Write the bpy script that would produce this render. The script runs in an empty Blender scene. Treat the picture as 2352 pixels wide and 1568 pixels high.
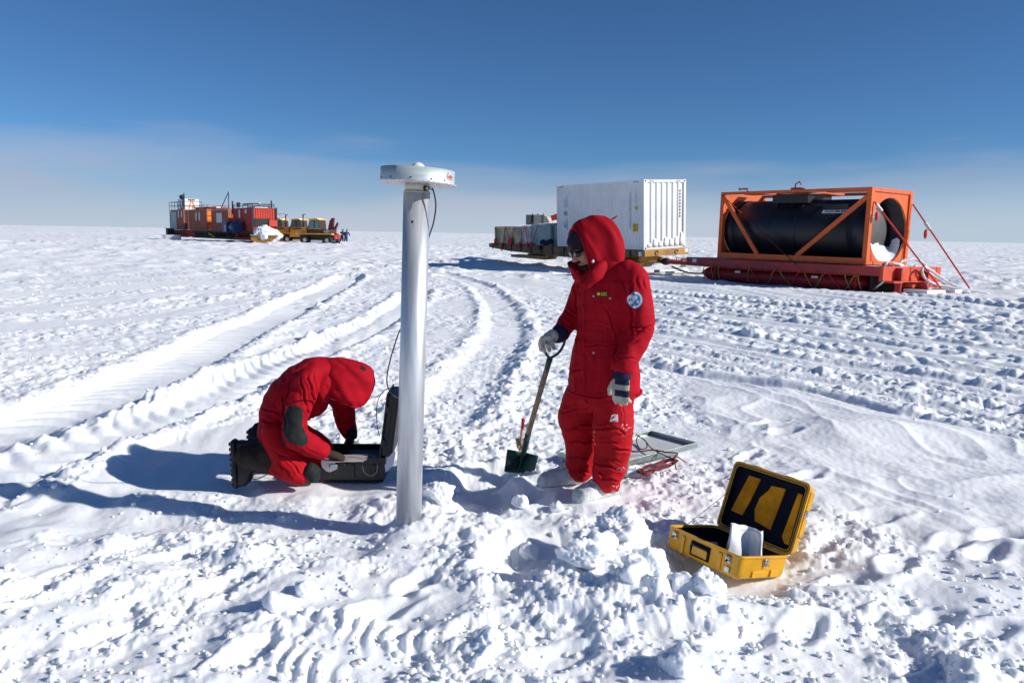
import bpy, bmesh, math, random
import numpy as np
from mathutils import Matrix, Vector, Euler
random.seed(7); np.random.seed(7)
R = math.radians
sc = bpy.context.scene

# ------------------------------------------------------------------ camera
EYE = 1.65; PITCH = math.atan(247/1829.); ROLL = math.atan(.0177); FPX = 1829.
cam = bpy.data.objects.new('camera', bpy.data.cameras.new('camera'))
sc.collection.objects.link(cam); sc.camera = cam
cam.data.sensor_width = 36; cam.data.lens = 36*FPX/2352
cam.data.clip_start = .1; cam.data.clip_end = 60000
cam.matrix_world = Matrix.Translation((0, 0, EYE)) @ Matrix.Rotation(math.pi/2-PITCH, 4, 'X') @ Matrix.Rotation(ROLL, 4, 'Z')

# ------------------------------------------------------------------ world, sun, exposure
SUN_EL, SUN_AZ = R(27), R(-14)           # azimuth measured from +x towards +y
w = bpy.data.worlds.new('World'); sc.world = w; w.use_nodes = True
nt = w.node_tree; nt.nodes.clear()
def N(tree, typ, **kw):
    n = tree.nodes.new(typ)
    for k, v in kw.items():
        if k.startswith('i_'):
            n.inputs[k[2:].replace('_', ' ')].default_value = v
        else:
            setattr(n, k, v)
    return n
sky = N(nt, 'ShaderNodeTexSky', sky_type='NISHITA', sun_disc=False, sun_elevation=SUN_EL,
        sun_rotation=math.pi/2-SUN_AZ, altitude=3200, air_density=1.0, dust_density=0.35, ozone_density=1.6)
bg = N(nt, 'ShaderNodeBackground'); bg.inputs['Strength'].default_value = .088
out = N(nt, 'ShaderNodeOutputWorld')
tc = N(nt, 'ShaderNodeTexCoord')
# thin cirrus veil low over the horizon, in world directions
sep = N(nt, 'ShaderNodeSeparateXYZ'); nt.links.new(tc.outputs['Generated'], sep.inputs[0])
mp = N(nt, 'ShaderNodeMapping'); mp.inputs['Scale'].default_value = (1.6, 1.6, 11.0)
mp.inputs['Rotation'].default_value = (0, R(3), 0)
nt.links.new(tc.outputs['Generated'], mp.inputs[0])
cn = N(nt, 'ShaderNodeTexNoise'); cn.inputs['Scale'].default_value = 1.6; cn.inputs['Detail'].default_value = 6; cn.inputs['Roughness'].default_value = .5
nt.links.new(mp.outputs[0], cn.inputs['Vector'])
def math_n(tree, op, a, b=None, clamp=False):
    m = tree.nodes.new('ShaderNodeMath'); m.operation = op; m.use_clamp = clamp
    for i, v in enumerate((a, b)):
        if v is None: continue
        if isinstance(v, (int, float)): m.inputs[i].default_value = v
        else: tree.links.new(v, m.inputs[i])
    return m.outputs[0]
def ramp(tree, fac, stops, interp='EASE'):
    r = tree.nodes.new('ShaderNodeValToRGB'); r.color_ramp.interpolation = interp
    e = r.color_ramp.elements
    e[0].position, e[0].color = stops[0][0], stops[0][1]
    e[1].position, e[1].color = stops[1][0], stops[1][1]
    for p, c in stops[2:]:
        x = e.new(p); x.color = c
    if fac is not None: tree.links.new(fac, r.inputs[0])
    return r.outputs[0]
# cloud bank height falls from left (-x) to right: shift elevation by x and by the noise
lift = math_n(nt, 'MULTIPLY', sep.outputs['X'], .035)
wob = math_n(nt, 'MULTIPLY', math_n(nt, 'SUBTRACT', cn.outputs['Fac'], .5), .22)
el = math_n(nt, 'ADD', math_n(nt, 'ADD', sep.outputs['Z'], lift), wob)
veil = ramp(nt, el, [(0.0, (1, 1, 1, 1)), (.112, (0, 0, 0, 1)), (.05, (.48, .48, .48, 1))])
veil = math_n(nt, 'MULTIPLY', veil, .85)
mix = N(nt, 'ShaderNodeMix', data_type='RGBA')
nt.links.new(veil, mix.inputs['Factor'])
tint = N(nt, 'ShaderNodeMix', data_type='RGBA', blend_type='MULTIPLY'); tint.inputs['Factor'].default_value = 1
nt.links.new(sky.outputs[0], tint.inputs['A']); tint.inputs['B'].default_value = (.41, .68, .95, 1)
nt.links.new(tint.outputs['Result'], mix.inputs['A'])
mix.inputs['B'].default_value = (4.6, 5.1, 6.4, 1)
haze_f = ramp(nt, math_n(nt, 'SUBTRACT', sep.outputs['Z'], math_n(nt, 'MULTIPLY', sep.outputs['X'], .03)), [(0.0, (1, 1, 1, 1)), (.065, (0, 0, 0, 1))])
mix2 = N(nt, 'ShaderNodeMix', data_type='RGBA'); nt.links.new(math_n(nt, 'MULTIPLY', haze_f, .62), mix2.inputs['Factor'])
nt.links.new(mix.outputs['Result'], mix2.inputs['A']); mix2.inputs['B'].default_value = (6.0, 6.9, 8.1, 1)
nt.links.new(mix2.outputs['Result'], bg.inputs['Color']); nt.links.new(bg.outputs[0], out.inputs[0])

sun = bpy.data.objects.new('sun', bpy.data.lights.new('sun', 'SUN')); sc.collection.objects.link(sun)
sun.data.energy = 5.0; sun.data.angle = R(.5); sun.data.color = (1, .965, .91)
SUNV = Vector((math.cos(SUN_EL)*math.cos(SUN_AZ), math.cos(SUN_EL)*math.sin(SUN_AZ), math.sin(SUN_EL)))
sun.rotation_euler = SUNV.to_track_quat('Z', 'Y').to_euler(); sun.location = SUNV*30+Vector((0, 8, 0))
sc.view_settings.view_transform = 'Standard'; sc.view_settings.look = 'None'
sc.view_settings.exposure = .08; sc.view_settings.gamma = 1
sc.cycles.max_bounces = 6; sc.cycles.diffuse_bounces = 4; sc.cycles.glossy_bounces = 3

# ------------------------------------------------------------------ helpers: rays, noise
def ray(x, y):
    u = (x-1176)/FPX; v = -(y-784)/FPX; c, s = math.cos(ROLL), math.sin(ROLL)
    h = u*c-v*s; q = u*s+v*c; cp, sp = math.cos(PITCH), math.sin(PITCH)
    return np.array([h, cp+q*sp, -sp+q*cp])
def G(x, y, z=0.):
    d = ray(x, y); t = (z-EYE)/d[2]; return (d[0]*t, d[1]*t)
def A(x, y, Y):
    d = ray(x, y)*Y/ray(x, y)[1]; return np.array([d[0], Y, EYE+d[2]])

def h2(ix, iy, seed):
    n = (ix.astype(np.int64)*374761393 + iy.astype(np.int64)*668265263 + seed*982451653) & 0xffffffff
    n = ((n ^ (n >> 13))*1274126177) & 0xffffffff
    n = (n ^ (n >> 16)) & 0xffffffff
    n = (n*2246822519) & 0xffffffff
    return ((n ^ (n >> 15)) & 0xffffff)/16777216.
def perlin(x, y, seed=0):
    ix = np.floor(x); iy = np.floor(y); fx = x-ix; fy = y-iy
    u = fx*fx*fx*(fx*(fx*6-15)+10); v = fy*fy*fy*(fy*(fy*6-15)+10)
    def gr(a, b):
        t = h2(ix+a, iy+b, seed)*6.2831853
        return np.cos(t)*(fx-a)+np.sin(t)*(fy-b)
    n0 = gr(0, 0)*(1-u)+gr(1, 0)*u; n1 = gr(0, 1)*(1-u)+gr(1, 1)*u
    return (n0*(1-v)+n1*v)*1.5
def fbm(x, y, seed=0, o=4, g=.5):
    a = 1; s = 0
    for i in range(o):
        s = s+a*perlin(x*2**i, y*2**i, seed+i*17); a *= g
    return s
def ss(a, b, x):
    t = np.clip((x-a)/(b-a), 0, 1); return t*t*(3-2*t)
def clods(x, y, cell, seed, dens, sharp=True, hscale=1.):
    """height of angular snow lumps, one candidate per cell"""
    X = x/cell; Y = y/cell; ix = np.floor(X); iy = np.floor(Y); out = np.zeros_like(X)
    for a in (-1, 0, 1):
        for b in (-1, 0, 1):
            cx = ix+a; cy = iy+b
            px_ = cx+h2(cx, cy, seed); py_ = cy+h2(cx, cy, seed+1)
            rr = .22+.5*h2(cx, cy, seed+2)**1.6
            dx = X-px_; dy = Y-py_
            th = h2(cx, cy, seed+3)*6.283
            if sharp:
                d = None
                for k in range(5):
                    ang = th+k*1.2566+(h2(cx, cy, seed+5+k)-.5)*.9
                    e = (dx*np.cos(ang)+dy*np.sin(ang))/rr*(.85+.3*h2(cx, cy, seed+11+k))
                    d = e if d is None else np.maximum(d, e)
            else:
                d = np.sqrt(dx*dx+dy*dy)/rr
            tilt = (dx*np.cos(th)+dy*np.sin(th))/rr
            hh = np.sqrt(np.clip(1-d**2, 0, 1)) if not sharp else np.clip((1-d)*1.9, 0, 1)**.6
            hh = hh*rr*(.5+.45*h2(cx, cy, seed+4))*(1+.4*tilt)
            hh = np.where(h2(cx, cy, seed+20) < dens, hh, 0)
            out = np.maximum(out, hh)
    return out*cell*hscale
def poly_dist(x, y, pts):
    best = np.full_like(x, 1e9); S = np.zeros_like(x); T = np.zeros_like(x); acc = 0.
    for (x0, y0), (x1, y1) in zip(pts[:-1], pts[1:]):
        L = math.hypot(x1-x0, y1-y0); tx, ty = (x1-x0)/L, (y1-y0)/L
        s = np.clip((x-x0)*tx+(y-y0)*ty, 0, L)
        dx = x-(x0+tx*s); dy = y-(y0+ty*s); d = np.hypot(dx, dy)
        m = d < best; best[m] = d[m]; S[m] = (acc+s)[m]; T[m] = (np.sign(tx*dy-ty*dx)*d)[m]; acc += L
    return best, S, T
def catmull(pts, n=6):
    P = [np.array(p, float) for p in pts]; P = [2*P[0]-P[1]]+P+[2*P[-1]-P[-2]]; o = []
    for i in range(1, len(P)-2):
        for k in range(n):
            t = k/n
            o.append(.5*(2*P[i]+(P[i+1]-P[i-1])*t+(2*P[i-1]-5*P[i]+4*P[i+1]-P[i+2])*t*t+(3*P[i]-P[i-1]-3*P[i+1]+P[i+2])*t**3))
    o.append(P[-2]); return o
def inside(x, y, poly):
    c = np.zeros(x.shape, bool); n = len(poly)
    for i in range(n):
        x0, y0 = poly[i]; x1, y1 = poly[(i+1) % n]
        m = ((y0 > y) != (y1 > y)) & (x < (x1-x0)*(y-y0)/((y1-y0) or 1e-9)+x0); c ^= m
    return c
def soft_poly(x, y, poly, w_, seed=3, amp=.15, fr=1.7):
    xx = x+amp*perlin(x*fr, y*fr, seed); yy = y+amp*perlin(x*fr+9, y*fr+4, seed+1)
    d, _, _ = poly_dist(xx, yy, list(poly)+[poly[0]])
    sd = np.where(inside(xx, yy, poly), d, -d)
    return ss(-w_, w_, sd)
# ------------------------------------------------------------------ snow surface height
TR = [  # tracks: centre line, half width, depth, lug spacing, lug height, lug skew
    ([G(-260, 1060), G(80, 965), G(250, 905), G(400, 838), G(540, 765), G(650, 712), G(750, 668), G(800, 640)], .46, .10, .27, .045, 1.7),
    ([G(-200, 1160), G(60, 1062), G(230, 995), G(450, 925), G(620, 850), G(760, 790), G(900, 720), G(960, 672)], .33, .08, .26, .045, -1.6),
    ([G(985, 1000), G(1060, 900), G(1140, 800), G(1160, 740), G(1130, 680), G(1060, 640), G(930, 612)], .34, .045, .21, .03, .3),
]
def GP(l, z=0): return [G(x, y, z) for x, y in l]
POLY = dict(
    kneel_flat=GP([(560, 1118), (920, 1125), (925, 1050), (640, 1030), (520, 1040)]),
    shadow_flat=GP([(240, 1045), (330, 1110), (560, 1125), (560, 1020), (400, 1000)]),
    dune=GP([(1560, 900), (1660, 1010), (1850, 1150), (2352, 1330), (2700, 1330), (2600, 1060), (2352, 1010), (2130, 960), (1850, 890), (1640, 850)]),
    pit1=GP([(1010, 1095), (1050, 1165), (1200, 1160), (1290, 1125), (1180, 1078), (1060, 1070)]),
    pit2=GP([(1110, 1250), (1150, 1320), (1290, 1330), (1400, 1290), (1420, 1240), (1300, 1220)]),
    heap=GP([(1210, 1330), (1250, 1400), (1420, 1450), (1620, 1420), (1560, 1330), (1470, 1240), (1400, 1235), (1330, 1290)]),
    smooth_left=GP([(-200, 1190), (60, 1130), (330, 1050), (430, 990), (700, 930), (640, 990), (420, 1090), (250, 1150), (0, 1240), (-200, 1290)]),
    smooth_band=GP([(430, 905), (700, 830), (900, 760), (900, 700), (740, 740), (560, 820), (420, 870)]),
    dirty=GP([(1480, 1060), (1430, 1180), (1600, 1230), (1700, 1160), (1640, 1060)]),
)
STAND = (.47, 4.98)
def near_box(x, y, cx, cy, rx, ry, soft=.5):
    d = np.hypot((x-cx)/rx, (y-cy)/ry); return 1-ss(1-soft*.5, 1+soft*.5, d)
def terrain(x, y, fine=True):
    x = np.asarray(x, float); y = np.asarray(y, float)
    r = np.hypot(x, y)
    z = .05*perlin(x*.16, y*.16, 1)+.035*perlin(x*.5, y*.42, 2)
    z *= (.25+.75*ss(6, 13, r))*(1-.85*near_box(x, y, 9, 30, 10, 11, .6))
    z += .3*ss(35, 75, r)*(1-ss(95, 110, r))*ss(.05, .2, np.where(x < 0, -x/np.maximum(y, 1), 0))
    z += .5*perlin(x*.008, y*.02, 5)*ss(100, 400, r)
    q = .82*x+.57*y; p = .57*x-.82*y                    # right hand field of vehicle bands
    right = ss(-.3, .6, x-1.3-.02*(y-8)) if fine else ss(0, 1, x-1.5)
    # rough-ness map
    n1 = perlin(x*.45, y*.35, 31); n2 = perlin(x*1.3, y*1.1, 33)
    rough = np.clip(.58+.32*n1+.28*n2, .08, 1)
    qn = q+.18*perlin(x*.5, y*.5, 61)
    band = .5+.5*np.sin(qn*5.2+.9*np.sin(q*1.7))
    rough_r = np.where(q > 6.9, .30+.70*ss(.3, .65, band), .38)
    rough = rough*(1-right)+rough_r*right
    left_far = ss(9, 14, y)*ss(-4.5, -7, x)
    bl = .5+.5*np.sin((.9*x-.42*y)*2.1+1.2*n1)
    rough = rough*(1-left_far)+left_far*(.25+.6*ss(.35, .75, bl))
    dune = soft_poly(x, y, POLY['dune'], .25, 41, .3, 1.1)
    sl = soft_poly(x, y, POLY['smooth_left'], .12, 43, .2)
    sb = soft_poly(x, y, POLY['smooth_band'], .2, 45, .3)
    kf = soft_poly(x, y, POLY['kneel_flat'], .08, 47, .1)
    sf = soft_poly(x, y, POLY['shadow_flat'], .1, 49, .12)
    smooth = np.maximum.reduce([dune, sl, sb*.9, kf*.8, sf])
    # foreground churned snow stays rough
    fg = 1-ss(4.4, 5.6, y+.15*n2)
    patch = ss(-.25, .35, perlin(x*1.05+3, y*1.5, 35)+.5*perlin(x*2.7, y*3, 36))
    rough = np.where(fg > 0, rough*(1-fg)+fg*(.12+.55*patch**1.3), rough)
    z += fg*(.035*perlin(x*1.6, y*1.6, 37)+.03*perlin(x*3.4, y*3.4, 38))
    rough = rough*(1-smooth)+.03*smooth
    hp = soft_poly(x, y, POLY['heap'], .2, 51, .12)
    p1 = soft_poly(x, y, POLY['pit1'], .09, 53, .12, 3.5); p2 = soft_poly(x, y, POLY['pit2'], .08, 55, .1, 4)
    z += .04*dune+.05*dune*perlin(x*.8, y*.8, 63)
    wq = .35*perlin(x*1.1, y*1.1, 66); u_ = (x+.5*y)+wq; v_ = (y-.5*x)+.3*perlin(x*.9+7, y*.9, 67)
    rid = 1-np.abs(perlin(u_*1.9, v_*.85, 64))*2.2
    z += dune*(.018*np.clip(rid, 0, 1)**2+.010*perlin(u_*4, v_*2.2, 68)+.004*perlin(u_*10, v_*4, 65)*ss(-.1, .3, perlin(x*1.2, y*1.2, 69))+.003*perlin(x*22, y*22, 70))
    mx, my = G(2010, 1010); dm = np.hypot((x-mx)/.75, (y-my)/.45); z += .10*np.exp(-dm**2*1.2)
    for fx_, fy_, fa in ((1765, 985, .4), (1800, 1010, .2), (1720, 1055, .9), (2185, 1245, .5), (2265, 1275, .6), (2300, 1235, .3), (2060, 1300, .8), (1960, 1330, .2), (2150, 1420, .7), (2280, 1450, .4), (1900, 1250, .9), (2020, 1190, .1), (1850, 1110, .6), (130, 1310, 1.3), (60, 1370, 1.0), (520, 1330, .9), (380, 1260, .7), (1100, 1440, .5), (960, 1330, 1.1), (1290, 1500, .3), (1700, 1480, .5), (1850, 1440, .9), (560, 1500, 1.2), (870, 1390, .6), (250, 1440, .8)):
        ax, ay = G(fx_, fy_); ca, sa = math.cos(fa), math.sin(fa); dx, dy = x-ax, y-ay; e = np.sqrt(((dx*ca+dy*sa)/.155)**2+((-dx*sa+dy*ca)/.065)**2)+.30*perlin(x*8, y*8, 77)
        z += -.034*(1-ss(.55, 1.25, e))+.008*np.exp(-((e-1.45)/.3)**2)
    z += (sl+sb)*.012*perlin((x*1.0+.1*y)*5.5, (y)*1.1, 66)
    ds, _, _ = poly_dist(x, y, GP([(760, 1219), (700, 1217), (450, 1192), (300, 1172), (190, 1148), (-100, 1145)]))
    z -= .085*np.exp(-(ds/.42)**2)
    z += .07*np.exp(-(np.hypot(x+.57, y-4.22)/.20)**2)
    z -= .04*sf; z -= .02*kf
    z -= .13*p1*(1+.4*perlin(x*5, y*5, 58)); z -= .09*p2*(1+.4*perlin(x*5, y*5, 59)); z += .10*hp+hp*.05*perlin(x*4, y*4, 57)
    rough = np.maximum(rough, hp); rough = np.where(p1+p2 > 0, rough*(1-.5*np.minimum(p1+p2, 1)), rough)
    # tracks
    berm_all = np.zeros_like(z)
    for k, (pts, hw, dep, sp, lug, skew) in enumerate(TR):
        P = catmull(pts, 4); xs = [a[0] for a in P]; ys = [a[1] for a in P]
        m = (x > min(xs)-1.5) & (x < max(xs)+1.5) & (y > min(ys)-1.5) & (y < max(ys)+1.5)
        if not m.any(): continue
        xm, ym = x[m], y[m]
        d, s, t = poly_dist(xm, ym, [tuple(a) for a in P])
        t = t+.05*perlin(s*1.3, s*0+3, 71+k)+.03*perlin(xm*5, ym*5, 72); d = np.abs(t)
        fade = ss(0, .7, s)*(1-.0*s)
        tr = (1-ss(hw-.12, hw+.08, d))*fade
        ph = s/sp+skew*(t/hw)**2*.55+.28*perlin(xm*1.6, ym*1.6, 73)
        saw = np.abs(((ph % 1.)*2-1)); ribs = ss(.1, .9, saw)
        wear = np.clip(.75+.75*perlin(xm*.9, ym*.9, 74), .1, 1.3)
        zz = -dep*tr+tr*lug*ribs*wear
        sc_ = (1-ss(.0, .10, np.abs(d-hw-.02)))*fade          # scalloped walls
        zz += sc_*lug*.8*(ribs-.5)
        brm = np.exp(-((d-hw-.16)/.11)**2)*fade*np.clip(.75+.6*perlin(s*1.7+t*2, t*3, 75+k), 0, 1.5)
        zz += brm*.04
        berm_all[m] = np.maximum(berm_all[m], brm)
        rough[m] = rough[m]*(1-(.9 if k < 2 else .35)*tr)+tr*.04
        rough[m] = np.maximum(rough[m], .62*brm*(1-tr))
        z[m] += zz
    # band lugs on the right
    rl = right*ss(6.9, 7.3, q)*ss(.35, .7, band)*(1-dune)*(1-ss(24, 34, r))
    lugn = np.abs(((p/.26+.25*perlin(x, y, 81)+.9*np.sin(q*4)) % 1.)*2-1)
    z += rl*.026*(ss(.2, .8, lugn)-.5)*np.clip(.6+.9*perlin(x*1.3, y*1.3, 83), 0, 1.3)+right*ss(6.6, 7.4, q)*(1-ss(30, 40, r))*(.018*np.sin(qn*15.5+2*perlin(x*.3, y*.3, 84))-.05*np.exp(-((((qn*.62) % 1)-.5)/.07)**2)); z += right*ss(6.6, 7.2, q)*.035*(band-.5)
    # tread print foreground
    tp = near_box(x, y, -.62, 3.05, .36, .30, .4)
    tpm = tp*np.clip(.55+1.1*perlin(x*3.1, y*4.2, 86), 0, 1)
    z += -.02*tp+tpm*.026*ss(.15, .85, np.abs(((x/.075+.12*y+.45*perlin(x*5, y*6, 85)) % 1)*2-1))
    rough = rough*(1-.35*tp)
    # flatten under the people and the gear
    for cx, cy, rx, ry in ((STAND[0], STAND[1], .36, .30), (1.18, 3.9, .20, .22), (1.05, 6.35, .8, .7), (-1.2, 5.3, .75, .35), (11, 27, 7, 6), (5, 33, 8, 9)):
        fl = near_box(x, y, cx, cy, rx, ry, .6); rough = rough*(1-.75*fl)
    z -= .05*near_box(x, y, 1.2, 3.9, .45, .4, .8)
    # chunks, coarse to fine; each size fades where the mesh is too coarse
    am = rough
    def lay(cell, seed, dens, rmax, sharp, hs, gain=1.):
        f = 1-ss(rmax*.6, rmax, r); m = (f > 0)
        o = np.zeros_like(z); o[m] = clods(x[m], y[m], cell, seed, dens, sharp, hs)*f[m]
        return o*gain
    rb = ss(.18, .75, am)
    wx, wy = x+.03*perlin(x*7, y*7, 91), y+.03*perlin(x*7+5, y*7, 92)
    x0, y0 = x, y; x, y = wx, wy
    big = lay(.30, 101, .26, 60, True, .40)*(rb*ss(.1, .5, hp+.55*patch*fg+berm_all*.5+.2*right+.25*(r > 14)))
    mid = lay(.14, 131, .62, 36, True, .42)*(1-.35*fg)*rb
    mf = lay(.21, 121, .62, 48, True, .36)*rb*ss(9, 14, r)
    sm = lay(.07, 161, .66, 15, True, .50)*ss(.1, .5, am)
    ti = lay(.034, 191, .6, 7.5, True, .55)*ss(.08, .4, am)
    x, y = x0, y0
    z += np.maximum(np.maximum(big, mid), mf)+sm*.75+ti*.8
    nf = ss(0, .3, rough)*(1-ss(9, 14, r)); m = nf > 0; bl_ = np.zeros_like(z)
    bl_[m] = sum(a_*(.35-np.abs(perlin(x[m]*f_+3*k_, y[m]*f_, 240+k_))) for k_, (f_, a_) in enumerate(((4.5, .032), (9.5, .020), (20., .011))))
    z += bl_*nf*(.55+.45*rough)
    z += .022*rough*fbm(x*2.2, y*2.2, 211, 3)*np.where(r < 60, 1, 0)
    f4 = (1-ss(8, 12, r)); m = f4 > 0
    g4 = np.zeros_like(z); g4[m] = perlin(x[m]*17, y[m]*17, 221)*.006*(.25+rough[m])+perlin(x[m]*38, y[m]*38, 222)*.003*(.25+rough[m])
    z += g4*f4
    # far rubble and sastrugi
    frb = ss(16, 22, r)*(1-ss(90, 130, r)); m = frb > 0; fc = np.zeros_like(z)
    fc[m] = clods(x[m], y[m]*.7, .55, 171, .55, True, .34)*ss(-.25, .35, perlin(x[m]*.12, y[m]*.07, 172)+.4*perlin(x[m]*.4, y[m]*.3, 173))
    z += fc*frb
    ff = ss(18, 40, r)
    z += ff*(.08*ss(.0, .6, perlin(x*.55, y*.33, 231))+.07*ss(.1, .7, perlin(x*.9+4, y*.8, 232))*(1-ss(120, 300, r)))
    z += ss(60, 200, r)*.35*ss(.1, .7, perlin(x*.05, y*.035, 233))
    # drift banks in front of the parked sleds
    d1, _, _ = poly_dist(x, y, [(4.0, 27.6), (6.2, 24.6), (9.3, 23.6), (13.5, 20.6)])
    z += .16*np.exp(-(d1/.9)**2)
    return z

def th(x, y):
    return float(terrain(np.array([float(x)]), np.array([float(y)]))[0])

def snow_material():
    m = bpy.data.materials.new('snow'); m.use_nodes = True; t = m.node_tree
    b = t.nodes['Principled BSDF']; b.inputs['Roughness'].default_value = .62
    b.inputs['Specular IOR Level'].default_value = .22
    b.inputs['Subsurface Weight'].default_value = .75; b.inputs['Subsurface Scale'].default_value = .03; b.inputs['Subsurface Radius'].default_value = (.7, .85, 1.)
    co = N(t, 'ShaderNodeTexCoord')
    n = N(t, 'ShaderNodeTexNoise'); n.inputs['Scale'].default_value = 1.1; n.inputs['Detail'].default_value = 4
    t.links.new(co.outputs['Object'], n.inputs['Vector'])
    c = ramp(t, n.outputs['Fac'], [(.3, (.86, .885, .92, 1)), (.7, (.90, .915, .935, 1))])
    # pinkish trampled dirt near the cord and tan scuff by the yellow case
    mp_ = N(t, 'ShaderNodeMapping', vector_type='POINT'); mp_.inputs['Location'].default_value = (-1.30, -4.9, 0)
    t.links.new(co.outputs['Object'], mp_.inputs[0])
    mp_.inputs['Scale'].default_value = (1/1.0, 1/.9, 1)
    mp_.inputs['Location'].default_value = (-1.15/1.0, -5.0/.9, 0)
    gr = N(t, 'ShaderNodeTexGradient', gradient_type='SPHERICAL'); t.links.new(mp_.outputs[0], gr.inputs[0])
    n2 = N(t, 'ShaderNodeTexNoise'); n2.inputs['Scale'].default_value = 4.5; n2.inputs['Detail'].default_value = 5
    t.links.new(co.outputs['Object'], n2.inputs['Vector'])
    f = math_n(t, 'MULTIPLY', gr.outputs['Fac'], ramp(t, n2.outputs['Fac'], [(.42, (0, 0, 0, 1)), (.62, (1, 1, 1, 1))]))
    f = math_n(t, 'MULTIPLY', f, .28, True)
    mx = N(t, 'ShaderNodeMix', data_type='RGBA'); t.links.new(f, mx.inputs['Factor']); t.links.new(c, mx.inputs['A'])
    mx.inputs['B'].default_value = (.74, .55, .64, 1)
    t.links.new(mx.outputs['Result'], b.inputs['Base Color'])
    n3 = N(t, 'ShaderNodeTexNoise'); n3.inputs['Scale'].default_value = 90; n3.inputs['Detail'].default_value = 3
    t.links.new(co.outputs['Object'], n3.inputs['Vector'])
    bp = N(t, 'ShaderNodeBump'); bp.inputs['Strength'].default_value = .35; bp.inputs['Distance'].default_value = .006
    t.links.new(n3.outputs['Fac'], bp.inputs['Height']); t.links.new(bp.outputs[0], b.inputs['Normal'])
    return m
SNOW = snow_material()

def build_ground(k=1.0):
    def seg(a, b, step):
        n = max(2, int(math.log(b/a)/math.log(1+step*k))); return list(np.exp(np.linspace(math.log(a), math.log(b), n+1)))[:-1]
    rr = seg(.6, 2.3, .03)+seg(2.3, 9, .0034)+seg(9, 25, .0042)+seg(25, 110, .008)+seg(110, 1500, .03)+seg(1500, 12000, .15)+[12000.]
    rr = np.array(rr)
    d0 = 37.
    an = np.concatenate([np.linspace(-180, -d0, 60)[:-1], np.linspace(-d0, d0, int(1000/k)), np.linspace(d0, 180, 60)[1:-1]])
    an = np.radians(an)
    RR, AA = np.meshgrid(rr, an, indexing='ij')
    X = RR*np.sin(AA); Y = RR*np.cos(AA)
    Z = terrain(X.ravel(), Y.ravel()).reshape(X.shape)
    V = np.stack([X, Y, Z], -1).reshape(-1, 3)
    nr, na = X.shape
    i = np.arange(nr-1)[:, None]*na; j = np.arange(na)[None, :]; j1 = (j+1) % na
    F = np.stack([i+j, i+na+j, i+na+j1, i+j1], -1).reshape(-1, 4)[:, ::-1]
    V = np.vstack([V, [[0, 0, float(Z[0].mean())]]]); c = len(V)-1
    tri = [(c, int(a), int((a+1) % na)) for a in range(na)]
    me = bpy.data.meshes.new('snow_ground')
    nl = F.size+3*len(tri)
    me.vertices.add(len(V)); me.vertices.foreach_set('co', V.ravel())
    me.loops.add(nl); me.polygons.add(len(F)+len(tri))
    me.loops.foreach_set('vertex_index', np.concatenate([F.ravel(), np.array(tri)[:, ::-1].ravel()]).astype(np.int32))
    st = np.concatenate([np.arange(len(F))*4, F.size+np.arange(len(tri))*3]).astype(np.int32)
    me.polygons.foreach_set('loop_start', st)
    me.polygons.foreach_set('use_smooth', np.ones(len(F)+len(tri), bool))
    me.update(calc_edges=True); me.validate()
    me.materials.append(SNOW)
    o = bpy.data.objects.new('snow_ground', me); sc.collection.objects.link(o); o['kind'] = 'structure'
    return o
ground = build_ground()
# ------------------------------------------------------------------ object helpers
WM = {}
def tag(o, label=None, cat=None, group=None, kind=None):
    if label: o['label'] = label
    if cat: o['category'] = cat
    if group: o['group'] = group
    if kind: o['kind'] = kind
    return o
def thing(name, label, cat, loc=(0, 0, 0), rot=(0, 0, 0), group=None, mat=None):
    o = bpy.data.objects.new(name, None); sc.collection.objects.link(o)
    o.empty_display_size = .1
    if mat is not None:
        o.location = mat.to_translation(); o.rotation_euler = mat.to_euler()
        M_ = Matrix.Translation(o.location) @ o.rotation_euler.to_matrix().to_4x4()
    else:
        o.location = loc; o.rotation_euler = rot
        M_ = Matrix.Translation(loc) @ Euler(rot).to_matrix().to_4x4()
    WM[o] = M_
    return tag(o, label, cat, group)
def dup(root, loc, rotz, label, scale=1.):
    r = root.copy(); sc.collection.objects.link(r); r.location = loc; r.rotation_euler = (0, 0, rotz); r.scale = (scale,)*3; r['label'] = label
    def rec(src, dst):
        for ch in list(src.children):
            c = ch.copy(); sc.collection.objects.link(c); c.parent = dst; rec(ch, c)
    rec(root, r); return r
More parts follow.
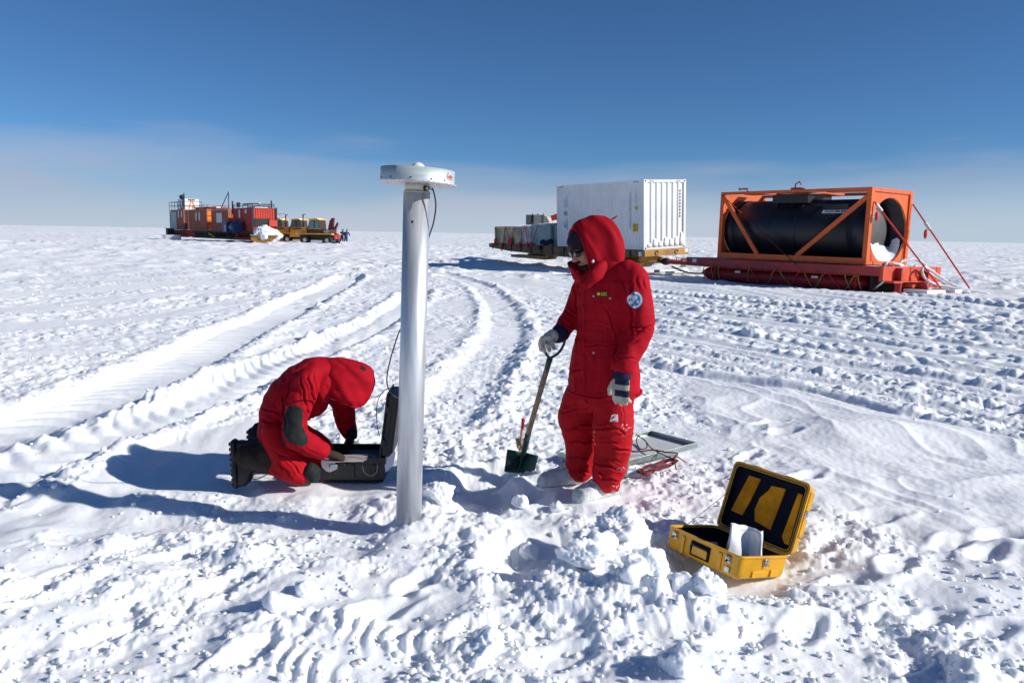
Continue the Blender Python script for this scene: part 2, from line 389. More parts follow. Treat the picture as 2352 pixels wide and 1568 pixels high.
class MB:
    def __init__(self, M=None):
        self.v = []; self.f = []; self.mi = []; self.sm = []; self.M = M or Matrix()
    def add(self, vs, fs, mi=0, smooth=False):
        b = len(self.v); M = self.M
        self.v += [tuple(M @ Vector([float(a) for a in p])) for p in vs]
        for f in fs:
            self.f.append(tuple(b+i for i in f)); self.mi.append(mi); self.sm.append(smooth)
        return self
    def box(self, x0, x1, y0, y1, z0, z1, mi=0, R3=None, piv=None):
        c = [(x, y, z) for z in (z0, z1) for y in (y0, y1) for x in (x0, x1)]
        if R3 is not None:
            pv = Vector(piv or ((x0+x1)/2, (y0+y1)/2, (z0+z1)/2)); c = [tuple(pv+R3 @ (Vector(p)-pv)) for p in c]
        return self.add(c, [(0, 2, 3, 1), (4, 5, 7, 6), (0, 1, 5, 4), (2, 6, 7, 3), (0, 4, 6, 2), (1, 3, 7, 5)], mi)
    def bar(self, p0, p1, w_, h_, up=(0, 0, 1), mi=0):
        p0 = Vector([float(a) for a in p0]); p1 = Vector([float(a) for a in p1]); t = (p1-p0).normalized(); s = t.cross(Vector(up))
        if s.length < 1e-4: s = t.cross(Vector((1, 0, 0)))
        s.normalize(); u = s.cross(t); c = []
        for p in (p0, p1):
            for a, b in ((-1, -1), (1, -1), (1, 1), (-1, 1)): c.append(tuple(p+s*a*w_/2+u*b*h_/2))
        return self.add(c, [(3, 2, 1, 0), (4, 5, 6, 7), (0, 1, 5, 4), (1, 2, 6, 5), (2, 3, 7, 6), (3, 0, 4, 7)], mi)
    def loft(self, rings, mi=0, caps=True, closed=True, smooth=True):
        n = len(rings[0]); vs = [p for r in rings for p in r]; fs = []
        for i in range(len(rings)-1):
            for j in range(n if closed else n-1):
                a = i*n+j; b = i*n+(j+1) % n; fs.append((a, b, b+n, a+n))
        self.add(vs, fs, mi, smooth)
        if caps:
            b = len(self.v)-len(vs)
            for rr, rev in ((0, True), (len(rings)-1, False)):
                idx = [b+rr*n+j for j in range(n)]
                self.f.append(tuple(idx[::-1] if rev else idx)); self.mi.append(mi); self.sm.append(False)
        return self
    def cyl(self, p0, p1, r0, r1=None, n=16, mi=0, caps=True, smooth=True):
        return self.tube([p0, p1], [r0, r0 if r1 is None else r1], n, mi, caps, smooth)
    def tube(self, pts, r, n=8, mi=0, caps=True, smooth=True):
        P = [Vector([float(a) for a in p]) for p in pts]
        if isinstance(r, (int, float)): r = [r]*len(P)
        t0 = (P[1]-P[0]).normalized(); s = t0.cross(Vector((0, 0, 1)))
        if s.length < .05: s = t0.cross(Vector((0, 1, 0)))
        s.normalize(); rings = []
        for i, p in enumerate(P):
            a = P[max(i-1, 0)]; b = P[min(i+1, len(P)-1)]; t = (b-a).normalized()
            s = (s-t*s.dot(t)).normalized(); u = t.cross(s)
            rings.append([tuple(p+s*(math.cos(q)*r[i])+u*(math.sin(q)*r[i])) for q in [k*2*math.pi/n for k in range(n)]])
        return self.loft(rings, mi, caps, True, smooth)
    def ell(self, c, rad, R3=None, nu=16, nv=10, mi=0, z0=-1., z1=1.):
        rings = []
        c = Vector([float(a) for a in c])
        for i in range(nv+1):
            zz = max(-.999, min(.999, z0+(z1-z0)*(.5-.5*math.cos(math.pi*i/nv) if z0 == -1 and z1 == 1 else i/nv))); q = math.sqrt(1-zz*zz)
            ring = []
            for k in range(nu):
                a = k*2*math.pi/nu; p = Vector((rad[0]*q*math.cos(a), rad[1]*q*math.sin(a), rad[2]*zz))
                if R3 is not None: p = R3 @ p
                ring.append(tuple(c+p))
            rings.append(ring)
        return self.loft(rings, mi)
    def prism(self, poly, ext, mi=0):
        """poly: 3-D points of one face; ext: extrusion vector"""
        n = len(poly); e = Vector(ext); P = [Vector([float(a) for a in p]) for p in poly]
        return self.add(P+[p+e for p in P], [tuple(range(n))[::-1], tuple(range(n, 2*n))]+[(i, (i+1) % n, n+(i+1) % n, n+i) for i in range(n)], mi)
    def build(self, name, mats, parent=None, bevel=0, seg=2, label=None, solid=0, sub=0):
        V = np.array(self.v, float)
        if parent is not None:
            root = parent
            while root.parent is not None: root = root.parent
            W = WM.get(root)
            if W is not None:
                Wi = np.array(W.inverted()); V = V @ Wi[:3, :3].T+Wi[:3, 3]
        me = bpy.data.meshes.new(name); me.from_pydata(V.tolist(), [], self.f)
        if not isinstance(mats, (list, tuple)): mats = [mats]
        for m in mats: me.materials.append(m)
        me.polygons.foreach_set('material_index', self.mi); me.polygons.foreach_set('use_smooth', self.sm)
        me.update()
        bm = bmesh.new(); bm.from_mesh(me); bmesh.ops.recalc_face_normals(bm, faces=bm.faces); bm.to_mesh(me); bm.free()
        o = bpy.data.objects.new(name, me); sc.collection.objects.link(o)
        if parent is not None: o.parent = parent
        if solid:
            q = o.modifiers.new('solid', 'SOLIDIFY'); q.thickness = solid; q.offset = -1
        if sub:
            q = o.modifiers.new('sub', 'SUBSURF'); q.levels = q.render_levels = sub
        if bevel:
            q = o.modifiers.new('bevel', 'BEVEL'); q.width = bevel; q.segments = seg; q.limit_method = 'ANGLE'; q.angle_limit = R(40); q.use_clamp_overlap = True
            q.harden_normals = False
        if label: o['label'] = label
        return o
def fuse(mb, voxel, smooth=4, fac=.5, disp=None, post=2):
    """union of all shells in mb as one continuous skin; disp(P, N) gives an offset along the normal"""
    me = bpy.data.meshes.new('tmp'); me.from_pydata(mb.v, [], mb.f)
    bm = bmesh.new(); bm.from_mesh(me); bmesh.ops.recalc_face_normals(bm, faces=bm.faces); bm.to_mesh(me); bm.free()
    o = bpy.data.objects.new('tmp', me); sc.collection.objects.link(o)
    q = o.modifiers.new('r', 'REMESH'); q.mode = 'VOXEL'; q.voxel_size = voxel
    q = o.modifiers.new('s', 'SMOOTH'); q.iterations = smooth; q.factor = fac
    def ev():
        m2 = bpy.data.meshes.new_from_object(o.evaluated_get(bpy.context.evaluated_depsgraph_get())); return m2
    m2 = ev()
    if disp is not None:
        n = len(m2.vertices); P = np.empty(n*3); m2.vertices.foreach_get('co', P); P = P.reshape(-1, 3)
        Nn = np.empty(n*3); m2.vertex_normals.foreach_get('vector', Nn); Nn = Nn.reshape(-1, 3)
        P = P+Nn*disp(P, Nn)[:, None]; m2.vertices.foreach_set('co', P.ravel()); m2.update()
        if post:
            o.modifiers.clear(); o.data = m2
            q = o.modifiers.new('s', 'SMOOTH'); q.iterations = post; q.factor = .4
            m2 = ev()
    r = MB(); r.v = [tuple(v.co) for v in m2.vertices]; r.f = [tuple(p.vertices) for p in m2.polygons]
    r.mi = [0]*len(r.f); r.sm = [True]*len(r.f)
    bpy.data.objects.remove(o); return r
def rpair(pl, pr, Y, b, D=(0, 1, 0), n=20, ex=2.0, Y2=None):
    """ring whose in-picture width runs from pixel pl to pixel pr at depth Y, half depth b along D"""
    a0 = Vector(A(pl[0], pl[1], Y)); a1 = Vector(A(pr[0], pr[1], Y if Y2 is None else Y2)); c = (a0+a1)/2; e = (a1-a0)/2; D = Vector(D).normalized()
    out = []
    for k in range(n):
        t = k*2*math.pi/n; ct, st = math.cos(t), math.sin(t)
        ct = math.copysign(abs(ct)**(2/ex), ct); st = math.copysign(abs(st)**(2/ex), st)
        out.append(tuple(c+e*ct+D*(b*st)))
    return out
def resample(rings, m=3):
    """smooth (catmull-rom) interpolation between rings"""
    Rg = [np.array(r) for r in rings]; Rg = [2*Rg[0]-Rg[1]]+Rg+[2*Rg[-1]-Rg[-2]]; o = []
    for i in range(1, len(Rg)-2):
        for k in range(m):
            t = k/m
            o.append(.5*(2*Rg[i]+(Rg[i+1]-Rg[i-1])*t+(2*Rg[i-1]-5*Rg[i]+4*Rg[i+1]-Rg[i+2])*t*t+(3*Rg[i]-Rg[i-1]-3*Rg[i+1]+Rg[i+2])*t**3))
    o.append(Rg[-2]); return o
def limb(mb, pts, n=16, m=3, mi=0):
    """pts: (px, py, Y, r_inplane, r_depth); rounded tube through picture points at real depths"""
    P = [Vector(A(p[0], p[1], p[2])) for p in pts]; rings = []
    for i, p in enumerate(P):
        t = (P[min(i+1, len(P)-1)]-P[max(i-1, 0)]).normalized(); d = Vector((0, 1, 0)); d = (d-t*d.dot(t)).normalized(); e = t.cross(d)
        rings.append([tuple(p+e*(pts[i][3]*math.cos(q))+d*(pts[i][4]*math.sin(q))) for q in [k*2*math.pi/n for k in range(n)]])
    Rg = resample(rings, m)
    def cap(r0, r1, s):
        c = r0.mean(0); t = (r0-r1).mean(0); t = t/max(np.linalg.norm(t), 1e-6); rad = np.linalg.norm(r0-c, axis=1).mean()
        return [c+(r0-c)*math.cos(a)+t*rad*s*math.sin(a) for a in (.5, 1.0, 1.4)]
    Rg = cap(Rg[0], Rg[1], .5)[::-1]+Rg+cap(Rg[-1], Rg[-2], .5)
    mb.loft([[tuple(q) for q in r] for r in Rg], mi); return mb
def folds(P, N_, Yb, L):
    """crease lines given as picture segments on the camera side of a garment"""
    s = Yb/P[:, 1]; X = P[:, 0]*s; Z = (P[:, 2]-EYE)*s; o = np.zeros(len(P)); face = ss(-.15, .25, -N_[:, 1])
    for (x0, y0, x1, y1, wd, dp) in L:
        a = A(x0, y0, Yb); b = A(x1, y1, Yb); ax, az, bx, bz = a[0], a[2]-EYE, b[0], b[2]-EYE
        L2 = math.hypot(bx-ax, bz-az); tx, tz = (bx-ax)/L2, (bz-az)/L2
        q = (X-ax)*tx+(Z-az)*tz; t = (Z-az)*tx-(X-ax)*tz+.004*np.sin(q*60)
        end = ss(-.02, .03, q)*ss(-.02, .03, L2-q)
        o += face*end*(-dp*np.exp(-(t/wd)**2)+.55*dp*np.exp(-((np.abs(t)-1.9*wd)/wd)**2))
    return o
def mat(name, col, rough=.6, metal=0., var=0., vs=3., bump=0., bs=40., spec=.5, col2=None, stretch=None, sheen=0., trans=0., alpha=None):
    m = bpy.data.materials.new(name); m.use_nodes = True; t = m.node_tree; b = t.nodes['Principled BSDF']
    b.inputs['Base Color'].default_value = (*col, 1); b.inputs['Roughness'].default_value = rough; b.inputs['Metallic'].default_value = metal
    b.inputs['Specular IOR Level'].default_value = spec
    if sheen: b.inputs['Sheen Weight'].default_value = sheen; b.inputs['Sheen Roughness'].default_value = .5
    if trans: b.inputs['Transmission Weight'].default_value = trans
    co = N(t, 'ShaderNodeTexCoord'); src = co.outputs['Object']
    if stretch:
        mp_ = N(t, 'ShaderNodeMapping'); mp_.inputs['Scale'].default_value = stretch; t.links.new(src, mp_.inputs[0]); src = mp_.outputs[0]
    if var:
        n = N(t, 'ShaderNodeTexNoise'); n.inputs['Scale'].default_value = vs; n.inputs['Detail'].default_value = 5; n.inputs['Roughness'].default_value = .6
        t.links.new(src, n.inputs['Vector'])
        c2 = col2 or tuple(c*(1-var) for c in col)
        c1 = col if col2 else tuple(min(1, c*(1+var*.5)) for c in col)
        r = ramp(t, n.outputs['Fac'], [(.35, (*c2, 1)), (.65, (*c1, 1))]); t.links.new(r, b.inputs['Base Color'])
        rr = math_n(t, 'ADD', math_n(t, 'MULTIPLY', n.outputs['Fac'], .25), rough-.12, True); t.links.new(rr, b.inputs['Roughness'])
    if bump:
        n = N(t, 'ShaderNodeTexNoise'); n.inputs['Scale'].default_value = bs; n.inputs['Detail'].default_value = 4
        t.links.new(src, n.inputs['Vector']); bp = N(t, 'ShaderNodeBump'); bp.inputs['Strength'].default_value = bump; bp.inputs['Distance'].default_value = .01
        t.links.new(n.outputs['Fac'], bp.inputs['Height']); t.links.new(bp.outputs[0], b.inputs['Normal'])
    return m
def text(s, size, M4, m, name='lettering', parent=None, ext=.001, bold=0., align='CENTER', shear=0., sx=1.):
    cu = bpy.data.curves.new('t', 'FONT'); cu.body = s; cu.size = size; cu.extrude = ext; cu.offset = bold; cu.align_x = align; cu.align_y = 'CENTER'; cu.shear = shear
    o = bpy.data.objects.new('t', cu); sc.collection.objects.link(o)
    me = bpy.data.meshes.new_from_object(o.evaluated_get(bpy.context.evaluated_depsgraph_get()))
    b = MB(M4 @ Matrix.Diagonal((sx, 1, 1, 1))); b.add([v.co for v in me.vertices], [tuple(p.vertices) for p in me.polygons])
    bpy.data.objects.remove(o); return b.build(name, m, parent)
def frame(o, x, z_out):
    """matrix: text plane at o, local x along x, local z (face normal) z_out"""
    x = Vector(x).normalized(); z = Vector(z_out).normalized(); y = z.cross(x).normalized(); x = y.cross(z)
    return Matrix((( x.x, y.x, z.x, o[0]), (x.y, y.y, z.y, o[1]), (x.z, y.z, z.z, o[2]), (0, 0, 0, 1)))
def snow_lump(mb, c, r, seed, flat=.6, ang=.35, nsub=3):
    rs = np.random.RandomState(seed); bm = bmesh.new(); bmesh.ops.create_icosphere(bm, subdivisions=nsub, radius=1)
    pl = [(Vector(rs.normal(size=3)).normalized(), .55+.35*rs.rand()) for _ in range(7)]
    for v in bm.verts:
        p = v.co.copy(); k = 1.
        for nrm, d in pl:
            q = p.dot(nrm)
            if q > d: k = min(k, d/q)
        k *= 1+.05*math.sin(p.x*7+seed)*math.sin(p.y*6+1)*math.sin(p.z*8+seed*.7)
        v.co = p*k
    Rm = Euler((rs.rand()*ang, rs.rand()*ang, rs.rand()*6.28)).to_matrix(); s = (.8+.4*rs.rand(), .7+.4*rs.rand(), flat)
    mb.add([Vector(c)+Rm @ Vector((v.co.x*s[0]*r, v.co.y*s[1]*r, v.co.z*s[2]*r)) for v in bm.verts], [tuple(v.index for v in f.verts) for f in bm.faces], 0, True)
    bm.free()
# ------------------------------------------------------------------ materials
M = {}
M['red'] = mat('red_fabric', (.37, .004, .014), .8, var=.14, vs=6, bump=.15, bs=220, spec=.12)
M['red2'] = mat('red_fabric_trousers', (.42, .004, .010), .72, var=.14, vs=6, bump=.12, bs=200, spec=.16)
M['black_fab'] = mat('black_fabric', (.012, .013, .018), .8, var=.3, vs=9, bump=.2, bs=200, spec=.2)
M['patch'] = mat('dark_patch_fabric', (.018, .022, .022), .75, var=.3, vs=12, bump=.2, bs=200, spec=.2)
M['brown'] = mat('brown_canvas', (.045, .032, .024), .85, var=.4, vs=10, bump=.3, bs=150, spec=.15)
M['navy'] = mat('navy_fabric', (.012, .016, .045), .8, bump=.2, bs=200, spec=.2)
M['leather'] = mat('pale_leather', (.46, .44, .38), .8, var=.25, vs=14, bump=.25, bs=160, spec=.2)
M['skin'] = mat('skin', (.48, .25, .18), .5, var=.12, vs=18, spec=.35)
M['beard'] = mat('beard_hair', (.05, .032, .024), .9, var=.4, vs=60, bump=.8, bs=160, spec=.1)
M['canvas'] = mat('white_canvas', (.58, .61, .60), .8, var=.18, vs=14, bump=.3, bs=120, spec=.2)
M['rubber'] = mat('black_rubber', (.012, .012, .013), .6, var=.3, vs=15, bump=.3, bs=90)
M['glass_dark'] = mat('dark_lens', (.01, .012, .012), .08, spec=.8)
M['alu'] = mat('brushed_aluminium', (.60, .625, .65), .44, .6, var=.14, vs=5, stretch=(6, 6, .5), bump=.04, bs=60)
M['ring'] = mat('ring_metal', (.52, .60, .59), .45, .35, var=.08, vs=4, stretch=(1, 1, 14))
M['beige'] = mat('beige_metal', (.50, .49, .42), .5, .2, var=.1)
M['plas_w'] = mat('white_plastic', (.72, .72, .70), .45)
M['cable'] = mat('black_cable', (.012, .012, .016), .45)
M['steel'] = mat('worn_steel', (.42, .42, .40), .38, .9, var=.3, vs=25)
M['green'] = mat('green_paint_worn', (.012, .075, .058), .45, var=.6, vs=16, col2=(.008, .02, .018))
M['wood'] = mat('ash_wood', (.30, .20, .12), .6, var=.4, vs=8, stretch=(8, 8, .8), bump=.15, bs=40)
M['wood_red'] = mat('orange_wood', (.55, .22, .10), .55, var=.3, vs=8, stretch=(6, 6, .8))
M['crimson'] = mat('crimson_paint', (.42, .01, .04), .5, var=.3, vs=40)
M['case_b'] = mat('black_case_plastic', (.012, .015, .016), .45, var=.3, vs=14, bump=.1, bs=60)
M['case_y'] = mat('yellow_case_plastic', (.64, .32, .006), .42, var=.14, vs=7, bump=.1, bs=90)
M['foam'] = mat('dark_foam', (.012, .014, .024), .95, bump=.3, bs=90, spec=.1)
M['foam_y'] = mat('amber_fabric', (.72, .28, .006), .7, var=.3, vs=9, bump=.3, bs=60, spec=.2)
M['silver'] = mat('silver_bag_film', (.74, .76, .80), .45, .1, var=.08, vs=7, bump=.4, bs=16)
M['paper'] = mat('paper', (.72, .72, .76), .8, var=.08, vs=12)
M['paper2'] = mat('paper_brown', (.36, .32, .32), .8, var=.3, vs=9)
M['grey_al'] = mat('grey_anodised_frame', (.36, .42, .40), .38, .7, var=.15, vs=8)
M['panel'] = mat('pale_backsheet', (.66, .67, .66), .5, var=.06)
M['rope'] = mat('red_rope', (.28, .02, .03), .8, var=.5, vs=60, col2=(.10, .02, .03))
M['rope_w'] = mat('white_frozen_rope', (.66, .68, .70), .85, var=.25, vs=30, bump=.6, bs=50)
M['strap'] = mat('orange_red_strap', (.62, .035, .03), .7, var=.2, vs=10)
M['strap_y'] = mat('yellow_green_rope', (.36, .30, .06), .8, var=.3, vs=12)
M['snowb'] = mat('packed_snow', (.84, .865, .90), .6, var=.04, vs=5, bump=.25, bs=60, spec=.2)
M['ochre'] = mat('ochre_paint', (.42, .20, .03), .5, var=.35, vs=1.6, bump=.05)
M['ochre_d'] = mat('weathered_ochre', (.20, .12, .045), .7, var=.5, vs=1.4, bump=.2, bs=10)
M['cont_w'] = mat('white_container_paint', (.72, .74, .74), .5, var=.06, vs=1.2)
M['tank_or'] = mat('orange_frame_paint', (.68, .108, .008), .5, var=.16, vs=1.5)
M['tank'] = mat('black_tank_shell', (.006, .008, .014), .42, var=.3, vs=1.2, spec=.4)
M['tank2'] = mat('dark_grey_tank_end', (.06, .065, .062), .5, var=.2, vs=2)
M['sled_r'] = mat('red_sled_paint', (.40, .022, .022), .5, var=.3, vs=1.5)
M['sled_ro'] = mat('orange_red_sled_paint', (.62, .07, .02), .5, var=.2, vs=1.5)
M['tarp_r'] = mat('red_tarpaulin', (.36, .012, .016), .6, var=.3, vs=2, bump=.3, bs=6)
M['dark'] = mat('dark_metal', (.02, .02, .022), .6, .3, var=.3, vs=4)
M['blk'] = mat('black_print', (.01, .01, .01), .6)
M['lab_w'] = mat('white_label', (.75, .76, .78), .6)
M['lab_y'] = mat('yellow_label', (.72, .45, .02), .6)
M['lab_r'] = mat('red_print', (.62, .05, .03), .6)
M['lab_b'] = mat('blue_print', (.06, .22, .42), .6)
M['yprint'] = mat('yellow_print', (.65, .62, .03), .6)
M['mott'] = mat('frosted_plate', (.66, .64, .62), .5, .2, var=.5, vs=70, bump=.4, bs=70)
# ------------------------------------------------------------------ antenna mast
PBX, PBY = G(938, 1206)
YP = PBY+.02
def mast():
    top = A(957.5, 441, YP); bot = A(937, 1250, YP)
    d = Vector(top-bot).normalized(); r = .0717
    t = thing('antenna_mast', 'thick pale aluminium tube standing upright in the snow between two people', 'mast', (float(bot[0]), float(bot[1]), 0.))
    m = MB(); m.tube([bot, top], r, 64); m.build('mast_tube', M['alu'], t)
    m = MB(); q = Vector(top)-d*.16+Vector((-.012, -r, 0)); m.cyl(q+Vector((0, .006, 0)), q-Vector((0, .006, 0)), .007, n=10); m.build('screw', M['dark'], t)
    m = MB(); m.tube([top-np.array(d)*.004, top+np.array(d)*.002], r+.002, 48); m.build('top_rim', M['beige'], t)
    # antenna
    c = Vector(top)
    a = thing('ring_antenna', 'round flat metal antenna with white dome on top of the tall tube', 'antenna', tuple(c))
    m = MB(); m.cyl(c+d*.003, c+d*.050, .0656, n=48); m.build('neck', M['beige'], a)
    # housing
    tilt = Matrix.Rotation(R(2.6), 3, 'Y') @ Matrix.Rotation(R(-1.5), 3, 'X')
    D = tilt @ Vector((0, 0, 1)); b0 = c+D*.044; m = MB(Matrix.Translation(b0) @ tilt.to_4x4())
    n = 96; rr = .199; h = .074
    prof = [(rr, 0), (rr, h), (rr-.004, h), (rr-.004, h-.02), (.16, h-.02), (.16, h-.002), (.157, h-.002), (.157, h-.03), (.12, h-.03), (.12, h-.002), (.117, h-.002), (.117, h-.03), (.06, h-.03)]
    rings = [[(x*math.cos(k*2*math.pi/n), x*math.sin(k*2*math.pi/n), z) for k in range(n)] for x, z in prof]
    m.loft(rings, caps=False, smooth=False)
    for i in range(len(m.sm)): m.sm[i] = i < n
    hs = m.build('ring_housing', M['ring'], a)
    m = MB(Matrix.Translation(b0) @ tilt.to_4x4())
    m.loft([[(x*math.cos(k*2*math.pi/n), x*math.sin(k*2*math.pi/n), z) for k in range(n)] for x, z in ((.02, -.001), (.211, -.001), (.211, .003), (.02, .003))], smooth=False)
    m.build('base_plate', M['mott'], a)
    m = MB(Matrix.Translation(b0+D*(h-.034)) @ tilt.to_4x4()); m.ell((0, 0, 0), (.052, .052, .074), nu=40, nv=14); m.build('dome', M['plas_w'], a)
    T = Matrix.Translation(b0) @ tilt.to_4x4()
    for ang in (-155, -127, -93, -62, -38):
        q = math.radians(ang); e = Vector((math.cos(q), math.sin(q), 0)); m = MB(T); p = e*(rr-.001)+Vector((0, 0, .016)); m.cyl(p, p+e*.003, .0042, n=10); m.build('screw', M['dark'], a)
    # lettering bent on the ring: placed letter by letter
    q0 = -31.; 
    for i, (ch, wd) in enumerate((('L', 3.4), ('e', 2.7), ('i', 1.7), ('c', 2.6), ('a', 2.7))):
        q = math.radians(q0); e = Vector((math.cos(q), math.sin(q), 0)); tx = Vector((-math.sin(q), math.cos(q), 0))
        L = T @ frame(e*(rr+.0006)+Vector((0, 0, .040 if i else .044)), tx+Vector((0, 0, -.05)), e)
        text(ch, .034 if i == 0 else .025, L, M['lab_r'], 'red_lettering', a, bold=.0012, shear=.2); q0 += wd+.3
    m = MB(T)
    for k in range(6):
        q1, q2 = math.radians(-32+k*2.2), math.radians(-32+(k+1)*2.2); zz = .024
        m.add([(math.cos(q1)*(rr+.001), math.sin(q1)*(rr+.001), zz+.003*(k == 0)), (math.cos(q2)*(rr+.001), math.sin(q2)*(rr+.001), zz-.0), (math.cos(q2)*(rr+.001), math.sin(q2)*(rr+.001), zz+.003), (math.cos(q1)*(rr+.001), math.sin(q1)*(rr+.001), zz+.003+.003*(k == 0))], [(0, 1, 2, 3)])
    m.build('red_underline', M['lab_r'], a)
    q = math.radians(-158); e = Vector((math.cos(q), math.sin(q), 0)); tx = Vector((-math.sin(q), math.cos(q), 0))
    L = T @ frame(e*(rr+.0008)+Vector((0, 0, .045)), tx, e); m = MB(L); m.box(-.018, .018, -.009, .009, -.001, .0004); m.build('label', M['beige'], a)
    # connector
    q = math.radians(-42); e = Vector((math.cos(q), math.sin(q), -.05)); p = c+D*.022+e*.062
    m = MB(); m.cyl(p, p+e*.012, .014, n=20); m.build('socket', M['dark'], a)
    m = MB(); m.cyl(p+e*.010, p+e*.036, .0105, n=16); m.cyl(p+e*.040, p+e*.058, .0095, n=16); m.cyl(p+e*.035, p+e*.041, .007, n=12); m.build('connector', M['steel'], a)
    # cable: hangs from the connector, passes behind the tube, down to the black case
    e0 = p+e*.058
    pts = [e0-e*.01, e0+Vector((.006, 0, -.01)), Vector(A(1001, 470, YP-.06)), Vector(A(996, 510, YP-.03)), Vector(A(985, 545, YP+.03)), Vector(A(965, 620, YP+.12)), Vector(A(935, 720, YP+.16)),
           Vector(A(912, 775, YP+.22)), Vector(A(893, 840, YP+.42)), Vector(A(889, 880, YP+.55)), Vector(A(900, 905, YP+.6)), Vector(A(925, 930, YP+.62)), Vector(A(930, 1010, YP+.6))]
    cp = catmull([tuple(q) for q in pts], 8)
    m = MB(); m.tube([tuple(q) for q in cp], .0042, 8)
    tag(m.build('antenna_cable', M['cable']), 'thin black cable looping from the round antenna down behind the tube', 'cable')
mast()
# ------------------------------------------------------------------ yellow case
def yellow_case():
    X, Y, Z, yaw, rl, pt, H, L, W = 1.103, 3.653, .012, .586, .196, .004, .12, .49, .374
    T = Matrix.Translation((X, Y, Z)) @ Matrix.Rotation(yaw, 4, 'Z') @ Matrix.Rotation(rl, 4, 'Y') @ Matrix.Rotation(pt, 4, 'X')
    t = thing('yellow_case', 'open yellow plastic equipment case lying on trampled snow', 'case', mat=T)
    def rrect(x0, x1, y0, y1, r, z, n=5):
        o = []
        for cx, cy, a0 in ((x1-r, y1-r, 0), (x0+r, y1-r, 90), (x0+r, y0+r, 180), (x1-r, y0+r, 270)):
            for k in range(n): a = math.radians(a0+90*k/(n-1)); o.append((cx+r*math.cos(a), cy+r*math.sin(a), z))
        return o
    m = MB(T); w_ = .008
    m.loft([rrect(.02, W-.02, .02, L-.02, .02, 0), rrect(.006, W-.006, .006, L-.006, .032, .008), rrect(0, W, 0, L, .035, .03), rrect(0, W, 0, L, .03, H-.014),
            rrect(-.005, W+.005, -.005, L+.005, .033, H-.012), rrect(-.005, W+.005, -.005, L+.005, .033, H), rrect(w_, W-w_, w_, L-w_, .025, H), rrect(w_+.004, W-w_-.004, w_+.004, L-w_-.004, .025, .02)], smooth=True)
    base = m.build('base', M['case_y'], t, bevel=.0015)
    m = MB(T); m.loft([rrect(w_+.001, W-w_-.001, w_+.001, L-w_-.001, .024, H-.012), rrect(w_+.001, W-w_-.001, w_+.001, L-w_-.001, .024, .016), rrect(w_+.012, W-w_-.012, w_+.012, L-w_-.012, .02, .02), rrect(w_+.012, W-w_-.012, w_+.012, L-w_-.012, .02, H-.014)], caps=False)
    m.box(w_+.012, W-w_-.012, w_+.012, L-w_-.012, .018, .028); m.build('foam_lining', M['foam'], t)
    # moulded ribs: long side x=0 (faces camera left), end y=0
    for q in ((-.008, .002, .108, .132, .01, H-.02), (-.008, .002, .358, .382, .01, H-.02), (.10, .20, -.007, .002, .012, .045), (.24, .30, -.007, .002, .012, .05)):
        m = MB(T); m.box(*q); m.build('moulded_rib', M['case_y'], t, bevel=.004)
    # handle on the long side
    m = MB(T); m.box(-.0055, .002, .185, .315, .022, .098); m.build('handle_recess', M['foam'], t, bevel=.004)
    m = MB(T); m.box(-.0085, -.004, .200, .300, .032, .076); m.build('handle_plate', M['case_y'], t, bevel=.002)
    m = MB(T); m.tube([(-.004, .192, .05), (-.014, .196, .080), (-.014, .304, .080), (-.004, .308, .05)], .006, 8); m.build('handle', M['rubber'], t)
    def latch(M4):
        l = MB(M4); l.box(-.018, .018, -.002, .003, -.030, .004); l.box(-.013, .013, -.008, -.001, -.022, -.002)
        l.cyl((-.015, -.006, .004), (.015, -.006, .004), .004, n=8); l.bar((0, -.006, -.012), (.004, -.022, -.024), .012, .003)
        return l.build('latch', M['steel'], t, bevel=.0008)
    for y in (.07, .43):
        latch(T @ Matrix.Translation((-.003, y, H-.024)) @ Matrix.Rotation(-math.pi/2, 4, 'Z') @ Matrix.Scale(1, 4))
    latch(T @ Matrix.Translation((.19, -.003, H-.020)))
    m = MB(T); m.box(-.011, -.006, .05, .078, .02, .048); m.build('corner_plate', M['steel'], t, bevel=.001)
    for a, b in (((.455, .085), (.468, .060)), ((.470, .092), (.462, .055)), ((.478, .050), (.470, .030)), ((.458, .048), (.465, .028)), ((.08, .04), (.083, .02))):
        m = MB(T); m.bar((-.0058, a[0], a[1]), (-.0058, b[0], b[1]), .001, .006, (1, 0, 0)); m.build('white_scuff', M['lab_w'], t)
    # lid: hinged on x=W, opening leans back away from the camera left
    corners = dict(BL=(1650, 1206), TL=(1690, 1062), TR=(1857, 1113), BR=(1807, 1276))
    hl = T @ Vector((W+.004, L-.0, H)); hr = T @ Vector((W+.004, .0, H))
    y_ax = (hl-hr).normalized()                                # along hinge
    # opening direction chosen so the free edge meets the photographed corner heights
    def proj(P):
        h, Yq, Zq = P[0], P[1], P[2]-EYE; cp, sp = math.cos(PITCH), math.sin(PITCH); dep = Yq*cp-Zq*sp; q = (Yq*sp+Zq*cp)/dep; h = h/dep
        c, s = math.cos(ROLL), math.sin(ROLL); return 1176+(h*c+q*s)*FPX, 784-(-h*s+q*c)*FPX
    best = None
    xl = (T.to_3x3() @ Vector((1, 0, 0))).normalized()
    for ang in range(50, 150, 1):
        a = math.radians(ang); u = Matrix.Rotation(-a, 3, y_ax) @ (-xl)
        u2 = Matrix.Rotation(a, 3, y_ax) @ (-xl)
        for uu in (u, u2):
            if uu.z < 0: continue
            e = 0
            for P, q in ((hl+uu*W, (1690, 1062)), (hr+uu*W, (1860, 1116))):
                r_ = proj(P); e += (r_[0]-q[0])**2+(r_[1]-q[1])**2
            if best is None or e < best[0]: best = (e, uu, ang)
    u = best[1]; nz = y_ax.cross(u).normalized()                # lid inner face normal
    if nz.x > 0: nz = -nz
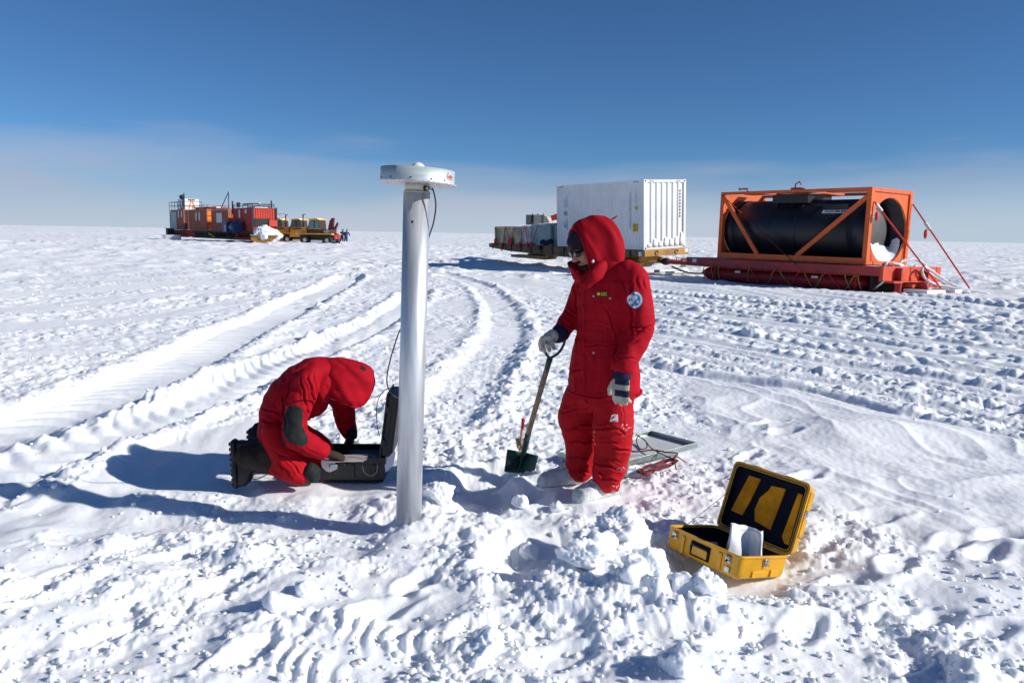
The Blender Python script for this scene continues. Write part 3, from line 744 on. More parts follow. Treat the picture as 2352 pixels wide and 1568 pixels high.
    LT = Matrix(((u.x, y_ax.x, nz.x, hr.x), (u.y, y_ax.y, nz.y, hr.y), (u.z, y_ax.z, nz.z, hr.z), (0, 0, 0, 1)))
    print('LID', best[0], best[2], u[:], nz[:], proj(hl), proj(hr))
    hb = .062
    m = MB(LT)
    m.loft([rrect(.02, W-.02, .02, L-.02, .02, -hb), rrect(.006, W-.006, .006, L-.006, .03, -hb+.008), rrect(0, W, 0, L, .035, -hb+.03), rrect(0, W, 0, L, .03, -.012), rrect(-.005, W+.005, -.005, L+.005, .033, -.010), rrect(-.005, W+.005, -.005, L+.005, .033, 0),
            rrect(.007, W-.007, .007, L-.007, .026, 0), rrect(.010, W-.010, .010, L-.010, .026, -.006), rrect(.013, W-.013, .013, L-.013, .026, 0), rrect(.018, W-.018, .018, L-.018, .024, 0), rrect(.02, W-.02, .02, L-.02, .024, -hb+.012)])
    lid = m.build('lid', M['case_y'], t, bevel=.0012)
    m = MB(LT); m.box(.021, W-.021, .021, L-.021, -hb+.012, -.030); m.build('lid_foam', M['foam'], t)
    m = MB(LT); m.loft([rrect(.0195, W-.0195, .0195, L-.0195, .024, -.001), rrect(.0205, W-.0205, .0205, L-.0205, .024, -.03)], caps=False); m.build('lid_foam_wall', M['foam'], t)
    m = MB(LT); m.loft([rrect(.0085, W-.0085, .0085, L-.0085, .026, .001), rrect(.0105, W-.0105, .0105, L-.0105, .026, .0018), rrect(.0125, W-.0125, .0125, L-.0125, .026, .001)], caps=False); m.build('seal', M['rubber'], t)
    def cushion(poly, name, th_=.012):
        q = MB(LT); q.prism([(a*W, (1-b)*L, -.0295) for a, b in poly], LT.to_3x3().inverted() @ (LT.to_3x3() @ Vector((0, 0, th_)))); return q.build(name, M['foam_y'], t, bevel=.004)
    cushion([(.28, .10), (.86, .20), (.86, .36), (.70, .34), (.50, .31), (.27, .26)], 'amber_pocket')
    cushion([(.26, .44), (.42, .40), (.60, .42), (.74, .50), (.82, .52), (.84, .70), (.22, .66)], 'amber_pocket')
    cushion([(.12, .88), (.20, .83), (.84, .87), (.84, .93), (.12, .94)], 'amber_pocket', .02)
    for k, y in enumerate((.14, .35)):
        m = MB(LT); m.box(W-.012, W+.009, y-.03, y+.03, -hb+.010, -.014); m.build('lid_rib', M['case_y'], t, bevel=.004)
    m = MB(LT); m.box(.10, .20, -.008, .01, -hb+.012, -.014); m.box(.24, .34, -.008, .01, -hb+.012, -.014); m.build('lid_rib', M['case_y'], t, bevel=.004)
    m = MB(LT); m.box(.205, .235, -.008, -.003, -.04, -.012); m.build('catch_plate', M['steel'], t)
    for y in (.10, .39):
        m = MB(); p = T @ Vector((W+.006, y, H+.001)); m.cyl(p-y_ax*.03, p+y_ax*.03, .004, n=8); m.build('hinge', M['steel'], t)
    m = MB(); a0 = T @ Vector((.12, L-.012, H)); a1 = LT @ Vector((.2, L-.012, -.005)); m.tube([a0, a1], .0015, 6); m.build('lid_stay_cord', M['cable'], t)
    # silver bag
    b = thing('silver_bag', 'crumpled white silvery bag standing inside the open yellow case', 'bag', tuple(T @ Vector((.24, .16, .03))))
    B0 = T @ Vector((.10, .10, .03)); B1 = T @ Vector((.31, .09, .03))
    up = Vector((0.02, .03, 1))
    pl = [A(1664.5, 1269, 3.79), A(1717, 1281, 3.86), A(1748, 1279, 3.80)]; ptp = [A(1679, 1203, 3.84), A(1719, 1211, 3.91), A(1750, 1221, 3.85)]
    m = MB(); n = 9; rows = []
    for i in range(n+1):
        f = i/n; row = []
        pa = [np.array(pl[k])*(1-f)+np.array(ptp[k])*f-np.array((0, 0, .05*(1-f))) for k in range(3)]
        for j in range(13):
            g_ = j/12; p = pa[0]*(1-g_*2)+pa[1]*g_*2 if g_ < .5 else pa[1]*(2-g_*2)+pa[2]*(g_*2-1)
            p = p+np.array((0, .008*math.sin(f*7+g_*5)+.006*math.sin(g_*17+f*3), .003*math.sin(g_*20))); row.append(tuple(p))
        back = [tuple(np.array(p)+np.array((.01, .012+.05*math.sin(math.pi*k/12)*(1-f), 0))) for k, p in enumerate(row)][::-1]
        rows.append(row+back)
    m.loft(rows); m.build('bag_film', M['silver'], b)
yellow_case()
# ------------------------------------------------------------------ shovel and small adze
def shovel():
    Ys = 5.06
    g0, g1 = A(1258, 781, Ys-.06), A(1296, 780, Ys+.02)
    yk = A(1263, 823, Ys); sb = A(1212, 1000, 5.36); st = A(1203, 1038, 5.44); bt = A(1192, 1075, 5.50)
    t = thing('shovel', 'green bladed spade with wooden shaft dug into the snow under a gloved hand', 'shovel', tuple(float(a) for a in bt))
    m = MB(); m.tube([g0, (g0+g1)/2, g1], [.0155, .018, .0155], 14); m.build('grip', M['wood'], t)
    m = MB(); m.tube([tuple(q) for q in catmull([g0-np.array((.004, 0, -.004)), A(1250, 792, Ys-.05), A(1253, 810, Ys-.03), yk], 5)], [.009]*15+[.013], 10)
    m.tube([tuple(q) for q in catmull([g1+np.array((.004, 0, .002)), A(1294, 793, Ys+.02), A(1282, 811, Ys+.01), yk], 5)], [.009]*15+[.013], 10)
    m.tube([yk, yk+(sb-yk)*.12], [.019, .0185], 14); m.build('yoke', M['green'], t)
    m = MB(); m.tube([yk+(sb-yk)*.10, sb], [.0175, .019], 14); m.build('shaft', M['wood'], t)
    m = MB(); m.tube([yk+(sb-yk)*.97, sb+(st-sb)*.8, st, bt], [.021, .021, .018, .012], 14); m.build('socket', M['green'], t)
    for f in (.2, .55):
        p = sb+(st-sb)*f; m = MB(); m.cyl(p-np.array((.024, 0, 0)), p+np.array((.024, 0, 0)), .004, n=8); m.build('rivet', M['steel'], t)
    # dished blade: left half turned to the sun, right half in its own shade
    m = MB(); c0 = st; rows = []
    for f in np.linspace(0, 1, 8):
        L_ = A(1165, 1031, 5.42)*(1-f)+A(1158, 1082, 5.46)*f; C_ = A(1203, 1035, 5.50)*(1-f)+A(1194, 1088, 5.52)*f; R_ = A(1236, 1047, 5.36)*(1-f)+A(1226, 1090, 5.40)*f
        row = []
        for g_ in np.linspace(-1, 1, 15):
            e = abs(g_)**.9; p = C_*(1-e)+(L_ if g_ < 0 else R_)*e
            row.append(tuple(p+np.array((0, 0, -.012*(1-e)*(f < .01)+.006*(1-e)))))
        rows.append(row)
    m.loft(rows, caps=False, closed=False); m.build('blade', M['green'], t, solid=.003)
    a = thing('hand_adze', 'small hand adze with red tipped orange wooden handle, stuck in snow behind the spade blade', 'adze', tuple(float(v) for v in A(1194, 1040, 5.58)))
    m = MB(); p0, p1 = A(1194, 1034, 5.60), A(1202.5, 960, 5.60); pm = p0+(p1-p0)*.67
    m.tube([p0, pm], [.008, .0105], 12); m.build('handle', M['wood_red'], a)
    m = MB(); m.tube([pm, p1-(p1-p0)*.04, p1], [.0108, .0125, .006], 12); m.build('handle_tip', M['crimson'], a)
    m = MB(); q = [A(1183.5, 1007, 5.57), A(1193, 1005.5, 5.57), A(1200, 1028, 5.59), A(1196, 1034, 5.6), A(1188, 1030, 5.59)]; m.prism(q, (0, .006, 0)); m.build('head', M['steel'], a, bevel=.001)
    m = MB(); p = A(1192, 1026, 5.585); m.cyl(p, p+np.array((0, -.008, 0)), .008, n=10); m.build('bolt', M['lab_y'], a)
shovel()
# ------------------------------------------------------------------ panel frame, cord, can
def panel():
    c = [Vector((*G(1280, 1047, .03), .03)), Vector((*G(1494, 997, .07), .07)), Vector((*G(1590, 1033, .08), .08))]
    ex = (c[1]-c[0]); ey = (c[2]-c[1]); ey = ey-ex*(ey.dot(ex)/ex.length_squared)
    Lx, Ly = ex.length, .50; ex.normalize(); ey.normalize(); n = ex.cross(ey).normalized()
    if n.z < 0: c[0] = c[0]+ey*Ly; ey = -ey; n = -n
    T = Matrix(((ex.x, ey.x, n.x, c[0].x), (ex.y, ey.y, n.y, c[0].y), (ex.z, ey.z, n.z, c[0].z), (0, 0, 0, 1)))
    t = thing('solar_panel', 'flat grey framed panel lying upside down in snow behind the standing person', 'panel', mat=T)
    for x0, x1, y0, y1 in ((0, Lx, 0, .012), (0, Lx, Ly-.012, Ly), (0, .012, .0122, Ly-.0122), (Lx-.012, Lx, .0122, Ly-.0122)):
        m = MB(T); m.box(x0, x1, y0, y1, -.008, .034); m.build('frame_rail', M['grey_al'], t, bevel=.001)
    m = MB(T); m.box(.0125, Lx-.0125, .0125, Ly-.0125, -.002, .002); m.build('backsheet', M['panel'], t)
    m = MB(T)
    for y0, y1 in ((.0125, .032), (Ly-.032, Ly-.0125)): m.box(.0125, Lx-.0125, y0, y1, -.0075, .0035)
    m.build('frame_lip', M['grey_al'], t)
    print('PANEL', Lx, Ly)
    # black lead lying on it
    rs = random.Random(4)
    pts = [A(1461, 998, 5.9), A(1470, 1003, 5.95), A(1482, 1015, 5.95), A(1478, 1030, 5.9), A(1466, 1022, 5.92), A(1463, 1008, 5.95), A(1478, 1010, 5.97), A(1500, 1035, 5.85), A(1530, 1050, 5.72), A(1556, 1056, 5.66)]
    def onz(x, y, z): a_, b_ = G(x, y, z); return (a_, b_, z)
    pts = [onz(1461, 997, .115), onz(1470, 1003, .11), onz(1483, 1013, .10), onz(1485, 1028, .09), onz(1470, 1030, .09), onz(1462, 1014, .10), onz(1466, 1002, .11), onz(1482, 1012, .105), onz(1495, 1028, .1), onz(1520, 1042, .1), onz(1543, 1052, .09), onz(1556, 1049, .09)]
    m = MB(); m.tube([tuple(q) for q in catmull(pts, 6)], .0042, 8)
    tag(m.build('power_lead', M['cable']), 'black lead coiled on the flat grey panel', 'cable')
    # red cord: strand from the legs over the panel and a hank on the snow
    t2 = thing('red_rope', 'tangled dark red cord with a loose hank on snow beside the flat panel', 'rope', (*G(1510, 1070), .03))
    m = MB(); m.tube([tuple(q) for q in catmull([onz(1452, 1036, .10), onz(1472, 1036, .10), onz(1500, 1033, .11), onz(1530, 1038, .11), onz(1556, 1041, .11), onz(1545, 1052, .08)], 6)], .0055, 8); m.build('strand', M['rope'], t2)
    for k in range(9):
        a = rs.uniform(-.2, .2); pts = []
        for s in range(9):
            th_ = s/8*2*math.pi; x = 1510+(44+rs.uniform(-8, 6))*math.cos(th_)*(1-.1*k/9); y = 1070-13*math.cos(th_)+(8+rs.uniform(-6, 6))*math.sin(th_)+rs.uniform(-3, 3)
            pts.append(onz(x+a*10, y, .04+.03*rs.random()))
        m = MB(); m.tube([tuple(q) for q in catmull(pts, 4)], .0032, 6); m.build('coil', M['rope'], t2)
    for P in ([onz(1552, 1044, .09), onz(1550, 1058, .07), onz(1553, 1078, .04)], [onz(1555, 1048, .09), onz(1566, 1055, .06), onz(1576, 1062, .04)], [onz(1552, 1050, .08), onz(1530, 1062, .06), onz(1500, 1084, .04)], [onz(1552, 1050, .08), onz(1520, 1058, .06), onz(1490, 1070, .05)]):
        m = MB(); m.tube([tuple(q) for q in catmull(P, 5)], .0042, 6); m.build('loose_end', M['rope'], t2)
    m = MB(); m.tube([tuple(q) for q in catmull([onz(1420, 1092, .05), onz(1450, 1096, .04), onz(1480, 1098, .04), onz(1508, 1090, .045), onz(1530, 1080, .05)], 6)], .003, 6)
    tag(m.build('thin_wire', M['cable']), 'thin dark wire lying on snow between the boots and the red cord', 'wire')
    m = MB(); p = Vector((*G(1418, 1115), .0))+Vector((.05, .12, 0)); m.cyl(p+Vector((-.01, 0, .02)), p+Vector((.0, .03, .16)), .040, n=24)
    tag(m.build('metal_can', M['steel']), 'shiny metal can half hidden behind the near white boot', 'can')
panel()
# ------------------------------------------------------------------ standing person
def basis(F, up=(0, 0, 1)):
    F = Vector(F).normalized(); S = F.cross(Vector(up)).normalized(); U = S.cross(F)
    return F, S, U
def head_shape(c, F, U, sc_=1.):
    """face mesh in head space: x forward, y side, z up"""
    F = Vector(F).normalized(); S = Vector(U).cross(F).normalized(); U = F.cross(S)
    T = Matrix(((F.x, S.x, U.x, c[0]), (F.y, S.y, U.y, c[1]), (F.z, S.z, U.z, c[2]), (0, 0, 0, 1))) @ Matrix.Scale(sc_, 4)
    m = MB(T)
    m.ell((-.012, 0, .035), (.098, .075, .088)); m.ell((.018, 0, -.025), (.070, .062, .085)); m.ell((.040, 0, -.085), (.040, .040, .030))
    m.tube([(.082, 0, .012), (.098, 0, -.012), (.112, 0, -.034), (.098, 0, -.044)], [.008, .011, .015, .010], 10)
    m.ell((.098, .012, -.038), (.010, .009, .007)); m.ell((.098, -.012, -.038), (.010, .009, .007))
    m.ell((.074, 0, .026), (.020, .052, .010))
    m.ell((.058, .040, -.020), (.022, .020, .020)); m.ell((.058, -.040, -.020), (.022, .020, .020))
    m.ell((.080, 0, -.063), (.012, .024, .006)); m.ell((.078, 0, -.075), (.012, .020, .007))
    for s in (-1, 1): m.ell((-.010, s*.076, -.010), (.018, .010, .030))
    m.tube([(-.02, 0, -.05), (-.04, 0, -.17)], [.055, .062], 16)
    m.M = Matrix()
    return T, m
def glove(mb_palm, wrist, hand_dir, palm_n, thumb_side, L=.19, curl=.6, spread=.012, size=1.):
    """five-fingered glove as overlapping tubes (fused later)"""
    D = Vector(hand_dir).normalized(); Nn = Vector(palm_n); Nn = (Nn-D*Nn.dot(D)).normalized(); S = D.cross(Nn).normalized()*thumb_side
    w = Vector(wrist); s = size
    def P(a, b, c): return w+D*(a*s)+S*(b*s)+Nn*(c*s)
    mb_palm.loft([[tuple(P(a, hw*math.cos(q), ht*math.sin(q))) for q in [k*math.pi/8 for k in range(16)]] for a, hw, ht in ((-.03, .042, .032), (0, .040, .028), (.04, .050, .024), (.08, .052, .022), (.095, .046, .016))])
    for i, (off, ln) in enumerate(((.037, .070), (.013, .080), (-.012, .074), (-.036, .058))):
        cv = curl*(1+.08*i); p0 = P(.075, off, 0); seg = [p0]; ang = 0; p = p0; d = D
        for k, f in enumerate((.42, .33, .25)):
            ang += cv*(.35 if k == 0 else .5); d = (D*math.cos(ang)+Nn*math.sin(ang)); p = p+d*(ln*f*s*1.05)+S*(spread*.25*(1.5-i)*f); seg.append(p)
        mb_palm.tube(catmull([tuple(q) for q in seg], 3), [(.0145-.0004*k)*s for k in range(len(catmull([tuple(q) for q in seg], 3)))], 10)
        mb_palm.ell(seg[-1], (.0125*s,)*3, nu=8, nv=6)
    th_ = [P(.015, .030, .006), P(.045, .062, .014), P(.075, .078, .020), P(.098, .080, .026)]
    mb_palm.tube([tuple(q) for q in th_], [.019*s, .017*s, .0155*s, .012*s], 10); mb_palm.ell(th_[-1], (.012*s,)*3, nu=8, nv=6)
    return P
def boot(T, mats, parent, name='boot', L=.33, H=.13, W=.125):
    """T: x towards the toe, z up"""
    m = MB(T); rings = []
    for x, hw, top in ((-.10, .035, .08), (-.085, .052, .16), (-.05, .058, .19), (0, .058, .185), (.05, .060, .155), (.10, .066, .132), (.15, .069, .118), (.20, .060, .098), (.228, .034, .06)):
        r = []
        for k in range(20):
            a = k*2*math.pi/20; c, s = math.cos(a), math.sin(a)
            y = hw*math.copysign(abs(c)**.7, c); z = .018+(top-.018)*(.5+.5*math.copysign(abs(s)**.75, s)); r.append((x*L/.325, y*W/.125, z))
        rings.append(r)
    m.loft([[tuple(q) for q in r] for r in resample(rings, 3)]); m.tube([(-.045, 0, .10), (-.045, 0, .26)], [.060, .066], 20)
    fz = fuse(m, .006, 3, .5, lambda P, N_: .0025*perlin(P[:, 0]*40+P[:, 1]*20, P[:, 2]*40, 5)-.003*np.exp(-((np.abs(((P[:, 2]*26) % 1)-.5))/.12)**2)*(N_[:, 2] > .2), 1)
    b = fz.build(name, mats[0], parent)
    m = MB(T); rr = []
    for z, g in ((0, .0), (.006, .006), (.020, .005), (.026, 0)):
        rr.append([((x+(g if x > .1 else -g if x < -.05 else 0))*L/.325, (y+math.copysign(g, y))*W/.125, z) for x, y in ((-.105, .02), (-.09, .048), (-.04, .056), (.03, .052), (.10, .060), (.16, .062), (.21, .045), (.232, .02), (.232, -.02), (.21, -.045), (.16, -.062), (.10, -.060), (.03, -.052), (-.04, -.056), (-.09, -.048), (-.105, -.02))])
    m.loft(rr, smooth=False); m.build('sole', mats[1], b)
    return b
def standing():
    Y0 = 4.98; f2 = Vector((-.75, -.66, 0)); wv = Vector((.66, -.75, 0))
    t = thing('person', 'person in a red hooded suit standing upright, gloved hand resting on the spade', 'person', (.47, 4.98, 0))
    # --- body, one continuous skin
    F = Vector((-.86, -.36, -.40)); U = Vector((-.36, -.16, .92))
    hc = A(1349, 571, 5.0)
    T, m = head_shape(hc, F, U, 1.02)
    neck = [A(1372, 600, 5.02), A(1392, 630, 5.02)]
    m.tube([T @ Vector((-.03, 0, -.10)), neck[0], neck[1]], [.056, .06, .07], 16)
    for (cx, cy, a, b) in ((1400, 640, .16, .09),): pass
    rg = []
    for y, cx, a, b in ((628, 1402, .10, .08), (640, 1403, .19, .10), (680, 1402, .19, .115), (760, 1397, .17, .11), (830, 1393, .175, .12), (880, 1388, .18, .125), (910, 1384, .15, .11)):
        c = Vector(A(cx, y, Y0)); rg.append([tuple(c+wv*(a*math.cos(q))+f2*(b*math.sin(q))) for q in [k*math.pi/10 for k in range(20)]])
    m.loft(rg)
    limb(m, [(1456, 640, 4.84, .055, .055), (1472, 700, 4.80, .05, .05), (1470, 748, 4.78, .045, .045), (1445, 815, 4.72, .038, .038), (1430, 862, 4.69, .033, .033)], 12)
    limb(m, [(1352, 645, 5.14, .055, .055), (1325, 705, 5.18, .048, .048), (1302, 745, 5.12, .04, .04), (1275, 774, 5.02, .033, .033)], 12)
    limb(m, [(1412, 890, 4.88, .09, .09), (1411, 960, 4.87, .085, .085), (1412, 1010, 4.86, .062, .062), (1404, 1070, 4.86, .055, .055), (1398, 1110, 4.86, .04, .04)], 14)
    limb(m, [(1352, 890, 5.06, .09, .09), (1330, 960, 5.08, .085, .085), (1334, 1010, 5.10, .062, .062), (1332, 1060, 5.12, .055, .055), (1333, 1090, 5.12, .04, .04)], 14)
    m.ell(A(1396, 1118, 4.86), (.05, .05, .03)); m.ell(A(1332, 1096, 5.12), (.05, .05, .03))
    body = fuse(m, .007, 2, .5).build('body', M['skin'], t)
    # beard
    m = MB(T); m.ell((.034, 0, -.092), (.050, .046, .036)); m.ell((.012, .050, -.062), (.040, .020, .045)); m.ell((.012, -.050, -.062), (.040, .020, .045)); m.ell((.088, 0, -.0545), (.014, .030, .006)); m.ell((.078, 0, -.088), (.018, .026, .014))
    fuse(m, .005, 2, .5, lambda P, N_: .002*perlin(P[:, 0]*90, P[:, 2]*90, 3), 0).build('beard', M['beard'], t)
    # beanie
    m = MB(T); m.ell((-.014, 0, .058), (.114, .092, .090)); m.ell((-.016, 0, .030), (.112, .091, .052)); m.ell((.010, 0, .070), (.105, .080, .07))
    def dsp(P, N_): return .003*perlin(P[:, 0]*25, P[:, 2]*25, 9)
    fuse(m, .006, 3, .5, dsp, 1).build('beanie', M['black_fab'], t)
    # sunglasses
    g = MB(T)
    for s in (-1, 1): g.ell((.094, s*.030, .006), (.014, .030, .021), nu=16, nv=8)
    gl = g.build('sunglasses', M['glass_dark'], t)
    g = MB(T); g.bar((.106, -.006, .010), (.106, .006, .010), .004, .006)
    for s in (-1, 1): g.tube([(.094, s*.058, .010), (.06, s*.082, .014), (-.02, s*.098, .02)], .0045, 6)
    for s in (-1, 1): g.tube([(.100+.008*math.cos(a*.7), s*.030+.031*math.cos(a), .006+.022*math.sin(a)) for a in [k*math.pi/6 for k in range(13)]], .0028, 5)
    g.build('glasses_frame', M['dark'], gl)
    # --- jacket
    m = MB(); rg = []
    for y, cx, a, b in ((592, 1396, .085, .085), (604, 1400, .13, .11), (622, 1404, .185, .135), (645, 1404, .215, .15), (680, 1401, .225, .160), (730, 1396, .222, .160), (775, 1392, .215, .158), (820, 1389, .235, .172), (858, 1388, .250, .185), (897, 1387, .256, .192)):
        c = Vector(A(cx, y, Y0)); rg.append([tuple(c+wv*(a*math.cos(q))+f2*(b*math.sin(q))+Vector((0, 0, -.02*math.sin(q)*(y > 880)))) for q in [k*math.pi/14 for k in range(28)]])
    m.loft([[tuple(q) for q in r] for r in resample(rg, 3)])
    sl = MB()
    limb(sl, [(1436, 618, 4.88, .070, .075), (1456, 640, 4.84, .088, .088), (1467, 690, 4.79, .083, .088), (1471, 745, 4.76, .083, .085), (1456, 790, 4.73, .078, .078), (1440, 825, 4.70, .070, .072), (1431, 848, 4.69, .068, .068)], 20)
    limb(sl, [(1352, 640, 5.13, .08, .08), (1333, 690, 5.16, .078, .078), (1314, 728, 5.14, .072, .072), (1293, 756, 5.08, .060, .062), (1286, 764, 5.06, .060, .062)], 20)
    m.v2 = None; b0 = len(m.v); m.v += sl.v; m.f += [tuple(i+b0 for i in f) for f in sl.f]; m.mi += sl.mi; m.sm += sl.sm
    J = [(1452, 655, 1450, 770, .006, .012), (1418, 770, 1392, 705, .006, .006), (1416, 780, 1404, 735, .005, .005), (1456, 762, 1499, 748, .007, .016), (1450, 748, 1490, 757, .006, .010), (1440, 790, 1470, 783, .006, .008), (1424, 820, 1462, 826, .006, .008), (1344, 645, 1346, 895, .0035, .006), (1323, 650, 1327, 790, .006, .006), (1333, 650, 1335, 780, .005, .005),
         (1372, 690, 1410, 695, .004, .004), (1362, 672, 1364, 690, .003, .004), (1350, 742, 1440, 760, .006, .003), (1345, 793, 1420, 790, .005, .006), (1300, 852, 1330, 848, .008, .012), (1330, 870, 1322, 900, .006, .010), (1432, 640, 1437, 680, .006, .008), (1448, 638, 1451, 664, .006, .006), (1462, 636, 1466, 664, .006, .005), (1476, 640, 1481, 664, .006, .005), (1300, 712, 1318, 726, .006, .010), (1290, 735, 1312, 752, .006, .008), (1366, 800, 1364, 870, .004, .004), (1364, 868, 1400, 880, .004, .004), (1416, 800, 1408, 880, .005, .006)]
    def dj(P, N_):
        o = 1.5*folds(P, N_, 4.85, J); s = .008*perlin(P[:, 0]*9+P[:, 1]*6, P[:, 2]*5, 11)+.004*perlin(P[:, 0]*20-P[:, 1]*16, P[:, 2]*12+P[:, 0]*8, 12)
        r = .004*np.clip(perlin(P[:, 0]*6+P[:, 1]*5, P[:, 2]*26, 13), 0, 1); return o+s+r
    jk = fuse(m, .0075, 4, .5, dj, 1).build('jacket', M['red'], t)
    # storm flap along the front
    m = MB(); fl = []
    for y, x in ((640, 1336), (680, 1331), (740, 1330), (800, 1334), (850, 1337), (905, 1341)): fl.append((x, y))
    hr_ = [Vector(p) for p in rg[-1]]; m = MB(); cc_ = sum(hr_, Vector())/len(hr_); m.tube([tuple(cc_+(p-cc_)*1.012+Vector((0, 0, .004))) for p in hr_]+[tuple(cc_+(hr_[0]-cc_)*1.012+Vector((0, 0, .004)))], .010, 8); m.build('jacket_hem', M['red'], t)
    # --- hood: shell of rings, open at the face
    m = MB()
    prs = [((1315, 524), (1350, 652), .108, 4.985), ((1322, 511), (1362, 654), .135, 4.99), ((1345, 499), (1382, 650), .150, 5.0), ((1371, 494), (1404, 640), .150, 5.0), ((1397, 500), (1420, 624), .128, 5.0), ((1414, 526), (1424, 604), .085, 5.0), ((1420, 556), (1423, 588), .04, 5.0)]
    rg = [rpair(a, b, Yq, bb, (.36, -.93, 0), 28) for a, b, bb, Yq in prs]; rg = resample(rg, 4)
    P0 = np.array(rg[0]); 
    out = []
    for i, r in enumerate(rg):
        r = np.array(r); c = r.mean(0); nn = (r-c)/np.linalg.norm(r-c, axis=1)[:, None]
        w_ = .009*perlin(np.arange(28)*.9, np.full(28, i*.35), 21)+.014*np.clip(perlin(np.arange(28)*.35+i*.25, np.full(28, i*.2), 22), -.3, 1)
        w_[0] = (w_[1]+w_[-1])/2; out.append([tuple(q) for q in r+nn*w_[:, None]])
    m.loft(out, caps=False); m.build('hood', M['red'], t, solid=.014, sub=1)
    m = MB(); m.tube([tuple(q) for q in out[0]]+[tuple(out[0][0])], .0085, 8); m.build('hood_hem', M['red'], t)
    p = Vector(A(1413, 499, 4.98)); m = MB(); m.tube([Vector(A(1405, 504, 4.98)), p, Vector(A(1418, 496, 4.98))], .005, 6); m.build('hood_loop', M['red'], t)
    p = Vector(A(1362, 600, 4.86)); m = MB(); m.ell(p, (.008, .008, .011), nu=10, nv=6); m.build('cord_lock', M['plas_w'], t)
    # collar: stiff open stand-up collar whose edges run from the hood down to the zip
    def cshell(low, hi, name='collar'):
        Lw = catmull([tuple(A(*q)) for q in low], 4); Hi = catmull([tuple(A(*q)) for q in hi], 4); n_ = len(Lw)
        rows = [[tuple(np.array(a)*(1-f)+np.array(b)*f+np.array((0, -.012*math.sin(f*3.14)+.004*math.sin(k*1.1+f*4), 0))) for k, (a, b) in enumerate(zip(Lw, Hi))] for f in (0, .25, .5, .75, 1)]
        m = MB(); m.loft(rows, caps=False, closed=False); m.build(name, M['red'], t, solid=.012)
    cshell([(1326, 634, 4.93), (1329, 645, 4.88), (1336, 652, 4.85)], [(1308, 609, 4.95), (1322, 620, 4.90), (1337, 634, 4.86)])
    cshell([(1340, 668, 4.835), (1350, 664, 4.82), (1366, 652, 4.81), (1388, 636, 4.83), (1410, 615, 4.90)], [(1337, 648, 4.85), (1345, 636, 4.835), (1358, 616, 4.83), (1376, 603, 4.84), (1400, 588, 4.92)])
    cshell([(1324, 640, 5.0), (1320, 640, 5.06), (1328, 645, 5.14)], [(1308, 609, 4.96), (1308, 600, 5.06), (1322, 596, 5.16)])
    # chest details, stuck out just clear of the cloth
    from mathutils.bvhtree import BVHTree
    bv = BVHTree.FromPolygons([v.co+Vector(t.location) for v in jk.data.vertices], [tuple(p.vertices) for p in jk.data.polygons])
    def hit(bvh, x, y):
        d = Vector(ray(x, y)).normalized(); h = bvh.ray_cast(Vector((0, 0, EYE)), d); return h[0], h[1]
    for x, y in ((1363.5, 680), (1401.5, 685), (1363.5, 810)):
        p, nr = hit(bv, x, y)
        if p: m = MB(); m.cyl(p-nr*.002, p+nr*.004, .008, .006, 12); m.build('snap_stud', M['steel'], t)
    def decal(bvh, cx, cy, shape, name, m_, nseg=None, off=.0025, parent=t):
        P_ = []
        for x, y in shape:
            p, nr = hit(bvh, cx+x, cy+y)
            if p is None: return None
            P_.append(p+nr*off)
        c, nr = hit(bvh, cx, cy); m = MB(); n = len(P_); m.add([c+nr*off]+P_, [(0, i+1, (i+1) % n+1) for i in range(n)], 0, True); return m.build(name, m_, parent)
    ci = [(18*math.cos(a)*.94, 19.5*math.sin(a)) for a in [k*math.pi/14 for k in range(28)]]
    bd = decal(bv, 1459, 689.5, ci, 'round_badge', M['lab_b'], off=.008)
    if bd:
        decal(bv, 1459, 689.5, [(x*.92, y*.92) for x, y in ci], 'badge_rim', M['lab_w'], off=.0092, parent=bd)
        decal(bv, 1459, 689.5, [(x*.70, y*.70) for x, y in ci], 'badge_disc', M['lab_b'], off=.0104, parent=bd)
        decal(bv, 1456, 686, [(-5, -6), (1, -8), (7, -5), (8, 1), (3, 2), (0, 6), (-4, 3), (-7, 1), (-7, -3)], 'badge_map', M['lab_w'], off=.0116, parent=bd)
        decal(bv, 1465, 693.5, [(-3, -2), (1, -4), (4, -1), (3, 3), (-1, 4)], 'badge_map', M['lab_w'], off=.0116, parent=bd)
        decal(bv, 1452, 696.5, [(-4, -2), (2, -1), (3, 1), (-3, 2)], 'badge_map', M['lab_w'], off=.0116, parent=bd)
    cp = decal(bv, 1384, 675.3, [(-12, -5), (0, -5.5), (12, -4.5), (12.5, 5), (0, 4.5), (-12, 4.5)], 'chest_patch', M['blk'], off=.004)
    if cp:
        decal(bv, 1376, 675, [(3.6*math.cos(a), 3.8*math.sin(a)) for a in [k*math.pi/5 for k in range(10)]], 'patch_mark', M['yprint'], off=.0055, parent=cp)
        for yy in (-2.1, 2.1):
            for xx in (-1.5, 1.2, 3.9, 6.6, 9.3): decal(bv, 1384+xx, 675.5+yy, [(-1, -1.3), (.9, -1.3), (.9, 1.2), (-1, 1.2)], 'patch_lettering', M['yprint'], off=.0055, parent=cp)
    # pocket flap on the chest
    # --- cuffs and gloves
    wl = Vector(A(1430, 862, 4.69)); m = MB(); limb(m, [(1433, 836, 4.69, .050, .052), (1430, 856, 4.69, .056, .056), (1429, 866, 4.688, .054, .056)], 20); m.build('glove_cuff', M['navy'], t)
    def two_tone(mesh, w, D, S, name):
        return mesh
    gm = MB(); D = Vector((-.10, -.10, -1)); Pn = Vector((.65, .75, 0)); P = glove(gm, wl+Vector((-.002, 0, -.010)), D, Pn, 1, curl=.7, size=1.16)
    # thumb must point left in the picture (towards the front of the body)
    Sx = D.normalized().cross(Pn.normalized())
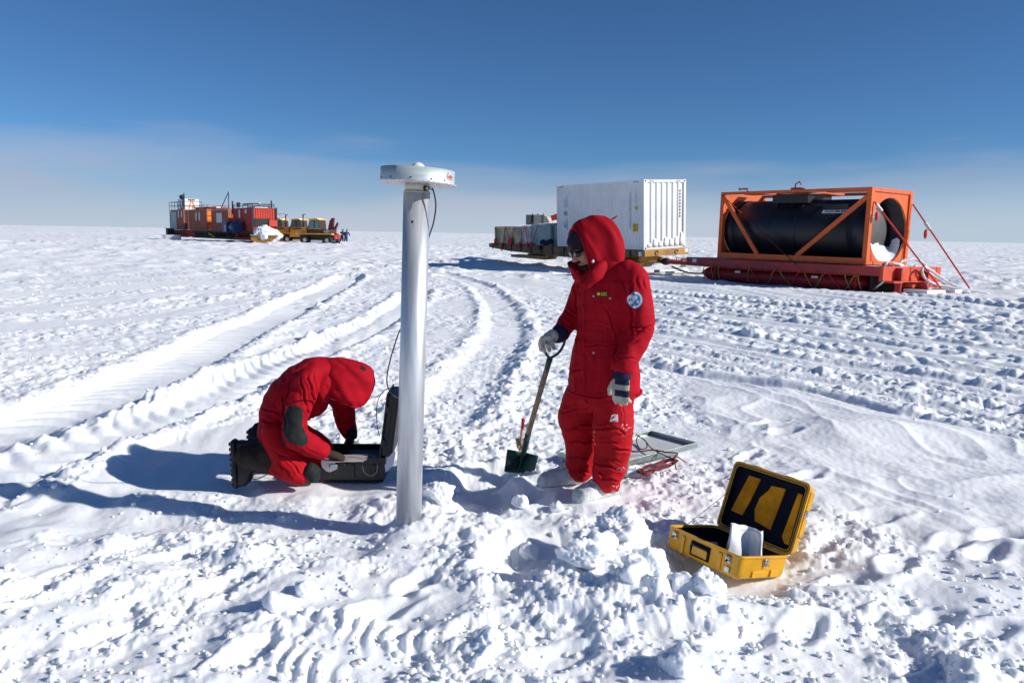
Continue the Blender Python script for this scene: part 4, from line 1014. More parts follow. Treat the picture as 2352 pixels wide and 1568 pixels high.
    if Sx.x > 0:
        gm = MB(); P = glove(gm, wl+Vector((-.002, 0, -.010)), D, Pn, -1, curl=.7, size=1.16)
    fz = fuse(gm, .0045, 2, .5, lambda P_, N_: .0012*perlin(P_[:, 0]*60, P_[:, 2]*60, 7), 0)
    for i, f in enumerate(fz.f):
        c = sum((Vector(fz.v[k]) for k in f), Vector())/len(f); rel = c-(wl); dz = -rel.z
        outer = (c-wl).dot(Pn.normalized()) < -.004
        if (outer and (dz < .052 or (.085 < dz < .125)) and rel.x > -.045): fz.mi[i] = 1
    fz.build('glove', [M['leather'], M['navy']], t)
    # other hand closed over the spade grip
    m = MB(); limb(m, [(1290, 760, 5.06, .055, .055), (1284, 768, 5.04, .055, .058), (1278, 773, 5.02, .048, .05)], 20); m.build('glove_cuff', M['navy'], t)
    gm = MB(); w2 = Vector(A(1275, 770, 5.03)); g0 = Vector(A(1258, 781, 5.0)); 
    gm.tube([Vector(A(1279, 770, 5.03)), Vector(A(1268, 770, 4.995)), Vector(A(1256, 775, 4.97))], [.036, .040, .030], 14)
    gm.ell(Vector(A(1264, 771, 5.0)), (.045, .045, .026))
    tips = [(1243, 803, 4.95), (1250, 806, 4.99), (1262, 804, 5.04), (1272, 800, 5.08)]; kn = [(1246, 776, 4.94), (1253, 773, 4.96), (1263, 772, 5.0), (1272, 772, 5.05)]; mid = [(1241, 790, 4.935), (1248, 791, 4.965), (1259, 792, 5.02), (1269, 790, 5.065)]
    for a, b, c_ in zip(kn, mid, tips):
        pts = [Vector(A(1264, 773, a[2]+.01)), Vector(A(*a)), Vector(A(*b)), Vector(A(*c_))]; cc = catmull([tuple(q) for q in pts], 3); gm.tube(cc, [.0145]*len(cc), 10); gm.ell(pts[-1], (.0135,)*3, nu=8, nv=6)
    pts = [Vector(A(1272, 776, 4.98)), Vector(A(1268, 786, 4.95)), Vector(A(1259, 793, 4.935))]; gm.tube([tuple(q) for q in pts], [.016, .015, .013], 10); gm.ell(pts[-1], (.013,)*3, nu=8, nv=6)
    fuse(gm, .0045, 1, .5).build('glove', M['leather'], t)
    # --- trousers
    m = MB(); rg = []
    for y, cx, a, b in ((868, 1387, .19, .14), (890, 1386, .20, .148), (912, 1383, .212, .150), (940, 1378, .21, .14)):
        c = Vector(A(cx, y, Y0)); rg.append([tuple(c+wv*(a*math.cos(q))+f2*(b*math.sin(q))) for q in [k*math.pi/12 for k in range(24)]])
    m.loft([[tuple(q) for q in r] for r in resample(rg, 3)])
    limb(m, [(1418, 890, 4.90, .115, .12), (1410, 940, 4.87, .124, .125), (1409, 985, 4.85, .127, .13), (1409, 1025, 4.85, .118, .122), (1401, 1062, 4.85, .110, .115), (1396, 1090, 4.85, .097, .10), (1394, 1105, 4.85, .083, .09), (1397, 1112, 4.86, .070, .08)], 24)
    limb(m, [(1345, 890, 5.06, .115, .12), (1328, 940, 5.07, .124, .12), (1326, 965, 5.08, .122, .12), (1334, 1015, 5.09, .106, .11), (1334, 1055, 5.1, .098, .10), (1333, 1080, 5.1, .088, .09), (1337, 1092, 5.1, .070, .08)], 24)
    Tt = [(1290, 945, 1350, 935, .007, .008), (1310, 982, 1362, 970, .007, .012), (1290, 988, 1335, 982, .006, .008), (1300, 1012, 1350, 1014, .007, .012), (1335, 1018, 1368, 1008, .006, .010), (1302, 1048, 1350, 1050, .007, .012), (1305, 1078, 1352, 1084, .008, .012), (1368, 982, 1410, 986, .007, .012), (1400, 975, 1440, 1000, .006, .008), (1372, 1010, 1420, 1018, .006, .008), (1412, 1030, 1450, 1038, .007, .012), (1368, 1062, 1415, 1076, .007, .014), (1415, 1078, 1440, 1078, .006, .010), (1385, 1050, 1430, 1062, .006, .006), (1372, 1005, 1384, 1000, .006, .008), (1425, 1000, 1456, 990, .007, .010), (1375, 1095, 1420, 1105, .006, .010), (1362, 940, 1364, 1090, .006, .010), (1340, 900, 1352, 930, .006, .006), (1430, 925, 1434, 980, .004, .004)]
    def dt(P_, N_):
        return 1.35*folds(P_, N_, 4.92, Tt)+.007*perlin(P_[:, 0]*7+P_[:, 1]*6, P_[:, 2]*9, 31)+.002*np.clip(perlin(P_[:, 0]*5+P_[:, 1]*4, P_[:, 2]*16+P_[:, 0]*6, 32), -.3, 1)+.003*perlin(P_[:, 0]*24, P_[:, 2]*24, 33)
    tr = fuse(m, .0075, 3, .5, dt, 1).build('trousers', M['red2'], t)
    bt = BVHTree.FromPolygons([v.co+Vector(t.location) for v in tr.data.vertices], [tuple(p.vertices) for p in tr.data.polygons])
    # gaiter point over the near boot
    m = MB(); pts = [A(1372, 1090, 4.74), A(1418, 1084, 4.80), A(1426, 1110, 4.84), A(1421, 1133, 4.86), A(1404, 1122, 4.80), A(1385, 1108, 4.745)]
    m.prism([tuple(q) for q in pts], (.0, .05, 0)); fuse(m, .006, 4, .5, lambda P_, N_: .004*perlin(P_[:, 0]*30, P_[:, 2]*30, 35), 1).build('trouser_hem', M['red2'], t)
    lg = decal(bt, 1410, 959.5, [(-9, 8.5), (-5.5, -6), (0, -8.5), (9.5, -8), (9.5, 8.5), (0, 8.6)], 'thigh_patch', M['lab_w'], off=.004)
    if lg:
        for pts in (([(-6, 3), (-4.5, 3), (-3, -1), (-4, -1)]), ([(-2.5, 3), (-1, 3), (.5, -4), (-.8, -4)]), ([(1.0, 3), (2.6, 3), (3, -1), (6, -1.5), (6, -3), (3, -2.8), (3.4, -5), (7, -5.6), (6.6, -7), (1.6, -6)])):
            decal(bt, 1409, 959, pts, 'patch_mark', M['lab_r'], off=.0055, parent=lg)
        p, nr = hit(bt, 1410, 966); L4 = frame(p+nr*.0062, Vector((1, .15, 0)), nr)
        text('tecnoalp', .0105, L4, M['blk'], 'patch_lettering', lg, ext=.0004, bold=.0003)
    for x, y in ((1379, 912), (1428, 916)):
        p, nr = hit(bt, x, y)
        if p: m = MB(); m.cyl(p-nr*.002, p+nr*.004, .007, .006, 12); m.build('snap_stud', M['dark'], t)
    # frost flecks
    rs = random.Random(3); m = MB()
    for x, y in [(1435+rs.uniform(-14, 14), 982+rs.uniform(-8, 8)) for _ in range(14)]+[(1420+rs.uniform(-12, 14), 1075+rs.uniform(-2, 3)) for _ in range(10)]+[(1412+rs.uniform(-10, 10), 1122+rs.uniform(-8, 8)) for _ in range(16)]+[(1365+rs.uniform(-3, 3), 1005+rs.uniform(-15, 15)) for _ in range(6)]:
        p, nr = hit(bt, x, y)
        if p: r_ = rs.uniform(.001, .003); m.ell(p+nr*.001, (r_*1.6, r_, r_), nu=6, nv=4)
    m.build('frost', M['snowb'], t)
    # --- boots
    def bootM(heel, toe, z=0.):
        h = Vector((*heel, z)); d = (Vector((*toe, z))-h); ang = math.atan2(d.y, d.x); return Matrix.Translation(h+d.normalized()*.10+Vector((0, 0, 0))) @ Matrix.Rotation(ang, 4, 'Z')
    h1, t1 = G(1412, 1136), G(1334, 1154); h2, t2 = G(1345, 1112), G(1252, 1118)
    for hh, tt in ((h1, t1), (h2, t2)):
        Tb = bootM(hh, tt, -.012); b = boot(Tb, (M['canvas'], M['plas_w']), t)
        for k in range(5):
            x = .03+.022*k; zz = .170-.0115*k; l = MB(Tb); l.tube([(x, -.022, zz-.006), (x+.006, 0, zz+.003), (x, .022, zz-.006)], .0032, 6); l.tube([(x, .022, zz-.006), (x+.02, -.022, zz-.016)], .003, 6); l.build('lace', M['plas_w'], b)
standing()
# ------------------------------------------------------------------ kneeling person
def kneeling():
    t = thing('person', 'person in a red hooded suit kneeling and bending over the open black case', 'person', (-1.45, 5.15, 0))
    Fk = Vector((.25, -.18, -.95)); Uk = Vector((.93, -.10, .22)); hc = A(788, 884, 5.19)
    T, m = head_shape(hc, Fk, Uk, 1.0)
    m.tube([T @ Vector((-.03, 0, -.10)), Vector(A(752, 862, 5.20)), Vector(A(725, 876, 5.20))], [.045, .045, .06], 14)
    limb(m, [(728, 876, 5.20, .06, .10), (705, 889, 5.20, .09, .14), (668, 925, 5.18, .10, .15), (643, 970, 5.18, .10, .16)], 16)
    limb(m, [(712, 880, 5.0, .05, .05), (684, 945, 4.95, .045, .045), (680, 1005, 4.94, .04, .04), (735, 1035, 4.98, .035, .035), (765, 1050, 5.04, .03, .03)], 12)
    limb(m, [(762, 895, 5.38, .05, .05), (790, 950, 5.44, .045, .045), (802, 1000, 5.38, .035, .035), (805, 1018, 5.36, .03, .03)], 12)
    limb(m, [(640, 990, 5.04, .08, .08), (668, 1050, 5.0, .075, .075), (688, 1080, 4.99, .055, .055), (640, 1072, 5.02, .05, .05), (575, 1055, 5.04, .045, .045)], 12)
    limb(m, [(650, 985, 5.32, .08, .08), (720, 1030, 5.36, .07, .07), (735, 1050, 5.36, .055, .055), (660, 1020, 5.36, .05, .05), (600, 1000, 5.36, .04, .04)], 12)
    m.ell(A(553, 1055, 5.04), (.05, .045, .11)); m.ell(A(590, 1010, 5.36), (.05, .045, .09))
    fuse(m, .008, 2, .5).build('body', M['skin'], t)
    m = MB(T); m.ell((-.014, 0, .050), (.100, .080, .074)); m.ell((-.016, 0, .030), (.100, .080, .050)); fuse(m, .007, 2).build('balaclava', M['black_fab'], t)
    m = MB(); limb(m, [(780, 880, 5.17, .085, .09), (758, 876, 5.16, .10, .12), (734, 890, 5.15, .11, .13)], 16); fuse(m, .008, 2, .5, lambda P, N_: .004*perlin(P[:, 0]*30, P[:, 2]*30, 5), 1).build('collar', M['red'], t)
    g = MB(T)
    for s in (-1, 1): g.ell((.092, s*.030, .004), (.016, .032, .024), nu=14, nv=8)
    g.build('goggles', M['glass_dark'], t)
    # jacket
    m = MB()
    limb(m, [(628, 1000, 5.16, .10, .19), (638, 975, 5.16, .125, .20), (653, 933, 5.17, .142, .20), (678, 896, 5.18, .142, .205), (706, 870, 5.18, .128, .215), (732, 855, 5.18, .104, .185), (756, 854, 5.18, .095, .13), (766, 856, 5.18, .085, .11)], 26)
    limb(m, [(690, 930, 5.24, .12, .12), (715, 915, 5.25, .125, .13), (728, 900, 5.25, .11, .13)], 18)
    limb(m, [(716, 862, 5.02, .075, .085), (705, 885, 4.97, .085, .09), (686, 930, 4.93, .082, .085), (676, 975, 4.91, .082, .084), (680, 1004, 4.91, .082, .082), (706, 1020, 4.92, .073, .075), (732, 1034, 4.96, .062, .065), (743, 1039, 4.98, .056, .06)], 22)
    limb(m, [(764, 885, 5.35, .085, .085), (783, 925, 5.42, .080, .08), (793, 958, 5.44, .072, .072), (800, 985, 5.41, .060, .062), (804, 998, 5.39, .054, .056)], 20)
    J = [(690, 870, 705, 940, .006, .010), (706, 862, 722, 925, .006, .010), (720, 860, 730, 915, .006, .008), (700, 930, 718, 968, .006, .010), (672, 866, 650, 900, .006, .006), (655, 880, 630, 930, .008, .006), (652, 905, 652, 985, .006, .012), (668, 870, 660, 920, .006, .006), (600, 960, 650, 985, .008, .010), (603, 935, 645, 950, .007, .006), (700, 978, 716, 1000, .006, .010), (716, 985, 735, 1010, .006, .008), (700, 1026, 726, 1044, .005, .006), (775, 930, 808, 940, .006, .008), (784, 965, 812, 970, .006, .008), (720, 835, 680, 845, .004, .004)]
    def dj(P, N_):
        return 1.5*folds(P, N_, 4.98, J)+.009*perlin(P[:, 0]*9+P[:, 1]*5, P[:, 2]*8, 41)+.004*np.clip(perlin(P[:, 0]*14+P[:, 2]*14, P[:, 2]*7-P[:, 0]*7, 42), -.5, 1)+.0025*perlin(P[:, 0]*26, P[:, 2]*26, 43)
    jk = fuse(m, .008, 4, .5, dj, 1)
    for i, f in enumerate(jk.f):                                  # elbow patch sewn in dark cloth
        c = sum((Vector(jk.v[k]) for k in f), Vector())/len(f)
        h, Yq, Zq = c[0], c[1], c[2]-EYE; cp, sp = math.cos(PITCH), math.sin(PITCH); dep = Yq*cp-Zq*sp; q = (Yq*sp+Zq*cp)/dep; h = h/dep; c_, s_ = math.cos(ROLL), math.sin(ROLL)
        X = 1176+(h*c_+q*s_)*FPX; Yp = 784-(-h*s_+q*c_)*FPX
        if c.y < 4.99 and bool(inside(np.array([X]), np.array([Yp]), [(657, 938), (664, 931), (688, 933), (697, 941), (694, 975), (708, 1005), (706, 1019), (692, 1026), (668, 1017), (653, 1000), (651, 975)])[0]): jk.mi[i] = 1
        if c.y < 5.12 and bool(inside(np.array([X]), np.array([Yp]), [(610, 983), (626, 985), (640, 992), (655, 1012), (664, 1040), (640, 1043), (614, 1012), (600, 990)])[0]): jk.mi[i] = 1
    jo = jk.build('jacket', [M['red'], M['patch']], t)
    from mathutils.bvhtree import BVHTree
    bv = BVHTree.FromPolygons([v.co+Vector(t.location) for v in jo.data.vertices], [tuple(p.vertices) for p in jo.data.polygons])
    # hood
    m = MB(); prs = [((760, 906), (828, 935), .062, 5.12), ((749, 893), (838, 927), .098, 5.14), ((741, 874), (850, 906), .130, 5.17), ((739, 855), (859, 881), .135, 5.18), ((741, 840), (861, 862), .118, 5.18), ((746, 828), (853, 846), .094, 5.18), ((752, 822), (835, 834), .064, 5.18), ((765, 820), (808, 826), .030, 5.18)]
    rg = resample([rpair(a, b, Yq, bb, (.05, 1, 0), 28) for a, b, bb, Yq in prs], 4); out = []
    for i, r in enumerate(rg):
        r = np.array(r); c = r.mean(0); nn = (r-c)/np.linalg.norm(r-c, axis=1)[:, None]
        w_ = .026*np.clip(perlin(np.arange(28)*.55+i*.20, np.full(28, i*.05), 51), -.6, .5)+.010*perlin(np.arange(28)*1.1-i*.2, np.full(28, i*.22), 52); w_[0] = (w_[1]+w_[-1])/2
        out.append([tuple(q) for q in r+nn*w_[:, None]])
    n = 28; c = np.array(out[-1]).mean(0)+np.array((.003, 0, .008))
    m.loft(out, caps=False); b = len(m.v)-n; m.v.append(tuple(c))
    for k in range(n): m.f.append((b+k, b+(k+1) % n, b+n)); m.mi.append(0); m.sm.append(True)
    m.build('hood', M['red'], t, solid=.012, sub=1)
    m = MB(); m.tube([tuple(q) for q in out[0]]+[tuple(out[0][0])], .008, 8); m.build('hood_hem', M['red'], t)
    from mathutils.bvhtree import BVHTree
    bh = BVHTree.FromPolygons([Vector(v) for v in m.v[:0]]+[Vector(q) for r in out for q in r], [(i*28+k, i*28+(k+1) % 28, (i+1)*28+(k+1) % 28, (i+1)*28+k) for i in range(len(out)-1) for k in range(28)])
    tb = []
    for x, y in ((830, 838), (836, 841), (842, 846), (838, 851), (829, 845)):
        d = Vector(ray(x, y)).normalized(); h = bh.ray_cast(Vector((0, 0, EYE)), d)
        if h[0] is not None: tb.append(h[0]-d*.006)
    if len(tb) > 2: m = MB(); m.add(tb, [tuple(range(len(tb)))]); m.build('hood_tab', M['patch'], t, solid=.002)
    # trousers
    m = MB()
    limb(m, [(632, 985, 5.05, .10, .12), (648, 1020, 5.02, .11, .12), (668, 1058, 4.99, .108, .115), (690, 1086, 4.97, .090, .10), (700, 1092, 4.97, .07, .08)], 22)
    limb(m, [(690, 1078, 4.97, .085, .09), (655, 1072, 5.0, .085, .085), (626, 1062, 5.02, .080, .08)], 22)
    limb(m, [(652, 985, 5.30, .10, .11), (700, 1010, 5.33, .10, .10), (738, 1030, 5.35, .085, .09), (746, 1052, 5.35, .075, .08)], 20)
    limb(m, [(740, 1055, 5.35, .07, .08), (690, 1035, 5.36, .075, .08), (640, 1012, 5.36, .07, .075)], 20)
    limb(m, [(640, 985, 5.05, .10, .10), (640, 985, 5.30, .10, .10)], 20)
    Tk = [(640, 1062, 668, 1095, .006, .010), (660, 1050, 690, 1090, .006, .010), (680, 1048, 700, 1075, .006, .008), (636, 1040, 660, 1050, .006, .008), (622, 1075, 660, 1100, .006, .008), (690, 1060, 710, 1050, .005, .006)]
    tr = fuse(m, .008, 3, .5, lambda P, N_: folds(P, N_, 4.95, Tk)+.006*perlin(P[:, 0]*10, P[:, 2]*10+P[:, 1]*5, 61)+.003*perlin(P[:, 0]*26, P[:, 2]*26, 62), 1)
    tr.build('trousers', M['red2'], t)
    m = MB(); limb(m, [(706, 1076, 4.93, .05, .05), (718, 1084, 4.95, .052, .06), (722, 1098, 4.96, .04, .05)], 14); fuse(m, .008, 2).build('knee_patch', M['patch'], t)
    # gaiters and boots
    m = MB(); limb(m, [(630, 1058, 5.02, .090, .088), (612, 1052, 5.02, .098, .096), (588, 1048, 5.03, .102, .10), (566, 1048, 5.03, .098, .098), (557, 1056, 5.03, .08, .08)], 20)
    m2 = fuse(m, .008, 2, .5, lambda P, N_: .006*perlin(P[:, 0]*16, P[:, 2]*9, 71)+.003*perlin(P[:, 0]*35, P[:, 2]*35, 72), 1); m2.build('gaiter', M['brown'], t)
    m = MB(); limb(m, [(640, 1010, 5.36, .075, .075), (615, 995, 5.37, .078, .075), (590, 992, 5.38, .07, .07)], 18); fuse(m, .008, 2).build('gaiter', M['black_fab'], t)
    def vboot(top, bot, Y):
        a = Vector(A(*top, Y)); b = Vector(A(*bot, Y)); x = (b-a).normalized(); z = Vector((1, .05, 0)); z = (z-x*z.dot(x)).normalized(); y = z.cross(x)
        Tb = Matrix(((x.x, y.x, z.x, 0), (x.y, y.y, z.y, 0), (x.z, y.z, z.z, 0), (0, 0, 0, 1))); Tb.translation = a+x*.115-z*.02
        b_ = boot(Tb, (M['rubber'], M['rubber']), t, L=.30, W=.12)
        l = MB(Tb)
        for k in range(9):
            l.box(-.09+.034*k, -.09+.034*k+.018, -.05, .05, -.010, .002)
        l.build('sole_lugs', M['rubber'], b_)
        fr = MB(Tb); rs = random.Random(5)
        for k in range(26): fr.ell((rs.uniform(-.09, .2), rs.uniform(-.05, .05), rs.uniform(-.012, .004)), (.006, .006, .003), nu=6, nv=4)
        fr.build('frost', M['snowb'], b_)
    vboot((540, 1004), (548, 1108), 5.03); vboot((580, 978), (582, 1050), 5.38)
    # gloves
    gm = MB(); glove(gm, Vector(A(806, 1000, 5.36)), Vector((-.25, -.12, -1)), Vector((-.8, -.1, .2)), 1, curl=.8, size=1.0)
    limb(gm, [(805, 990, 5.39, .050, .05), (806, 1003, 5.37, .045, .045)], 14)
    fuse(gm, .005, 2).build('glove', M['black_fab'], t)
    gm = MB(); glove(gm, Vector(A(752, 1040, 4.99)), Vector((.9, .25, -.35)), Vector((0, .1, -1)), 1, curl=.5, size=.95)
    fuse(gm, .005, 2).build('glove', M['brown'], t)
    # labels
    def patch(quad, name, mt_):
        P_ = []
        for x, y in quad:
            d = Vector(ray(x, y)).normalized(); h = bv.ray_cast(Vector((0, 0, EYE)), d)
            if h[0] is None: return
            P_.append(h[0]-d*.008)
        m = MB(); m.add(P_, [tuple(range(len(P_)))]); m.build(name, mt_, t, solid=.003)
    patch([(731, 944), (741, 935), (752, 932), (751, 939), (741, 944), (733, 951)], 'chest_label', M['paper2'])
    patch([(710, 974), (730, 971), (730, 978), (711, 981)], 'sleeve_badge', M['lab_b'])
kneeling()
# ------------------------------------------------------------------ black case with electronics
def black_case():
    x0, y0 = G(737.6, 1104, .0); x1, _ = G(884, 1104, .0); z1 = float(A(810, 1050, y0)[2])
    T = Matrix.Translation((x0, y0, -.01)) @ Matrix.Rotation(R(2), 4, 'Z'); W = x1-x0; D = .34; H = z1+.01
    t = thing('black_case', 'open black equipment case on the snow between the kneeling person and the tube', 'case', mat=T)
    print('BCASE', W, H)
    m = MB(T); m.loft([[(a, b, z) for a, b in ((g, g), (W-g, g), (W-g, D-g), (g, D-g))] for z, g in ((0, .015), (.02, .002), (H*.72, 0))]+[[(a, b, z) for a, b in ((-g, -g), (W+g, -g), (W+g, D+g), (-g, D+g))] for z, g in ((H*.74, .008), (H, .008), (H, -.012), (H*.3, -.016))], smooth=False)
    m.build('base', M['case_b'], t, bevel=.004)
    for x in (.06, W*.5, W-.07): m = MB(T); m.box(x-.012, x+.012, -.010, .004, .03, H-.05); m.build('moulded_rib', M['case_b'], t, bevel=.003)
    m = MB(T); m.box(.016, W-.016, .016, D-.016, H*.30, H*.62); m.build('foam_insert', M['foam'], t)
    m = MB(T); m.box(.10, W-.05, .10, D-.05, H*.6205, H*.86); m.build('receiver', M['dark'], t, bevel=.004)
    m = MB(T); m.box(W-.15, W-.06, .05, .10, H*.6205, H*.92); m.build('battery', M['lab_b'], t, bevel=.003)
    # lid stands up on the right side hinge
    a = Vector(A(877, 1050, y0+.1)); hx = W+.008; Lh = .435; th_ = .085; ang = R(7)
    LT = T @ Matrix.Translation((hx-.045, 0, H)) @ Matrix.Rotation(ang, 4, 'Y')
    m = MB(LT); m.box(0, .012, -.008, D+.008, 0, Lh); m.box(.012, th_, .004, D-.004, .01, Lh-.012); m.build('lid', M['case_b'], t, bevel=.007)
    m = MB(LT); m.box(.03, .045, -.004, .004, .03, Lh-.03); m.box(.062, .072, -.004, .004, .03, Lh-.03); m.build('lid_rib', M['case_b'], t, bevel=.002)
    for z in (.10, .33): m = MB(LT); m.box(.006, .03, -.016, -.008, z-.025, z+.025); m.build('latch', M['case_b'], t, bevel=.003)
    # papers
    def onz(x, y, z): a_, b_ = G(x, y, z); return (a_, b_, z)
    m = MB(); q = [onz(752, 1050, H+.010), onz(770, 1046, H+.012), onz(846, 1043, H+.014), onz(842, 1055, H+.010), onz(833, 1060, H+.004), onz(770, 1061, H+.006), onz(756, 1062, H+.002)]
    m.prism(q, (0, 0, .003)); tag(m.build('paper_sheet', M['paper2']), 'brownish printed paper sheet lying along the front rim of the black case', 'paper')
    m = MB(); q = [(737, 1059), (741, 1056), (752, 1057), (768, 1061), (776, 1069), (774, 1077), (758, 1084), (750, 1082), (739, 1072)]
    yy = y0-.020; m.prism([tuple(A(x, y, yy-.004*math.sin(i*2.1))) for i, (x, y) in enumerate(q)], (0, .003, 0)); tag(m.build('paper_tag', M['paper']), 'crumpled white paper tag on the front left of the black case', 'paper')
    m = MB(); q = [(882, 1062), (893, 1048), (906, 1035), (909, 1040), (903, 1068), (886, 1085)]; m.prism([tuple(A(x, y, y0+.02)) for x, y in q], (0, .004, 0)); tag(m.build('printed_leaflet', M['paper']), 'white printed leaflet between the black case and the tube', 'paper')
    # leads
    def wire(pts, r, lab, name='cable', mm=M['cable']):
        w_ = MB(); w_.tube([tuple(q) for q in catmull([tuple(A(*p)) for p in pts], 6)], r, 6); tag(w_.build(name, mm), lab, 'cable')
    wire([(872, 1002, y0+.28), (868, 985, y0+.3), (865, 960, y0+.25), (868, 920, y0+.22), (885, 895, y0+.2), (912, 888, y0+.2)], .003, 'thin black cable arching over the raised lid of the black case')
    wire([(848, 1048, y0+.10), (836, 1042, y0+.02), (832, 1060, y0-.03), (836, 1082, y0-.05), (850, 1092, y0-.05), (864, 1085, y0-.05), (866, 1065, y0-.03), (858, 1048, y0+.05), (846, 1043, y0+.12)], .0026, 'loop of grey wire hanging over the front of the black case', 'wire', M['steel'])
    wire([(757, 1073, y0-.03), (760, 1066, y0-.035), (790, 1064, y0-.02), (830, 1062, y0-.0)], .003, 'short black lead over the white tag on the black case')
    wire([(612, 1090, 5.0), (600, 1096, 4.98), (588, 1100, 4.96), (578, 1098, 4.97), (582, 1090, 5.0), (600, 1086, 5.05)], .0032, 'short black cord lying on snow by the kneeling person boot')
black_case()
# ------------------------------------------------------------------ containers, cargo sleds
def pose(X, Y, Z, yaw, rl=0., pt=0.):
    return Matrix.Translation((X, Y, Z)) @ Matrix.Rotation(yaw, 4, 'Z') @ Matrix.Rotation(rl, 4, 'Y') @ Matrix.Rotation(pt, 4, 'X')
def corr(mb, o, u, n, Lh, z0, z1, cnt, depth, flat=.30, mi=0):
    """corrugated sheet: starts at o, runs Lh along u, n is outwards, cnt ribs"""
    o = Vector(o); u = Vector(u); n = Vector(n); p = Lh/cnt; pts = []
    for i in range(cnt):
        a = i*p
        pts += [(a, 0), (a+p*flat, 0), (a+p*.5, -depth), (a+p*(.5+flat), -depth)]
    pts.append((Lh, 0)); lo = [o+u*a+n*d+Vector((0, 0, z0)) for a, d in pts]; hi = [o+u*a+n*d+Vector((0, 0, z1)) for a, d in pts]
    k = len(pts); mb.add(lo+hi, [(i, i+1, k+i+1, k+i) for i in range(k-1)], mi)
def container(t, T, L, W, H, m_panel, m_frame, nside=20, nend=7, dep=.03, post=.09, rail=.09, end_ribs=True, end_mat=None):
    m = MB(T)
    for x in (0, W-post):
        for y in (0, L-post): m.box(x, x+post, y, y+post, 0, H)
    m.build('corner_posts', m_frame, t) if False else None
    for nm, x0, x1, y0, y1 in (('corner_post', 0, post, 0, post), ('corner_post', W-post, W, 0, post), ('corner_post', 0, post, L-post, L), ('corner_post', W-post, W, L-post, L)):
        m = MB(T); m.box(x0, x1, y0, y1, 0, H); m.build(nm, m_frame, t)
    for z in (0, H-rail):
        for x in (.002, W-.07): m = MB(T); m.box(x, x+.068, post, L-post, z+.002, z+rail-.002); m.build('side_rail', m_frame, t)
        for y in (.002, L-.07): m = MB(T); m.box(post, W-post, y, y+.068, z+.002, z+rail-.002); m.build('end_rail', m_frame, t)
    m = MB(T); corr(m, (.012, post, 0), (0, 1, 0), (-1, 0, 0), L-2*post, rail, H-rail, nside, dep); m.build('side_panel', m_panel, t)
    m = MB(T); corr(m, (W-.012, post, 0), (0, 1, 0), (1, 0, 0), L-2*post, rail, H-rail, nside, dep)
    m.build('side_panel', m_panel, t)
    m = MB(T)
    if end_ribs: corr(m, (post, .014, 0), (1, 0, 0), (0, -1, 0), W-2*post, rail, H-rail, nend, dep*1.4)
    else: m.add([(post, .02, rail), (W-post, .02, rail), (W-post, .02, H-rail), (post, .02, H-rail)], [(0, 1, 2, 3)])
    e = m.build('end_panel', end_mat or m_panel, t)
    m = MB(T); corr(m, (post, L-.014, 0), (1, 0, 0), (0, 1, 0), W-2*post, rail, H-rail, nend, dep); m.build('end_panel', m_panel, t)
    m = MB(T); m.box(.07, W-.07, .07, L-.07, H-.035, H-.012); m.build('roof', m_panel, t)
    m = MB(T); m.box(.03, W-.03, .03, L-.03, .01, .05); m.build('floor', M['dark'], t)
CS = 1.12; C1 = (4.908*CS, 30.231*CS, EYE+(1.13-EYE)*CS, .526, -.052, .003)
